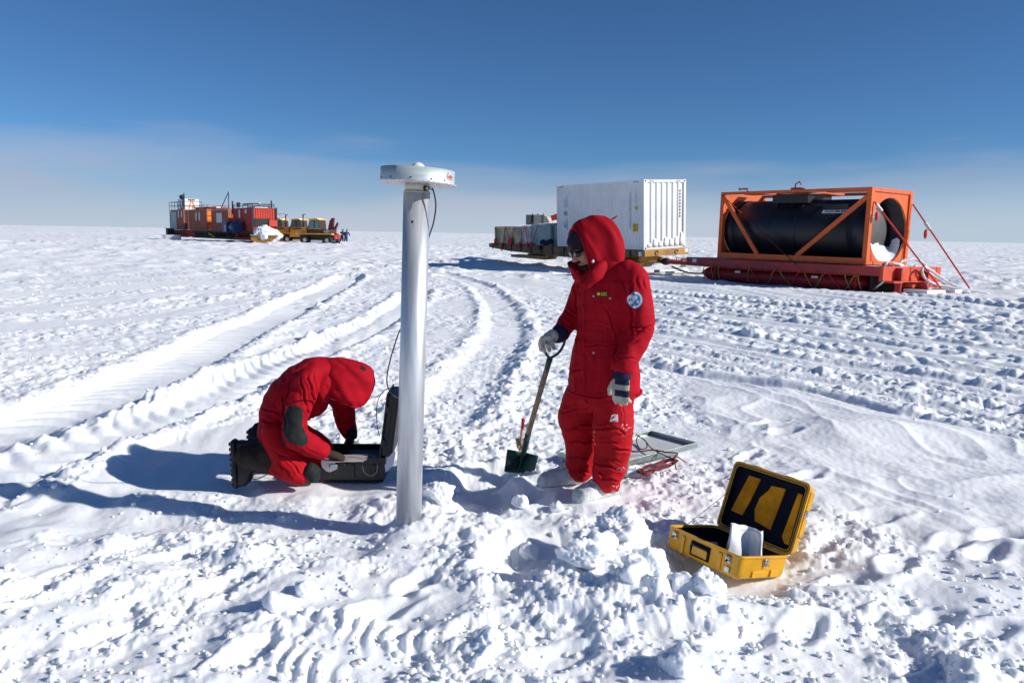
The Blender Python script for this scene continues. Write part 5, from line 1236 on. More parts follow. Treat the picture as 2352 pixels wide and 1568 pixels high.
def white_container():
    T = pose(*C1) @ Matrix.Scale(CS, 4); L, W, H = 5.93, 2.068, 2.603
    t = thing('shipping_container', 'tall white corrugated shipping container on the ochre cargo sled', 'container', mat=T)
    container(t, T, L, W, H, M['cont_w'], M['cont_w'], 30, 7, .026, .10, .10)
    for x in (0, W-.16):
        for y in (-.004, L-.156):
            for z in (-.004, H-.11):
                m = MB(T); m.box(x-.004, x+.164, y, y+.16, z, z+.118); m.build('corner_casting', M['cont_w'], t, bevel=.01)
                m = MB(T); m.box(x+.05, x+.11, y-.002, y+.02, z+.03, z+.09); m.build('casting_slot', M['dark'], t)
    m = MB(T)
    for y, k in ((.36, 3), (5.45, 3)):
        for i in range(k): m.bar((-.0035, y+i*.09, H-.085), (-.0035, y+i*.09+.05, H-.03), .03, .003, (1, 0, 0), i % 2)
    for x in (.28, 1.60):
        for i in range(3): m.bar((x+i*.07, -.0035, H-.075), (x+i*.07+.045, -.0035, H-.03), .028, .003, (0, 1, 0), i % 2)
    m.build('hazard_stripes', [M['dark'], M['lab_y']], t)
    F = lambda y, z: T @ frame((-.004, y, z), (0, -1, 0), (-1, 0, 0))
    m = MB(T); m.box(-.006, .0, .37, .66, .68, .98); m.build('yellow_label', M['lab_y'], t)
    m = MB(T)
    for z, w_ in ((.93, .16), (.86, .2), (.80, .1), (.74, .18)): m.box(-.008, -.0055, .515-w_/2, .515+w_/2, z-.012, z+.012)
    m.build('label_print', M['blk'], t)
    m = MB(T); m.box(-.006, .0, .42, .54, 1.50, 1.64); m.build('small_label', M['lab_y'], t)
    m = MB(T); rs = random.Random(2)
    for k in range(14):
        z = 2.15-k*.098; m.box(-.0065, -.001, .80, .80+rs.choice((.03, .045)), z-.055, z)
    for k in range(9):
        z = 2.16-k*.05; m.box(-.0065, -.001, .47, .485, z-.03, z)
    m.build('stencil_lettering', mat('faded_print', (.16, .17, .17), .7), t)
    m = MB(T)
    for k in range(9): z = 2.22-k*.12; m.box(1.76, 1.80, -.0065, .0, z-.075, z)
    m.build('stencil_lettering', M['blk'], t)
    # round emblems in a column at the far end of the long side
    for z, col in ((1.93, 'ghost'), (1.75, 'ghost'), (1.42, 'blue'), (1.02, 'ghost'), (.88, 'blue')):
        m = MB(T); n = 20; m.add([(-.005, 5.28, z)]+[(-.005, 5.28+.105*math.cos(a), z+.10*math.sin(a)) for a in [k*2*math.pi/n for k in range(n)]], [(0, i+1, (i+1) % n+1) for i in range(n)])
        m.build('round_emblem', E_BLUE if col == 'blue' else E_PALE, t)
    m = MB(T); m.box(-.0035, 0, 5.15, 5.41, 1.70, 2.12); m.box(-.0035, 0, 5.15, 5.41, .72, 1.15); m.build('emblem_sticker', M['lab_w'], t)
    # drifted snow in the troughs at the foot of the end wall
    m = MB(T); rs = random.Random(8)
    for k in range(7):
        x = .10+(k+.68)*(W-.2)/7; h = rs.uniform(.10, .28)+.04*k; m.loft([[(x+rr*.11*math.cos(a), -.002-.028*rr*abs(math.sin(a)), .10+z) for a in [q*math.pi/6 for q in range(7)]] for z, rr in ((0, 1.05), (h*.45, .9), (h*.8, .6), (h, .35))], closed=False)
    m.build('snow_drift', M['snowb'], t)
E_BLUE = mat('emblem_blue', (.20, .34, .46), .6); E_PALE = mat('emblem_pale', (.50, .56, .62), .6)
white_container()
def cargo_sled():
    T = pose(*C1) @ Matrix.Scale(CS, 4)
    t = thing('cargo_sled', 'long ochre cargo sled on skis carrying the white container and crates', 'sled', mat=T)
    m = MB(T); m.box(-.04, 2.11, -.04, 12.2, -.06, -.008); m.build('deck', M['ochre_d'], t)
    def beam(x, nm='side_beam'):
        m = MB(T); pr = [(-.04, -.24), (-.04, -.062), (12.2, -.062), (12.2, -.20), (10.2, -.34), (5.4, -.44), (2.5, -.40)]
        m.prism([(x, y, z) for y, z in pr], (.10, 0, 0)); return m.build(nm, M['ochre_d'], t)
    beam(-.045); beam(2.015)
    for k in range(13):
        y = .7+k*.92; m = MB(T); m.box(-.075, -.047, y, y+.07, -.36 if 2 < y < 11 else -.28, -.02); m.build('stake_pocket', M['dark'], t)
    m = MB(T); m.box(-.05, 2.13, -.12, -.045, -.25, -.005); eb = m.build('end_beam', M['ochre'], t, bevel=.008)
    for x in (.52, 1.50):
        m = MB(T); m.tube([(x+.075*math.cos(a), -.128, -.13+.075*math.sin(a)) for a in [q*math.pi/8 for q in range(14)]], .016, 8); m.build('towing_ring', M['dark'], eb)
    m = MB(T); rs = random.Random(5)
    for z, n in ((-.07, 5), (-.12, 6)):
        for k in range(n): m.box(.84+k*.055, .84+k*.055+.04, -.1225, -.119, z-.012, z+.012)
    m.build('faded_lettering', mat('faded_brown', (.16, .09, .03), .8), eb)
    m = MB(T); m.box(1.93, 2.09, -.1235, -.119, -.16, -.03); m.build('number_plate', M['lab_w'], eb)
    m = MB(T); m.box(-.12, -.048, .02, .16, -.22, -.06); m.build('white_tag', M['lab_w'], t)
    for yc, nm in ((8.3, 0), (1.4, 1)):
        m = MB(T); m.loft([[(1.0+sx*.35*w_, yc+sy*.35*w_, z) for sx, sy in ((-1, -1), (1, -1), (1, 1), (-1, 1))] for z, w_ in ((-.26, 1.5), (-.45, 1.35), (-.62, .9), (-.72, .8))], smooth=False); m.build('bogie', M['ochre'], t)
        for x in (-.05, 1.65):
            m = MB(T); sh = [(yc-1.6, -.52), (yc-1.75, -.42), (yc-1.7, -.40), (yc-1.45, -.48), (yc+1.35, -.50), (yc+1.7, -.50), (yc+1.7, -.62), (yc-1.35, -.64)]
            m.prism([(x, y, z) for y, z in sh], (.42, 0, 0)); m.build('ski', M['ochre'], t, bevel=.01)
        m = MB(T); m.box(-.0, 2.0, yc-.2, yc+.2, -.60, -.40); m.build('axle_beam', M['ochre_d'], t)
    # long red pull bar towards the tank sled
    P0 = T @ Vector((1.0, -.1, -.48)); T2 = pose(11.2045, 25.4485, .8726, .612, .0133, .0039); P1 = T2 @ Vector((1.0, 7.3, -.34))
    b = thing('draw_bar', 'red steel draw bar linking the ochre sled to the red tank sled', 'draw bar', tuple(P0))
    m = MB(); m.bar(P0, P1, .22, .14); m.build('bar', M['sled_r'], b)
    m = MB(); m.ell(P0, (.22, .22, .16), nu=12, nv=8); m.build('coupling', M['dark'], b)
    u = (P1-P0).normalized(); m = MB()
    for f in (.25, .38, .5): m.bar(P0+(P1-P0)*f+Vector((0, 0, .07)), P0+(P1-P0)*f+Vector((0, 0, .17)), .03, .03, (1, 0, 0))
    m.bar(P0+(P1-P0)*.25+Vector((0, 0, .185)), P0+(P1-P0)*.5+Vector((0, 0, .185)), .03, .03); m.build('guard', M['sled_r'], b)
    m = MB(); rs = random.Random(1); pts = [P0+Vector((.2, -.3, -.2)), P0+Vector((.8, -.9, -.42)), P0+Vector((1.6, -1.3, -.40)), P0+Vector((2.4, -1.6, -.28)), P0+Vector((3.1, -2.1, -.15))]
    m.tube([tuple(q) for q in catmull([tuple(q) for q in pts], 6)], .035, 6); tag(m.build('tow_chain', M['dark']), 'dark tow chain sagging over snow below the red draw bar', 'chain')
    for k, (x, y) in enumerate((G(1528, 622, .1), G(1556, 629, .1), G(1586, 616, .1))):
        m = MB(Matrix.Translation((x, y, th(x, y)+.05)) @ Matrix.Rotation(.62, 4, 'Z')); m.box(-.55, .55, -.18, .18, -.14, .10)
        tag(m.build('ski_block', M['steel'], bevel=.02), ('grey metal slab in the snow below the front sled bogie', 'middle grey metal slab in the snow between the two sleds', 'grey metal slab in the snow nearest the red tank sled')[k], 'metal slab', 'grey slabs in the snow between the sleds')
    # crates ------------------------------------------------------------
    def crate(x0, x1, y0, y1, h, mt, name, label, planks=0, frame_m=None, group=None):
        c = thing(name, label, 'crate', mat=T @ Matrix.Translation((x0, y0, 0)), group=group); w_, l_ = x1-x0, y1-y0; q = T @ Matrix.Translation((x0, y0, 0))
        m = MB(q); m.box(.02, w_-.02, .02, l_-.02, .012, h-.02); m.build('box', mt, c)
        m = MB(q)
        for z in np.linspace(.01, h-.1, 4 if planks else 2): m.box(0, .018, 0, l_, z, z+.09); m.box(0, w_, 0, .018, z, z+.09)
        for y in np.linspace(.0, l_-.08, 4): m.box(-.008, .0175, y, y+.08, .01, h)
        for x in (0.0, w_-.08): m.box(x, x+.08, -.008, .0175, .01, h)
        m.build('battens', frame_m or mt, c)
        m = MB(q); m.box(-.01, w_+.01, -.01, l_+.01, h-.019, h+.012); m.build('lid', frame_m or mt, c)
        return c, q
    wood = mat('weathered_plywood', (.52, .47, .31), .85, var=.4, vs=2.2, bump=.3, bs=12); gw = mat('grey_white_plywood', (.66, .66, .64), .8, var=.3, vs=3); gr = mat('grey_green_sheet', (.29, .40, .40), .6, var=.2, vs=1.5)
    crate(.02, 1.95, 9.05, 11.6, .82, wood, 'wooden_crate', 'weathered tan plywood crate at the left end of the ochre sled')
    c, q = crate(.03, 1.95, 8.25, 8.98, .86, gw, 'plywood_crate', 'narrow pale grey plywood crate between the tan crate and green box', 1)
    c = thing('green_box', 'grey green corrugated metal box beside the white container', 'box', mat=T @ Matrix.Translation((.03, 6.55, 0))); q = T @ Matrix.Translation((.03, 6.55, 0))
    container(c, q, 1.62, 1.9, .94, gr, gr, 8, 8, .03, .05, .05)
    c = thing('green_box', 'dark grey green corrugated box squeezed against the white container', 'box', mat=T @ Matrix.Translation((.22, 5.97, 0))); q = T @ Matrix.Translation((.22, 5.97, 0))
    container(c, q, .55, 1.7, .92, gr, gr, 3, 7, .03, .04, .04)
    m = MB(T)
    for y0, y1, z in ((6.6, 7.3, .95), (7.2, 8.0, .955), (8.9, 10.2, .835), (9.9, 11.3, .835)):
        n = 10; m.loft([[(.2+1.4*i/n, y0+(y1-y0)*j/8, z+.05*math.sin(math.pi*i/n)*math.sin(math.pi*j/8)*(1+.4*math.sin(i*2+j))) for i in range(n+1)] for j in range(9)], caps=False, closed=False)
    tag(m.build('snow_cover', M['snowb']), 'thin snow lying on top of the crates', 'snow', kind='stuff')
    # lashings
    ST = M['strap']; k = 0
    for a, b, lab in (((11.55, .80), (11.45, -.05), 'orange strap at the left end of the tan crate'), ((10.45, .84), (10.75, -.12), 'orange strap leaning left across the tan crate'), ((10.4, .84), (10.05, .05), 'thin orange strap at the middle of the tan crate'),
                      ((9.6, .84), (9.9, -.02), 'orange strap at the right of the tan crate'), ((8.65, .88), (9.05, -.05), 'orange strap left of the pale plywood crate'), ((8.6, .88), (8.3, -.02), 'orange strap right of the pale plywood crate'), ((7.5, .96), (7.95, -.02), 'orange strap across the grey green box')):
        m = MB(T); m.bar((-.03, a[0], a[1]), (-.09, b[0], b[1]), .045, .012, (1, 0, 0)); m.ell((-.11, b[0], b[1]+.05), (.05, .09, .13), nu=8, nv=6)
        if k in (0, 3): m.ell((-.10, b[0]-.04, b[1]+.18), (.05, .13, .14), nu=8, nv=6)
        tag(m.build('lashing_strap', ST), lab, 'strap', 'orange straps over the crates'); k += 1
    m = MB(T); m.bar((-.05, 9.1, .02), (-.05, 7.9, .05), .05, .012, (1, 0, 0)); tag(m.build('lashing_strap', ST), 'orange strap lying level along the foot of the pale crate', 'strap', 'orange straps over the crates')
    m = MB(T); rs = random.Random(6)
    for k in range(7): m.ell((-.02, 6.4+k*.13, .10+.1*rs.random()), (.10, .12, .12), nu=8, nv=6)
    m.ell((-.14, 7.15, -.08), (.05, .10, .13), nu=8, nv=6)
    tag(fuse(m, .03, 2).build('equipment_bundle', M['navy']), 'dark bundle of gear on the sled deck before the green box', 'bundle')
    # far hut and red jib behind the crates
    Hx = pose(1.2, 48., .65, .526); hut = thing('flat_hut', 'low beige hut with grey side standing far behind the crates', 'hut', mat=Hx)
    hb = mat('beige_hut_wall', (.42, .42, .34), .7, var=.1); hg = mat('grey_hut_wall', (.17, .18, .18), .7)
    X0 = A(1208, 500, 48.); X1 = A(1247, 497, 46.5)
    T3 = Matrix.Translation((float(X0[0]), 48., 1.98)) @ Matrix.Rotation(R(-18), 4, 'Z')
    T3 = T3 @ Matrix.Scale(.60, 4)
    hut.location = T3.to_translation(); hut.rotation_euler = T3.to_euler(); WM[hut] = Matrix.Translation(T3.to_translation()) @ T3.to_euler().to_matrix().to_4x4()
    m = MB(T3); m.box(0, 1.85, 0, 3, 0, 1.35); m.build('wall', hg, hut); m = MB(T3); m.box(.55, .75, -.02, -.001, .55, 1.3); m.build('window', M['dark'], hut)
    m = MB(T3); m.box(.85, 1.55, -.015, -.001, .05, 1.30); m.build('beige_panel', hb, hut)
    m = MB(T3); m.prism([(1.851, 0, 0), (2.9, 0, 0), (2.6, 0, .4), (2.15, 0, 1.15), (1.851, 0, 1.3)], (0, 3, 0)); m.build('sloping_end', hb, hut)
    m = MB(T3)
    for x in (.6, 1.15, 1.75): m.cyl((x, .3, 1.35), (x, .3, 1.52), .07, n=8)
    m.build('roof_vents', M['steel'], hut)
    j = thing('crane_jib', 'short red crane jib rising behind the left edge of the white container', 'crane', (float(X1[0]), 44., 1.5))
    m = MB(); m.bar(A(1266, 502, 44.), A(1282, 496, 44.), .30, .12, (0, 1, 0)); m.build('arm', M['sled_r'], j)
    m = MB(); m.bar(A(1274, 499, 44.), A(1281, 508, 44.), .07, .07); m.build('brace', M['strap'], j)
cargo_sled()
def tank_container():
    T = pose(11.2045, 25.4485, .8726, .612, .0133, .0039); L, W, H = 6.06, 2.438, 2.438
    t = thing('tank_container', 'black cylindrical tank in an orange steel frame on the red sled', 'tank', mat=T)
    OR = M['tank_or']; p = .16
    for x in (0, W-p):
        for y in (0, L-p): m = MB(T); m.box(x, x+p, y, y+p, 0, H); m.build('corner_post', OR, t, bevel=.01)
    for x in (.01, W-.11): m = MB(T); m.box(x, x+.10, p, L-p, 0, .20); m.build('bottom_rail', OR, t); m = MB(T); m.box(x, x+.09, p, L-p, H-.10, H); m.build('top_rail', OR, t)
    for y in (.01, L-.11): m = MB(T); m.box(p, W-p, y, y+.10, H-.12, H-.002); m.build('end_rail', OR, t); m = MB(T); m.box(p, W-p, y, y+.10, 0.002, .12); m.build('end_rail', OR, t)
    # end plates with round openings
    cx, cz, rr = W/2, 1.10, 1.058
    for y in (.055, L-.105):
        m = MB(T); n = 72; inner = []; outer = []
        for k in range(n):
            a = k*2*math.pi/n; c, s = math.cos(a), math.sin(a); inner.append((cx+rr*c, cz+rr*s)); hx, hz = W/2-p+.005, 1.10
            f = min(hx/abs(c) if abs(c) > 1e-6 else 9, (1.215 if s > 0 else 1.075)/abs(s) if abs(s) > 1e-6 else 9); outer.append((cx+f*c, cz+f*s))
        rings = [[(x, y, z) for x, z in outer], [(x, y, z) for x, z in inner], [(x, y+.05, z) for x, z in inner], [(x, y+.05, z) for x, z in outer]]
        m.loft(rings, caps=False, smooth=False); m.build('end_plate', OR, t)
    # diagonal braces on both long sides
    for x in (.05, W-.09):
        for a, b in (((p, H-.28), (2.62, .18)), ((L-p, H-.22), (4.25, .18))):
            m = MB(T); m.bar((x, a[0], a[1]), (x, b[0], b[1]), .15, .07, (1, 0, 0)); m.build('diagonal_brace', OR, t, bevel=.005)
    # the tank
    m = MB(T); n = 72; r = 1.045
    prof = [(1.0, .0), (.98, .35), (.94, .55), (.86, .72), (.74, .84), (.60, .92), (.42, .97), (.22, .995), (0.12, 1.0)]
    rings = []
    for d, f in [(.42, .10), (.43, .30), (.46, .52), (.52, .70), (.62, .86), (.74, .96), (.86, 1.0)]: rings.append([(cx+r*f*math.cos(a), d, cz+r*f*math.sin(a)) for a in [k*2*math.pi/n for k in range(n)]])
    sh = MB(T); sh.loft([[(cx+r*math.cos(a), y, cz+r*math.sin(a)) for a in [k*2*math.pi/n for k in range(n)]] for y in (.86, L-.36)]+[[(cx+r*f*math.cos(a), L-d, cz+r*f*math.sin(a)) for a in [k*2*math.pi/n for k in range(n)]] for d, f in ((.27, .93), (.20, .78), (.15, .5), (.13, .2))], caps=True)
    sh.build('tank_shell', M['tank'], t)
    m.loft(rings, caps=True); m.build('tank_end', M['tank2'], t)
    m = MB(T); m.loft([[(cx+q*math.cos(a), y, cz+q*math.sin(a)) for a in [k*2*math.pi/n for k in range(n)]] for q, y in ((r+.012, .88), (rr+.002, .88), (rr+.002, .11), (rr-.010, .11), (r+.002, .86))], caps=False); m.build('shroud', M['tank'], t)
    m = MB(T); m.loft([[(cx+q*math.cos(a), y, cz+q*math.sin(a)) for a in [k*2*math.pi/n for k in range(n)]] for q, y in ((r+.003, L-.5), (rr+.002, L-.5), (rr+.002, L-.11), (rr-.010, L-.11), (r+.002, L-.48))], caps=False); m.build('shroud', M['tank'], t)
    for y in (2.85, 3.95): m = MB(T); m.loft([[(cx+q*math.cos(a), yy, cz+q*math.sin(a)) for a in [k*2*math.pi/n for k in range(n)]] for q, yy in ((r-.01, y), (r+.014, y+.005), (r+.014, y+.10), (r-.01, y+.105))], caps=False, smooth=False); m.build('tank_band', M['tank'], t)
    m = MB(T); m.box(.35, 1.75, 2.55, 4.0, H-.44, H-.13); m.build('valve_box', M['tank'], t, bevel=.02)
    m = MB(T); m.box(1.0, 1.5, .25, 2.3, H-.05, H-.015); m.build('walkway', OR, t); m = MB(T); m.box(1.0, 1.5, 2.9, 5.8, H-.05, H-.015); m.build('walkway', OR, t)
    for x0, y0, x1, y1 in ((.06, 2.4, 2.36, 2.48), (.06, 4.3, 2.36, 4.38)): m = MB(T); m.box(x0, x1, y0, y1, H-.09, H-.02); m.build('cross_member', OR, t)
    m = MB(T); m.tube([(.3, 3.2, H-.02), (.3, 3.2, H+.06), (.35, 2.85, H+.06), (.35, 2.7, H+.03)], .035, 8); m.tube([(.45, 3.15, H+.02), (.45, 3.15, H+.22), (.45, 3.0, H+.30), (.45, 2.92, H+.20)], .025, 8); m.build('valve_pipe', M['sled_r'], t)
    m = MB(T); m.tube([(.2, 5.0, H-.02), (.2, 5.0, H+.10), (.25, 5.35, H+.11)], .03, 8); m.build('vent_pipe', M['sled_r'], t)
    m = MB(T); m.cyl((.25, 5.33, H+.11), (.25, 5.42, H+.11), .05, n=10); m.build('vent_cap', M['steel'], t)
    # number on a white strip: XXXX 000 835 0, on the side and on the end
    def strip(cy, cz_, w_, h_, s, size, side=True, sx=1.):
        ang = math.asin((cz_-cz)/r)
        if side:
            o = Vector((cx-r*math.cos(ang)-.006, cy, cz_)); nrm = Vector((-math.cos(ang), 0, math.sin(ang))); L4 = T @ frame(o, (0, -1, 0), nrm)
        else: o = Vector((cy, .50, cz_)); L4 = T @ frame(o, (1, 0, 0), (-.06, -1, .75))
        m = MB(L4); m.box(-w_/2, w_/2, -h_/2, h_/2, -.004, .0); sp = m.build('number_strip', M['lab_w'], t)
        text(s, size, L4 @ Matrix.Translation((0, 0, .003)), M['blk'], 'lettering', sp, ext=.001, bold=.004, sx=sx)
    strip(1.42, cz+.60, 1.05, .135, 'XXXX 000 835 0', .135, sx=.92)
    strip(.84, cz+.50, .74, .15, 'XXXX 000 835', .15, False, .62)
    # snow packed in the lower part of the end opening
    rs = np.random.RandomState(4); m = MB(T); rows = []
    nn = 40; top = []
    for i in range(nn+1):
        f = i/nn; x = cx-rr*.97+f*rr*1.94; 
        hgt = .55+.10*math.sin(f*3.1)+(.16*rs.rand() if f < .62 else 0)
        top.append((x, hgt))
    fr = [(x, .12, max(cz-math.sqrt(max(rr**2-(x-cx)**2, 0))+.004, .1)) for x, h in top]
    md = [(x, .32, cz-math.sqrt(max(rr**2-(x-cx)**2, 0))+.05+.10*(1-((x-cx)/rr)**2)) for x, h in top]
    bk = [(x, .52-.06*(1-((x-cx)/rr)**2), max(cz-math.sqrt(max(rr**2-(x-cx)**2, 0))+.02, h)) for x, h in top]
    b2 = [(x, .78, max(cz-math.sqrt(max(rr**2-(x-cx)**2, 0))+.02, h-.12)) for x, h in top]
    m.loft([fr, md, bk, b2], caps=False, closed=False); m.build('packed_snow', M['snowb'], t)
tank_container()
def tank_sled():
    T = pose(11.2045, 25.4485, .8726, .612, .0133, .0039); SR, SO = M['sled_r'], M['sled_ro']
    t = thing('tank_sled', 'wide red sled with tarpaulin bundle lashed below its deck, under the black tank', 'sled', mat=T)
    m = MB(T); m.box(-.30, 3.05, -.66, 7.2, -.10, -.03); m.build('deck', SR, t)
    for x in (-.35, 3.0): m = MB(T); m.box(x, x+.10, -.70, 7.2, -.33, -.035); m.build('side_beam', SR, t, bevel=.01)
    m = MB(T); m.box(-.33, 3.12, -.80, -.665, -.50, -.02); m.build('front_beam', SO, t, bevel=.01)
    m = MB(T); m.box(-.3, 3.05, 7.2, 7.32, -.35, -.03); m.build('rear_beam', SR, t)
    m = MB(T); m.box(-.355, -.351, 6.75, 6.95, -.22, -.08); m.build('white_tag', M['lab_w'], t)
    # sagging tarpaulin bundle
    m = MB(T); rings = []
    for k in range(50):
        y = -.1+7.0*k/49; tp = min(1, (k/3.5)**.5 if k else .2, ((49-k)/4)**.5 if k < 49 else .25); bl = 1+.05*math.sin(k*1.27)
        rings.append([(.28+.52*tp*bl*math.cos(a)*(1 if math.cos(a) > 0 else 1.0), y, -.60+.275*tp*math.sin(a)*bl) for a in [q*math.pi/10 for q in range(20)]])
    m.loft(rings); m.build('tarpaulin_bundle', M['tarp_r'], t)
    m = MB(T)
    m.loft([[(2.35+.55*math.cos(a), y, -.60+.27*math.sin(a)) for a in [q*math.pi/10 for q in range(20)]] for y in (-.1, 6.9)]); m.build('tarpaulin_bundle', M['tarp_r'], t)
    rs = random.Random(9)
    for k, (y0, y1) in enumerate(((6.3, 6.45), (5.95, 6.0), (5.75, 5.9), (5.6, 5.7), (4.2, 4.4), (4.15, 3.9), (3.1, 3.5), (2.95, 2.6), (2.1, 2.55), (1.95, 1.75), (1.15, 1.6), (1.05, .7), (.45, .35), (.05, .5), (.02, .18), (-.02, -.03))):
        m = MB(T); pts = [(-.36, y0, -.30), (-.36-.03, y0+(y1-y0)*.3, -.45), (-.285, y0+(y1-y0)*.6, -.62), (-.20, y1, -.80)]
        m.tube(catmull(pts, 4), .018, 6); m.build('lashing', M['strap_y'] if k % 3 != 2 else M['strap'], t)
    for y in (4.7, 1.5): m = MB(T); m.box(-.262, -.255, y, y+.25, -.52, -.44); m.build('tarp_label', M['steel'], t)
    m = MB(T); m.tube([(-.37, 6.4, -.34), (-.37, 4., -.36), (-.37, 2, -.34), (-.37, .1, -.33)], .02, 6); m.build('rope_rail', M['strap'], t)
    for y in np.linspace(.3, 6.4, 12): m = MB(T); m.box(-.38, -.351, y, y+.05, -.36, -.30); m.build('hook', M['dark'], t)
    # front: skis, hitch plates
    for x in (.35, 1.9):
        m = MB(T); m.box(x, x+.09, -1.0, -.805, -.86, -.06); m.build('hitch_plate', SR, t, bevel=.01)
    m = MB(T); m.box(-.2, .30, -1.1, -.81, -.52, -.46); m.box(-.2, 3.0, -1.05, -.82, -.5, -.47); m.build('ledge', SO, t)
    m = MB(T); m.box(.7, 1.5, -1.2, -.82, -.66, -.56); m.box(1.6, 3.3, -1.2, -.82, -.66, -.56); m.build('cross_arm', SO, t)
    for x in (.55, 2.25):
        m = MB(T); m.box(x, x+1.1, -1.75, -1.0, -.80, -.70); m.build('step_plate', M['lab_w'], t)
    m = MB(T); n = 16; m.prism([(1.0, -1.30-.22*math.cos(a), -.66+.20*math.sin(a)) for a in [k*2*math.pi/n for k in range(n)]], (.08, 0, 0)); m.build('hitch_wheel', SR, t)
    m = MB(T); m.bar((-.1, -.4, -.75), (-.6, -1.0, -.45), .06, .03); m.build('ski_tip', M['steel'], t)
    m = MB(T); m.box(-.1, 3.0, -.35, -.25, -.86, -.36); m.build('bulkhead', M['dark'], t)
    # ratchet straps from the top of the frame to the sled nose
    def strap(a, b, lab, rat=None):
        q = MB(T); q.bar(a, b, .05, .012, (1, 0, 0))
        s_ = q.build('ratchet_strap', M['strap']); tag(s_, lab, 'strap', 'red straps from the tank frame to the sled')
        if rat:
            a_, b_ = Vector(a), Vector(b); p = a_+(b_-a_)*rat; q = MB(T); q.bar(p, p+(b_-a_).normalized()*.28, .09, .08, (1, 0, 0)); q.build('ratchet', M['steel'], s_)
            q = MB(T); q.ell(p+Vector((0, -.05, -.38)), (.06, .06, .16), nu=10, nv=6); q.build('strap_tail', M['strap'], s_)
    strap((.13, -.02, H_-.45), (1.95, -1.45, -.68), 'red strap crossing the round tank end from upper left', .03)
    strap((W_-.05, -.03, H_-.42), (3.45, -1.62, -.68), 'red strap slanting down right of the orange frame against the sky', .22)
    m = MB(T); m.bar((-.02, L_-.1, H_-.12), (-.36, 2.3, -.1), .05, .012, (0, 0, 1)); tag(m.build('ratchet_strap', mat('dark_red_strap', (.16, .012, .02), .7)), 'dark red strap slanting across the long side of the tank frame', 'strap', 'red straps from the tank frame to the sled')
    # frozen ropes
    def rope(pts, lab, rr=.045):
        q = MB(T); c = catmull(pts, 6); rr_ = [rr*(1+.18*math.sin(i*2.3)+.12*math.sin(i*5.1)) for i in range(len(c))]; q.tube([tuple(v) for v in c], rr_, 8); tag(q.build('frozen_rope', M['rope_w']), lab, 'rope', 'frost covered ropes on the red sled')
    rope([(.2, -.55, .02), (.5, -.45, .08), (.9, -.6, .05), (1.2, -.5, .14), (1.5, -.6, .20), (1.8, -.5, .22), (2.1, -.6, .16), (2.3, -.7, .02)], 'frost covered rope heaped on the sled deck before the tank end')
    rope([(2.9, -1.9, -.78), (2.4, -1.4, -.62), (1.9, -1.2, -.52), (1.55, -1.1, -.35), (1.45, -1.05, -.12), (1.7, -1.0, -.02), (2.1, -1.05, -.15), (2.5, -1.25, -.42), (3.0, -1.6, -.68), (3.6, -2.0, -.80)], 'thick frozen rope loop hanging over the sled nose to the snow')
    rope([(1.7, -1.0, -.10), (2.2, -1.15, -.35), (2.7, -1.5, -.66), (3.4, -2.3, -.82)], 'second frozen rope strand running from the sled nose into the snow', .035)
    m = MB(T); rs = random.Random(3)
    for k in range(10): snow_lump(m, (rs.uniform(.2, 2.4), rs.uniform(-.62, -.35), .0), rs.uniform(.06, .13), k, .5, nsub=1)
    m.add([(-.25, -.62, -.027), (3., -.62, -.027), (3., -.02, -.027), (-.25, -.02, -.027)], [(0, 1, 2, 3)])
    tag(m.build('snow_cover', M['snowb']), 'snow lying on the front of the red sled deck', 'snow', kind='stuff')
    m = MB(T); m.ell((.55, -.45, .03), (.35, .15, .07), nu=12, nv=6); tag(m.build('folded_strap', M['tarp_r']), 'folded red strap bundle on the snowy front of the sled deck', 'strap bundle')
W_, H_, L_ = 2.438, 2.438, 6.06
tank_sled()
# ------------------------------------------------------------------ distant convoy
F = {}
F['red'] = mat('sunlit_red_paint', (.50, .035, .012), .6, var=.2, vs=.8); F['dred'] = mat('dark_shaded_red_paint', (.34, .030, .020), .65, var=.25, vs=.8)
F['brown'] = mat('brick_red_paint', (.42, .12, .055), .7, var=.2, vs=.8); F['or'] = mat('bright_orange_paint', (.90, .22, .006), .5, var=.1, vs=1)
F['grey'] = mat('pale_grey_panel', (.36, .40, .40), .6, var=.15); F['win'] = mat('pale_window', (.42, .46, .52), .3)
F['maroon'] = mat('maroon_paint', (.12, .012, .02), .5); F['cab'] = mat('dark_brown_cab', (.05, .03, .026), .5); F['cat'] = mat('tractor_yellow', (.80, .42, .03), .5, var=.12, vs=1.); F['blue'] = mat('blue_plastic', (.012, .035, .13), .5)
F['glass'] = mat('greenish_cab_glass', (.10, .26, .24), .2); F['bluecloth'] = mat('blue_workwear', (.02, .045, .13), .8); F['navy'] = mat('dark_workwear', (.02, .028, .06), .8); F['wood'] = mat('dark_timber', (.10, .065, .04), .8, var=.3)
F['black'] = mat('dark_rubber_belt', (.02, .02, .024), .7); F['pipe'] = mat('pale_pipe', (.6, .6, .6), .5); F['ltrail'] = mat('red_rail', (.42, .06, .05), .6)
YAW = math.atan2(.6, .8)            # long axis of every unit points along (-.6, .8)
ZB = 1.42
def unit(px_, Yd, top_px, L, W, name, label, mp, me, ribs_end=6):
    c = A(px_, 0, Yd); x = A(px_, 528, Yd)[0]; zt = float(A(px_, top_px, Yd)[2]); H = zt-ZB
    T = Matrix.Translation((float(x), Yd, ZB)) @ Matrix.Rotation(YAW, 4, 'Z')
    t = thing(name, label, 'container', mat=T); container(t, T, L, W, H, mp, mp, 24, ribs_end, .03, .1, .1, True, me)
    return t, T, H
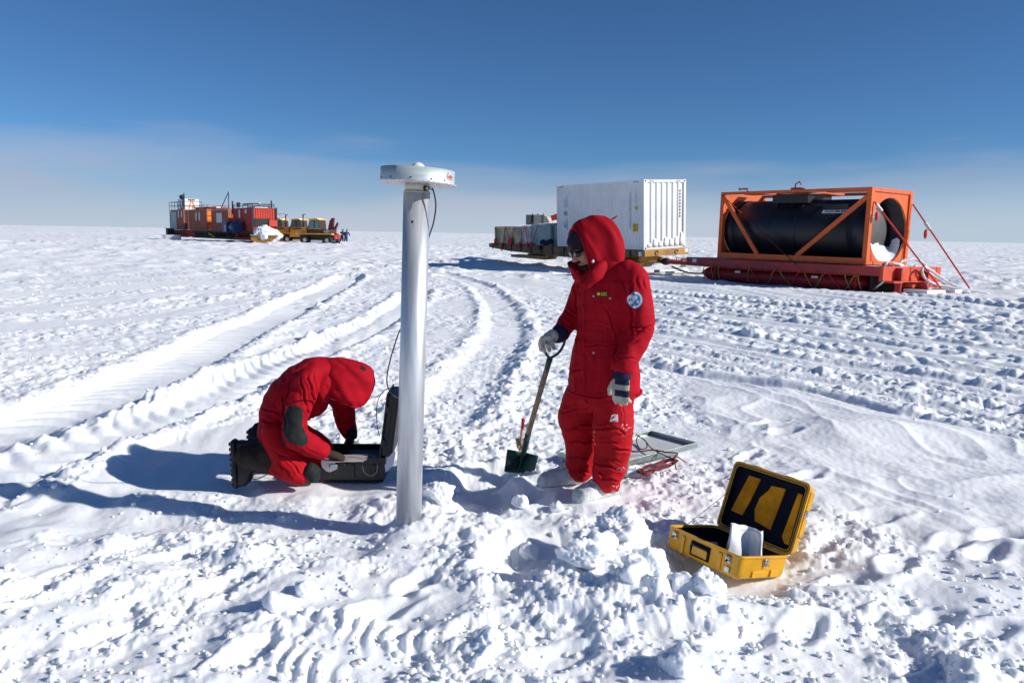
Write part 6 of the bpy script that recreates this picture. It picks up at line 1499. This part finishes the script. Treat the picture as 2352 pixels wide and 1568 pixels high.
def win(t, T, y0, y1, z0, z1, side=True, m_=None, W=2.44):
    m = MB(T)
    if side: m.box(-.03, -.001, y0, y1, z0, z1)
    else: m.box(y0, y1, -.03, -.001, z0, z1)
    f = m.build('window', F['grey'], t)
    m = MB(T); g_ = .06
    if side: m.box(-.036, -.031, y0+g_, y1-g_, z0+g_, z1-g_)
    else: m.box(y0+g_, y1-g_, -.036, -.031, z0+g_, z1-g_)
    m.build('pane', m_ or F['win'], f)
def sled(T, L, W, label, mt, group='low sleds under the distant containers'):
    t = thing('container_sled', label, 'sled', mat=T @ Matrix.Translation((0, 0, -1.2)), group=group)
    m = MB(T); m.box(-.1, W+.1, -.3, L+.3, -.20, -.02); m.build('deck', F['wood'], t)
    for y in (.6, L-.9):
        m = MB(T); m.box(.1, W-.1, y, y+.4, -.75, -.201); m.build('cross_beam', mt, t)
    m = MB(T); m.box(-.115, -.1005, .1, L-.1, -.10, -.02)
    for k in range(12): m.box(-.12, -.101, .1+k*(L-.2)/12, .2+k*(L-.2)/12, -.42, -.02)
    m.build('hanging_fringe', M['dark'], t)
    for x in (.0, W-.55):
        m = MB(T); m.prism([(x, y, z) for y, z in ((-.6, -.78), (-1.0, -.5), (-.9, -.45), (-.5, -.62), (L+.2, -.66), (L+.2, -.9), (-.4, -.9))], T.to_3x3().inverted() @ (T.to_3x3() @ Vector((.5, 0, 0)))); m.build('runner', mt, t)
def railing(t, T, pts, h, m_, name='railing'):
    m = MB(T)
    for a, b in zip(pts[:-1], pts[1:]):
        for z in (h, h*.5): m.bar((a[0], a[1], a[2]+z), (b[0], b[1], b[2]+z), .05, .05)
        n = max(1, int((Vector(a)-Vector(b)).length/1.3))
        for k in range(n+1):
            p = Vector(a)+(Vector(b)-Vector(a))*k/n; m.bar(p, p+Vector((0, 0, h)), .05, .05, (1, 0, 0))
    m.build(name, m_, t)
# unit nearest the tractors: shaded side and sunlit end coloured in as two reds
t, T, H = unit(580.5, 80., 476.5, 6.06, 2.44, 'living_container', 'dark red container with bright red end facing the sun, next to the tractors', F['dred'], F['red'], 9)
win(t, T, 3.6, 4.1, 1.35, 2.2); win(t, T, 1.6, 2.15, 1.8, 2.2)
m = MB(T); m.box(.15, 1.75, -.10, -.002, .55, 1.30); m.build('hatch_opening', M['dark'], t)
m = MB(T); m.box(1.60, 2.46, -.22, -.003, .55, 1.15); m.build('red_locker', F['red'], t)
m = MB(T); m.box(-.03, .13, -.06, -.002, .0, H); m.build('dark_edge', F['navy'], t)
m = MB(T); m.box(2.36, 2.52, -.06, -.002, .0, H+.05); m.build('dark_edge', F['navy'], t)
railing(t, T, [(.1, 5.9, H), (.1, .2, H), (2.3, .2, H), (2.3, 5.9, H)], .38, M['dark'])
m = MB(T); m.cyl((.9, .3, H+.42), (.9, 5.2, H+.42), .10, n=10); m.build('roof_pipe', F['pipe'], t)
m = MB(T); m.box(.5, 2.1, .6, 3.0, H-.01, H+.16); m.build('roof_snow', M['snowb'], t)
for q_ in (((0, 6.05, H-.6), (0, 6.05, H+.75), .14), ((2.1, .4, H), (2.1, .4, H+.75), .12), ((.2, 4.8, H+.1), (.2, 4.8, H+.6), .3)):
    m = MB(T); m.bar(q_[0], q_[1], q_[2], q_[2], (1, 0, 0)); m.build('roof_mast', M['dark'], t)
sled(T, 6.06, 2.44, 'dark sled under the container nearest the tractors', F['dred'])
# blue drum and locker standing on the sled side deck
dm = thing('blue_drum', 'large blue drum lying beside the dark red container', 'drum', tuple(T @ Vector((-.8, 2.6, -.1))))
m = MB(T); m.cyl((-.8, 2.0, .38), (-.8, 3.4, .38), .52, n=20); m.build('shell', F['blue'], dm); m = MB(T); m.bar((-1.33, 2.9, .42), (-1.33, 2.5, .42), .02, .05, (1, 0, 0)); m.build('white_print', M['lab_w'], dm)
lk = thing('blue_locker', 'dark blue locker with grey panel left of the blue drum', 'locker', tuple(T @ Vector((-.8, 4.3, -.1))))
m = MB(T); m.box(-1.3, -.3, 4.1, 5.6, -.1, .95); m.build('cabinet', F['blue'], lk); m = MB(T); m.box(-1.34, -1.301, 4.2, 4.7, -.02, .6); m.build('grey_panel', F['grey'], lk)
# brick red container with big window
t, T, H = unit(525, 86., 481., 6.06, 2.44, 'living_container', 'brick red container with one large pale window', F['brown'], F['brown'], 7)
win(t, T, 2.0, 4.1, .85, 1.95)
railing(t, T, [(.05, 6.0, H), (.05, .1, H), (2.3, .1, H)], .12, F['ltrail'], 'roof_rail')
m = MB(T); m.bar((.6, 1.6, H), (.6, 1.6, H+1.95), .07, .07, (1, 0, 0)); m.bar((.6, 1.6, H+1.85), (.1, 3.0, H), .06, .06); m.build('roof_mast', M['dark'], t)
sled(T, 6.06, 2.44, 'dark sled with yellow draw frame under the large window container', F['wood'])
m = MB(T); m.bar((-.2, 6.4, -.3), (.1, 5.0, -.75), .25, .12); tag(m.build('yellow_beam', F['cat']), 'yellow draw frame between the brick red and orange ended containers', 'beam')
# orange ended container
t, T, H = unit(476, 92.4, 479.5, 7.3, 2.44, 'living_container', 'rust coloured container with two narrow windows and a bright orange end', F['brown'], F['or'], 1)
win(t, T, 3.9, 4.5, 1.15, 2.1); win(t, T, 2.6, 3.2, 1.1, 2.1)
m = MB(T)
for z in (.7, 1.15, 1.65, H-.2): m.box(.12, 1.9, -.05, -.012, z, z+.05)
m.box(1.55, 1.62, -.05, -.012, .1, H-.15); m.build('door_bars', F['dred'], t)
m = MB(T)
for k in range(9): snow_lump(m, (.2+.2*k, -.1, .05+.15*(k % 3 == 1)), .14, k+40, .8, nsub=1)
m.build('stuck_snow', M['snowb'], t)
railing(t, T, [(.05, 6.0, H), (.05, -.2, H), (2.4, -.2, H), (2.4, 6, H)], .42, F['ltrail'], 'roof_rail')
m = MB(T); m.box(.3, .7, 3.3, 5.6, H+.02, H+.26); m.box(.3, .7, .4, 2.2, H+.02, H+.26); m.build('roof_panel', M['dark'], t)
m = MB(T); m.box(1.2, 1.8, .3, 5.6, H+.02, H+.3); m.build('roof_snow', M['snowb'], t)
sled(T, 6.06, 2.44, 'dark sled under the orange ended container', F['wood'])
# last cabin
t, T, H = unit(423, 100.2, 481., 6.06, 2.44, 'living_container', 'last cabin of the row with grey insulated front and roof railing', F['brown'], mat('shaded_end_paint', (.07, .012, .02), .7), 7)  # end panel coloured dark to stand in for shade cast on it
win(t, T, .5, 1.1, 1.5, 2.4); win(t, T, 2.0, 2.6, 1.5, 2.4)
m = MB(T); m.box(-.08, -.002, 3.1, 6.1, .0, H-.25); m.build('grey_cladding', F['grey'], t)
m = MB(T); m.box(-.081, -.078, 4.4, 4.7, .9, 1.7); m.build('side_hatch', F['win'], t)
railing(t, T, [(2.3, .2, H), (.05, .2, H), (.05, 7.0, H), (1.2, 7.0, H)], 1.0, M['dark'])
m = MB(T); m.bar((.1, 6.9, H-2.6), (.1, 6.9, H), .10, .10, (1, 0, 0)); m.build('support_post', M['dark'], t)
m = MB(T); m.bar((.2, .3, H), (.2, .3, H+2.0), .12, .12, (1, 0, 0)); m.bar((.2, .4, H+1.8), (.2, 1.6, H), .07, .07); m.build('mast', M['dark'], t)
m = MB(T); m.ell((.2, 1.2, H+1.55), (.35, .25, .3), nu=8, nv=6); m.bar((.2, .3, H+1.3), (.2, 1.2, H+1.3), .05, .05); m.build('winch', M['dark'], t)
sled(T, 6.06, 2.44, 'dark sled under the last grey fronted cabin', F['dred'])
wb = thing('white_box', 'white box with orange lashing on the railed roof of the last cabin', 'box', tuple(T @ Vector((.4, 1.6, H))))
m = MB(T); m.box(.35, 2.2, 1.1, 3.9, H+.02, H+1.35); m.build('body', M['cont_w'], wb)
m = MB(T); m.box(.9, 1.7, 1.08, 1.099, H+1.15, H+1.30); m.build('vent', M['dark'], wb)
m = MB(T); m.bar((1.3, 1.07, H+1.3), (.95, 1.07, H+.1), .10, .02, (0, 1, 0)); m.bar((1.3, 1.07, H+1.3), (1.75, 1.07, H+.1), .10, .02, (0, 1, 0)); m.build('lashing', F['or'], wb)
sb = thing('grey_chest', 'small dark grey chest at the far left end of the convoy', 'chest', (float(A(392, 540, 100)[0]), 100., .9))
m = MB(Matrix.Translation((float(A(392, 540, 100)[0]), 100., .7)) @ Matrix.Rotation(YAW, 4, 'Z')); m.box(-.4, .4, -.3, .6, 0, .85); m.build('box', M['dark'], sb); m = MB(Matrix.Translation((float(A(392, 540, 100)[0]), 100., .7)) @ Matrix.Rotation(YAW, 4, 'Z')); m.box(-.55, .55, -.45, .75, .85, .92); m.build('lid', F['grey'], sb)
m = MB(Matrix.Translation((float(A(393, 546, 90)[0]), 90., .25)) @ Matrix.Rotation(R(5), 4, 'Z')); m.box(-1.0, 1.0, -.3, .3, 0, .62); tag(m.build('white_plate', M['cont_w'], bevel=.02), 'white rectangular plate on the snow at the left end of the convoy', 'plate')
m = MB(); m.bar((float(A(378, 545, 90)[0])-1, 89.5, .22), (float(A(420, 545, 90)[0]), 89.5, .22), .15, .1); tag(m.build('red_runner', F['ltrail']), 'thin red runner lying on snow under the white plate', 'runner')
# yellow sled loaded with snow
YT = Matrix.Translation((float(A(581, 545, 77)[0]), 77., .80)) @ Matrix.Rotation(R(3), 4, 'Z') @ Matrix.Diagonal((.56, 1, .9, 1))
ys = thing('snow_sled', 'low yellow sled heaped with white snow in front of the red container end', 'sled', mat=YT)
m = MB(YT); m.box(-.4, 4.2, -.1, 2.6, .28, .36); m.build('deck', F['grey'], ys)
m = MB(YT); m.prism([(x, 0, z) for x, z in ((-.4, .27), (4.2, .27), (2.9, -.35), (.6, -.45), (-.3, -.2))], (0, 2.4, 0)); m.build('hull', M['ochre'], ys)
m = MB(YT); m.bar((2.2, -.2, -.45), (3.2, -.4, -.75), .4, .12); m.build('ski', F['grey'], ys)
hp_ = MB(YT)
for cx_, cy_, rx_, ry_, rz_ in ((1.5, 1.2, 1.75, 1.05, 1.12), (.55, 1.2, 1.0, 1.1, .75), (2.6, 1.2, 1.5, 1.0, .78), (3.5, 1.1, 1.0, .8, .40), (1.9, .5, 1.2, .7, .6)): hp_.ell((cx_, cy_, .30), (rx_, ry_, rz_), nu=18, nv=12)
hq_ = fuse(hp_, .06, 2, .5, lambda P, N_: .10*perlin(P[:, 0]*2.2, P[:, 2]*2.2+P[:, 1], 7)+.06*perlin(P[:, 0]*5, P[:, 2]*5+P[:, 1]*3, 8)+.03*perlin(P[:, 0]*11, P[:, 2]*11, 9), 0)
tag(hq_.build('snow_heap', M['snowb']), 'heap of white snow piled on the low yellow sled', 'snow heap')
# tractors ------------------------------------------------------------
def tractor(label, Tm, rack=False):
    t = thing('tracked_tractor', label, 'tractor', mat=Tm, group='yellow tracked tractors'); Y_ = F['cat']
    # local: x from nose (0) to tail (+5.4), y away, z up
    for y in (-.05, 1.75):
        m = MB(Tm); n = 10; path = [(2.0+.55*math.cos(a), .55+.55*math.sin(a)) for a in [math.pi/2+k*math.pi/n for k in range(n+1)]]+[(4.7+.5*math.cos(a), .5+.5*math.sin(a)) for a in [-math.pi/2+k*math.pi/n for k in range(n+1)]]
        inn = [(x+(3.3-x)*.05, z+(.52-z)*.12) for x, z in path]
        rings = [[(x, y, z) for x, z in path], [(x, y+.6, z) for x, z in path], [(x, y+.6, z) for x, z in inn], [(x, y, z) for x, z in inn], [(x, y, z) for x, z in path]]
        m.loft(rings, caps=False, smooth=False); tr = m.build('track', F['black'], t)
        for (x, r_) in ((2.0, .48), (4.7, .44)):
            m = MB(Tm); m.cyl((x, y+.02, .54), (x, y+.55, .54), r_, n=24); m.build('wheel', F['black'], tr); m = MB(Tm); m.cyl((x, y-.01, .54), (x, y+.019, .54), .22, n=16); m.build('hub', F['pipe'], tr)
        m = MB(Tm); m.box(2.7, 4.1, y+.05, y+.5, .1, .55); m.build('track_frame', M['snowb'], tr)
        m = MB(Tm); m.box(1.4, 5.3, y-.02, y+.6, 1.16, 1.30); m.build('fender', Y_, t)
    m = MB(Tm); m.box(1.6, 5.1, .5, 1.8, .5, 1.25); m.build('chassis', F['cab'], t)
    m = MB(Tm); m.prism([(x, .35, z) for x, z in ((-.1, .85), (.05, 1.75), (.25, 1.88), (2.05, 2.0), (2.05, 1.25), (1.3, 1.2), (1.15, .82))], (0, 1.6, 0)); hd = m.build('hood', Y_, t)
    m = MB(Tm); m.prism([(x, .345, z) for x, z in ((.15, 1.65), (.25, 1.80), (1.95, 1.93), (1.95, 1.75))], (0, -.003, 0)); m.build('dark_stripe', F['maroon'], hd)
    m = MB(Tm); m.prism([(.85+.17*math.cos(a), .344, 1.22+.17*math.sin(a)) for a in [k*math.pi/8 for k in range(16)]], (0, -.004, 0)); m.build('round_sticker', M['lab_w'], hd)
    m = MB(Tm); m.prism([(.85+.06*math.cos(a), .339, 1.22+.06*math.sin(a)) for a in [k*math.pi/8 for k in range(16)]], (0, -.004, 0)); m.build('sticker_centre', F['blue'], hd)
    m = MB(Tm); m.box(1.4, 1.95, .341, .344, 1.79, 1.87); m.build('white_print', M['lab_w'], hd)
    m = MB(Tm); m.box(2.1, 3.7, .2, 1.9, 1.3, 1.78); m.build('cab_base', F['cab'], t)
    m = MB(Tm); cab = [(2.2, 1.78), (2.5, 2.75), (3.6, 2.75), (3.7, 1.78)]; m.prism([(x, .22, z) for x, z in cab], (0, 1.65, 0)); cb = m.build('cab', F['cab'], t)
    for q in (((2.33, 1.90), (2.58, 2.70), (3.0, 2.70), (3.0, 1.90)), ((3.14, 1.90), (3.14, 2.70), (3.54, 2.70), (3.61, 1.90))):
        m = MB(Tm); m.prism([(x, .218, z) for x, z in q], (0, -.01, 0)); m.build('cab_window', F['glass'], cb)
    m = MB(Tm); m.prism([(2.165+.03, .35, 1.9), (2.165+.03, 1.7, 1.9), (2.43, 1.7, 2.68), (2.43, .35, 2.68)], (-.012, 0, .003)); m.build('windscreen', F['glass'], cb)
    m = MB(Tm); m.box(2.3, 3.65, .16, .215, 1.78, 1.86); m.build('sill', Y_, cb)
    m = MB(Tm); m.box(2.42, 3.7, .14, 1.95, 2.752, 2.90); rf = m.build('cab_roof', Y_, t, bevel=.03)
    m = MB(Tm); m.box(2.65, 3.35, .4, 1.6, 2.905, 2.97); m.build('roof_snow', M['snowb'], rf)
    m = MB(Tm); m.box(3.72, 5.0, .3, 1.8, 1.3, 1.72); rb = m.build('rear_box', F['cab'], t)
    text('CAT', .36, Tm @ frame((4.55, .294, 1.50), (1, 0, 0), (0, -1, 0)), M['lab_w'], 'lettering', rb, ext=.004, bold=.02)
    m = MB(Tm); m.prism([(4.38, .2915, 1.345), (4.70, .2915, 1.345), (4.54, .2915, 1.46)], (0, -.010, 0)); m.build('yellow_mark', Y_, rb)
    m = MB(Tm); m.cyl((1.55, .5, 1.9), (1.55, .5, 3.35), .07, n=8); m.bar((1.5, .5, 3.35), (1.85, .5, 3.40), .08, .08); m.build('exhaust_stack', M['dark'], t)
    m = MB(Tm); m.box(5.1, 5.45, .4, 1.7, .7, 1.15); m.build('rear_hitch', M['sled_r'], t)
    if rack:
        m = MB(Tm)
        for k in range(4): m.bar((2.1+.3*k, .3, 3.5-.05*k), (2.7+.22*k, .8, 2.95), .06, .06)
        m.bar((2.4, .6, 3.0), (3.7, .6, 3.0), .08, .08); m.bar((3.2, .6, 3.0), (3.2, .6, 3.5), .06, .06, (1, 0, 0)); m.bar((2.3, .6, 3.6), (4.1, .6, 3.55), .05, .05); m.build('roof_rack', F['pipe'], t)
    return t
def tpos(px_, Yd, ang, z=.28): return Matrix.Translation((float(A(px_, 540, Yd)[0]), Yd, z)) @ Matrix.Rotation(R(ang), 4, 'Z') @ Matrix.Scale(.92, 4)
ZT = .15
tractor('yellow tracked tractor with maroon rear, nearest the two people in blue', tpos(663, 83., -14, ZT))
tractor('middle yellow tractor mostly hidden behind the nearest one', tpos(625, 88., -14, ZT))
tractor('farthest yellow tractor with a rack of poles on its cab roof', tpos(584, 91., -14, ZT), True)
cr = thing('loader_crane', 'folded dark red crane standing behind the tractor tail', 'crane', (float(A(757, 540, 85)[0]), 85., .3))
m = MB(); m.prism([tuple(A(x, y, 85.)) for x, y in ((750, 541), (757, 507), (762, 500.5), (767, 500.5), (763, 541), (757, 546))], (0, .5, 0)); m.build('lower_boom', F['maroon'], cr)
m = MB(); m.prism([tuple(A(x, y, 85.)) for x, y in ((763, 536), (765, 526), (771, 516), (774.5, 510), (776, 515), (770, 530), (762, 545))], (0, .4, 0)); m.build('upper_boom', F['maroon'], cr)
# two people in blue walking away
def walker(px_, Yd, label, mj, mt_, lean, h=1.75, arm=0.):
    base = A(px_, 540, Yd); x0 = float(base[0]); z0 = th(x0, Yd); t = thing('person', label, 'person', (x0, Yd, z0)); Q = Matrix.Translation((x0, Yd, z0))
    m = MB(Q)
    def lb(pts, rr): m.tube([tuple(v) for v in catmull(pts, 3)], [rr[0]+(rr[1]-rr[0])*i/((len(pts)-1)*3) for i in range((len(pts)-1)*3+1)], 10)
    lb([(-.09, 0, .92), (-.16+lean*.1, .0, .5), (-.25, .05, .08)], (.11, .07)); lb([(.09, 0, .92), (.14, -.03, .5), (.10, 0, .08)], (.11, .07)); m.ell((-.28, 0, .05), (.13, .06, .05), nu=10, nv=6); m.ell((.12, -.04, .05), (.12, .06, .05), nu=10, nv=6)
    lb([(0, 0, .88), (lean*.12, 0, 1.15), (lean*.28, 0, 1.42), (lean*.36, 0, 1.52)], (.19, .09))
    for s in (-1, 1): lb([(lean*.28+s*.20, 0, 1.42), (lean*.25+s*(.28+arm), -.06, 1.15), (lean*.3+s*(.26+arm*2), -.12, .92)], (.075, .05))
    m.ell((lean*.42, -.01, 1.64), (.10, .11, .125)); m.ell((lean*.38, 0, 1.53), (.06, .06, .08))
    fuse(m, .025, 1).build('body', M['skin'], t)
    m = MB(Q)
    lb([(0, 0, .84), (lean*.12, 0, 1.15), (lean*.28, 0, 1.42), (lean*.34, 0, 1.50)], (.235, .14))
    for s in (-1, 1): lb([(lean*.28+s*.20, 0, 1.43), (lean*.25+s*(.28+arm), -.06, 1.15), (lean*.3+s*(.26+arm*2), -.12, .96)], (.10, .075))
    fuse(m, .025, 2).build('jacket', mj, t)
    m = MB(Q); lb([(-.09, 0, .90), (-.16+lean*.1, .0, .5), (-.24, .05, .12)], (.135, .10)); lb([(.09, 0, .90), (.14, -.03, .5), (.10, 0, .12)], (.135, .10)); fuse(m, .025, 2).build('trousers', mt_, t)
    m = MB(Q); m.ell((lean*.42, .01, 1.68), (.125, .13, .12)); m.ell((lean*.40, .03, 1.60), (.12, .10, .11)); m.build('hat', F['navy'], t)
walker(785.5, 108., 'person in dark blue bending forward, left of the two by the tractors', F['navy'], F['navy'], .3)
walker(794.5, 107., 'person in bright blue striding right, the right one of the two by the tractors', F['bluecloth'], F['bluecloth'], .35, arm=.10)
# ------------------------------------------------------------------ broken snow blocks and crumbs
def zg(xs, ys): return terrain(np.array(xs, float), np.array(ys, float))
big = [  # px, py, radius, flatness, description
    (1425, 1262, .165, .75, 'largest knobbly snow block on top of the heap'), (1330, 1335, .130, .55, 'flat sided snow block on the left shoulder of the heap'),
    (1500, 1330, .100, .8, 'snow block right of the largest one on the heap'), (1375, 1310, .09, .8, 'snow block wedged in the middle of the heap'),
    (1620, 1400, .105, .8, 'snow block at the right foot of the heap near the yellow case'), (1560, 1395, .09, .9, 'snow block left of the heap foot near the yellow case'),
    (1450, 1380, .085, .8, 'upright snow block low on the front of the heap'), (1215, 1235, .060, .9, 'thin snow slab left of the dug hollow'),
    (1195, 1165, .055, 1., 'snow cube at the edge of the hollow before the boots'), (1235, 1150, .05, .9, 'small snow cube just left of the white boots'),
    (1120, 1170, .06, .9, 'snow block on the near rim of the hollow'), (1005, 1150, .10, 1.1, 'pointed snow slab standing right of the tube foot'),
    (1280, 1175, .05, .8, 'small snow block in front of the farther boot'), (1560, 1545, .10, .7, 'rounded snow lump at the bottom right of the heap'),
    (1110, 1490, .10, .55, 'low snow lump near the bottom edge'), (640, 1400, .085, .6, 'flat snow slab in the left foreground'),
    (700, 1360, .06, .7, 'small snow block behind the slab in the left foreground'), (1250, 1430, .05, .8, 'lone snow lump on smooth snow left of the heap')]
zz = zg(*zip(*[G(a, b) for a, b, *_ in big]))
for k, (a, b, r_, fl, lab) in enumerate(big):
    x, y = G(a, b); m = MB(); snow_lump(m, (x, y, zz[k]+r_*fl*.35), r_, 100+k, fl, .5, 5 if r_ > .09 else 4)
    V = np.array(m.v); c = np.array((x, y, zz[k])); dn = V-c; dn /= np.linalg.norm(dn, axis=1)[:, None]
    V += dn*(.16*r_*perlin(V[:, 0]*5/r_*.3+V[:, 2]*9, V[:, 1]*5/r_*.3, k)+.10*r_*(.3-np.abs(perlin(V[:, 0]*28+V[:, 2]*20, V[:, 1]*28-V[:, 2]*20, k+2)))+.07*r_*perlin(V[:, 0]*60, V[:, 1]*60+V[:, 2]*50, k+3))[:, None]
    m.v = [tuple(v) for v in V]; tag(m.build('snow_block', SNOW), lab, 'snow block', 'broken snow blocks in the foreground')
rs = np.random.RandomState(12); m = MB(); pts = []
for _ in range(3000):
    u = rs.rand(); px_, py_ = rs.uniform(-100, 2450), 600+980*(rs.rand()**.75)
    x, y = G(px_, py_)
    if math.hypot(x, y) > 28: continue
    pts.append((x, y, .006+.018*rs.rand()**4+.0012*y))
P_ = np.array(pts); fx = perlin(P_[:, 0]*.8, P_[:, 1]*.8, 301)+.6*perlin(P_[:, 0]*2.4, P_[:, 1]*2.4, 302)
bad = np.zeros(len(P_), bool)
for nm in ('dune', 'smooth_left', 'shadow_flat', 'kneel_flat'): bad |= (soft_poly(P_[:, 0], P_[:, 1], POLY[nm], .1) > .5) & (rs.rand(len(P_)) < .95)
for pts_, hw, *_ in TR[:2]:
    d_, _, _ = poly_dist(P_[:, 0], P_[:, 1], [tuple(q) for q in catmull(pts_, 4)]); bad |= d_ < hw
for cx, cy, rr_ in ((.47, 4.98, .33), (1.2, 3.95, .30), (1.0, 5.95, .45), (-1.4, 5.2, .5), (-.57, 4.3, .12), (-1.0, 5.3, .35)): bad |= np.hypot(P_[:, 0]-cx, P_[:, 1]-cy) < rr_
P_ = P_[(fx > -.25) & ~bad]; Z_ = zg(P_[:, 0], P_[:, 1])
for k, (x, y, r_) in enumerate(P_): snow_lump(m, (x, y, Z_[k]+r_*.25), r_, int(k % 60)+200, .75, .6, 1)
m.sm = [False if k % 2 == 0 else True for k in range(len(m.f))]
tag(m.build('snow_crumbs', SNOW), 'loose crumbs and small clods of snow scattered over the field', 'snow', kind='stuff')
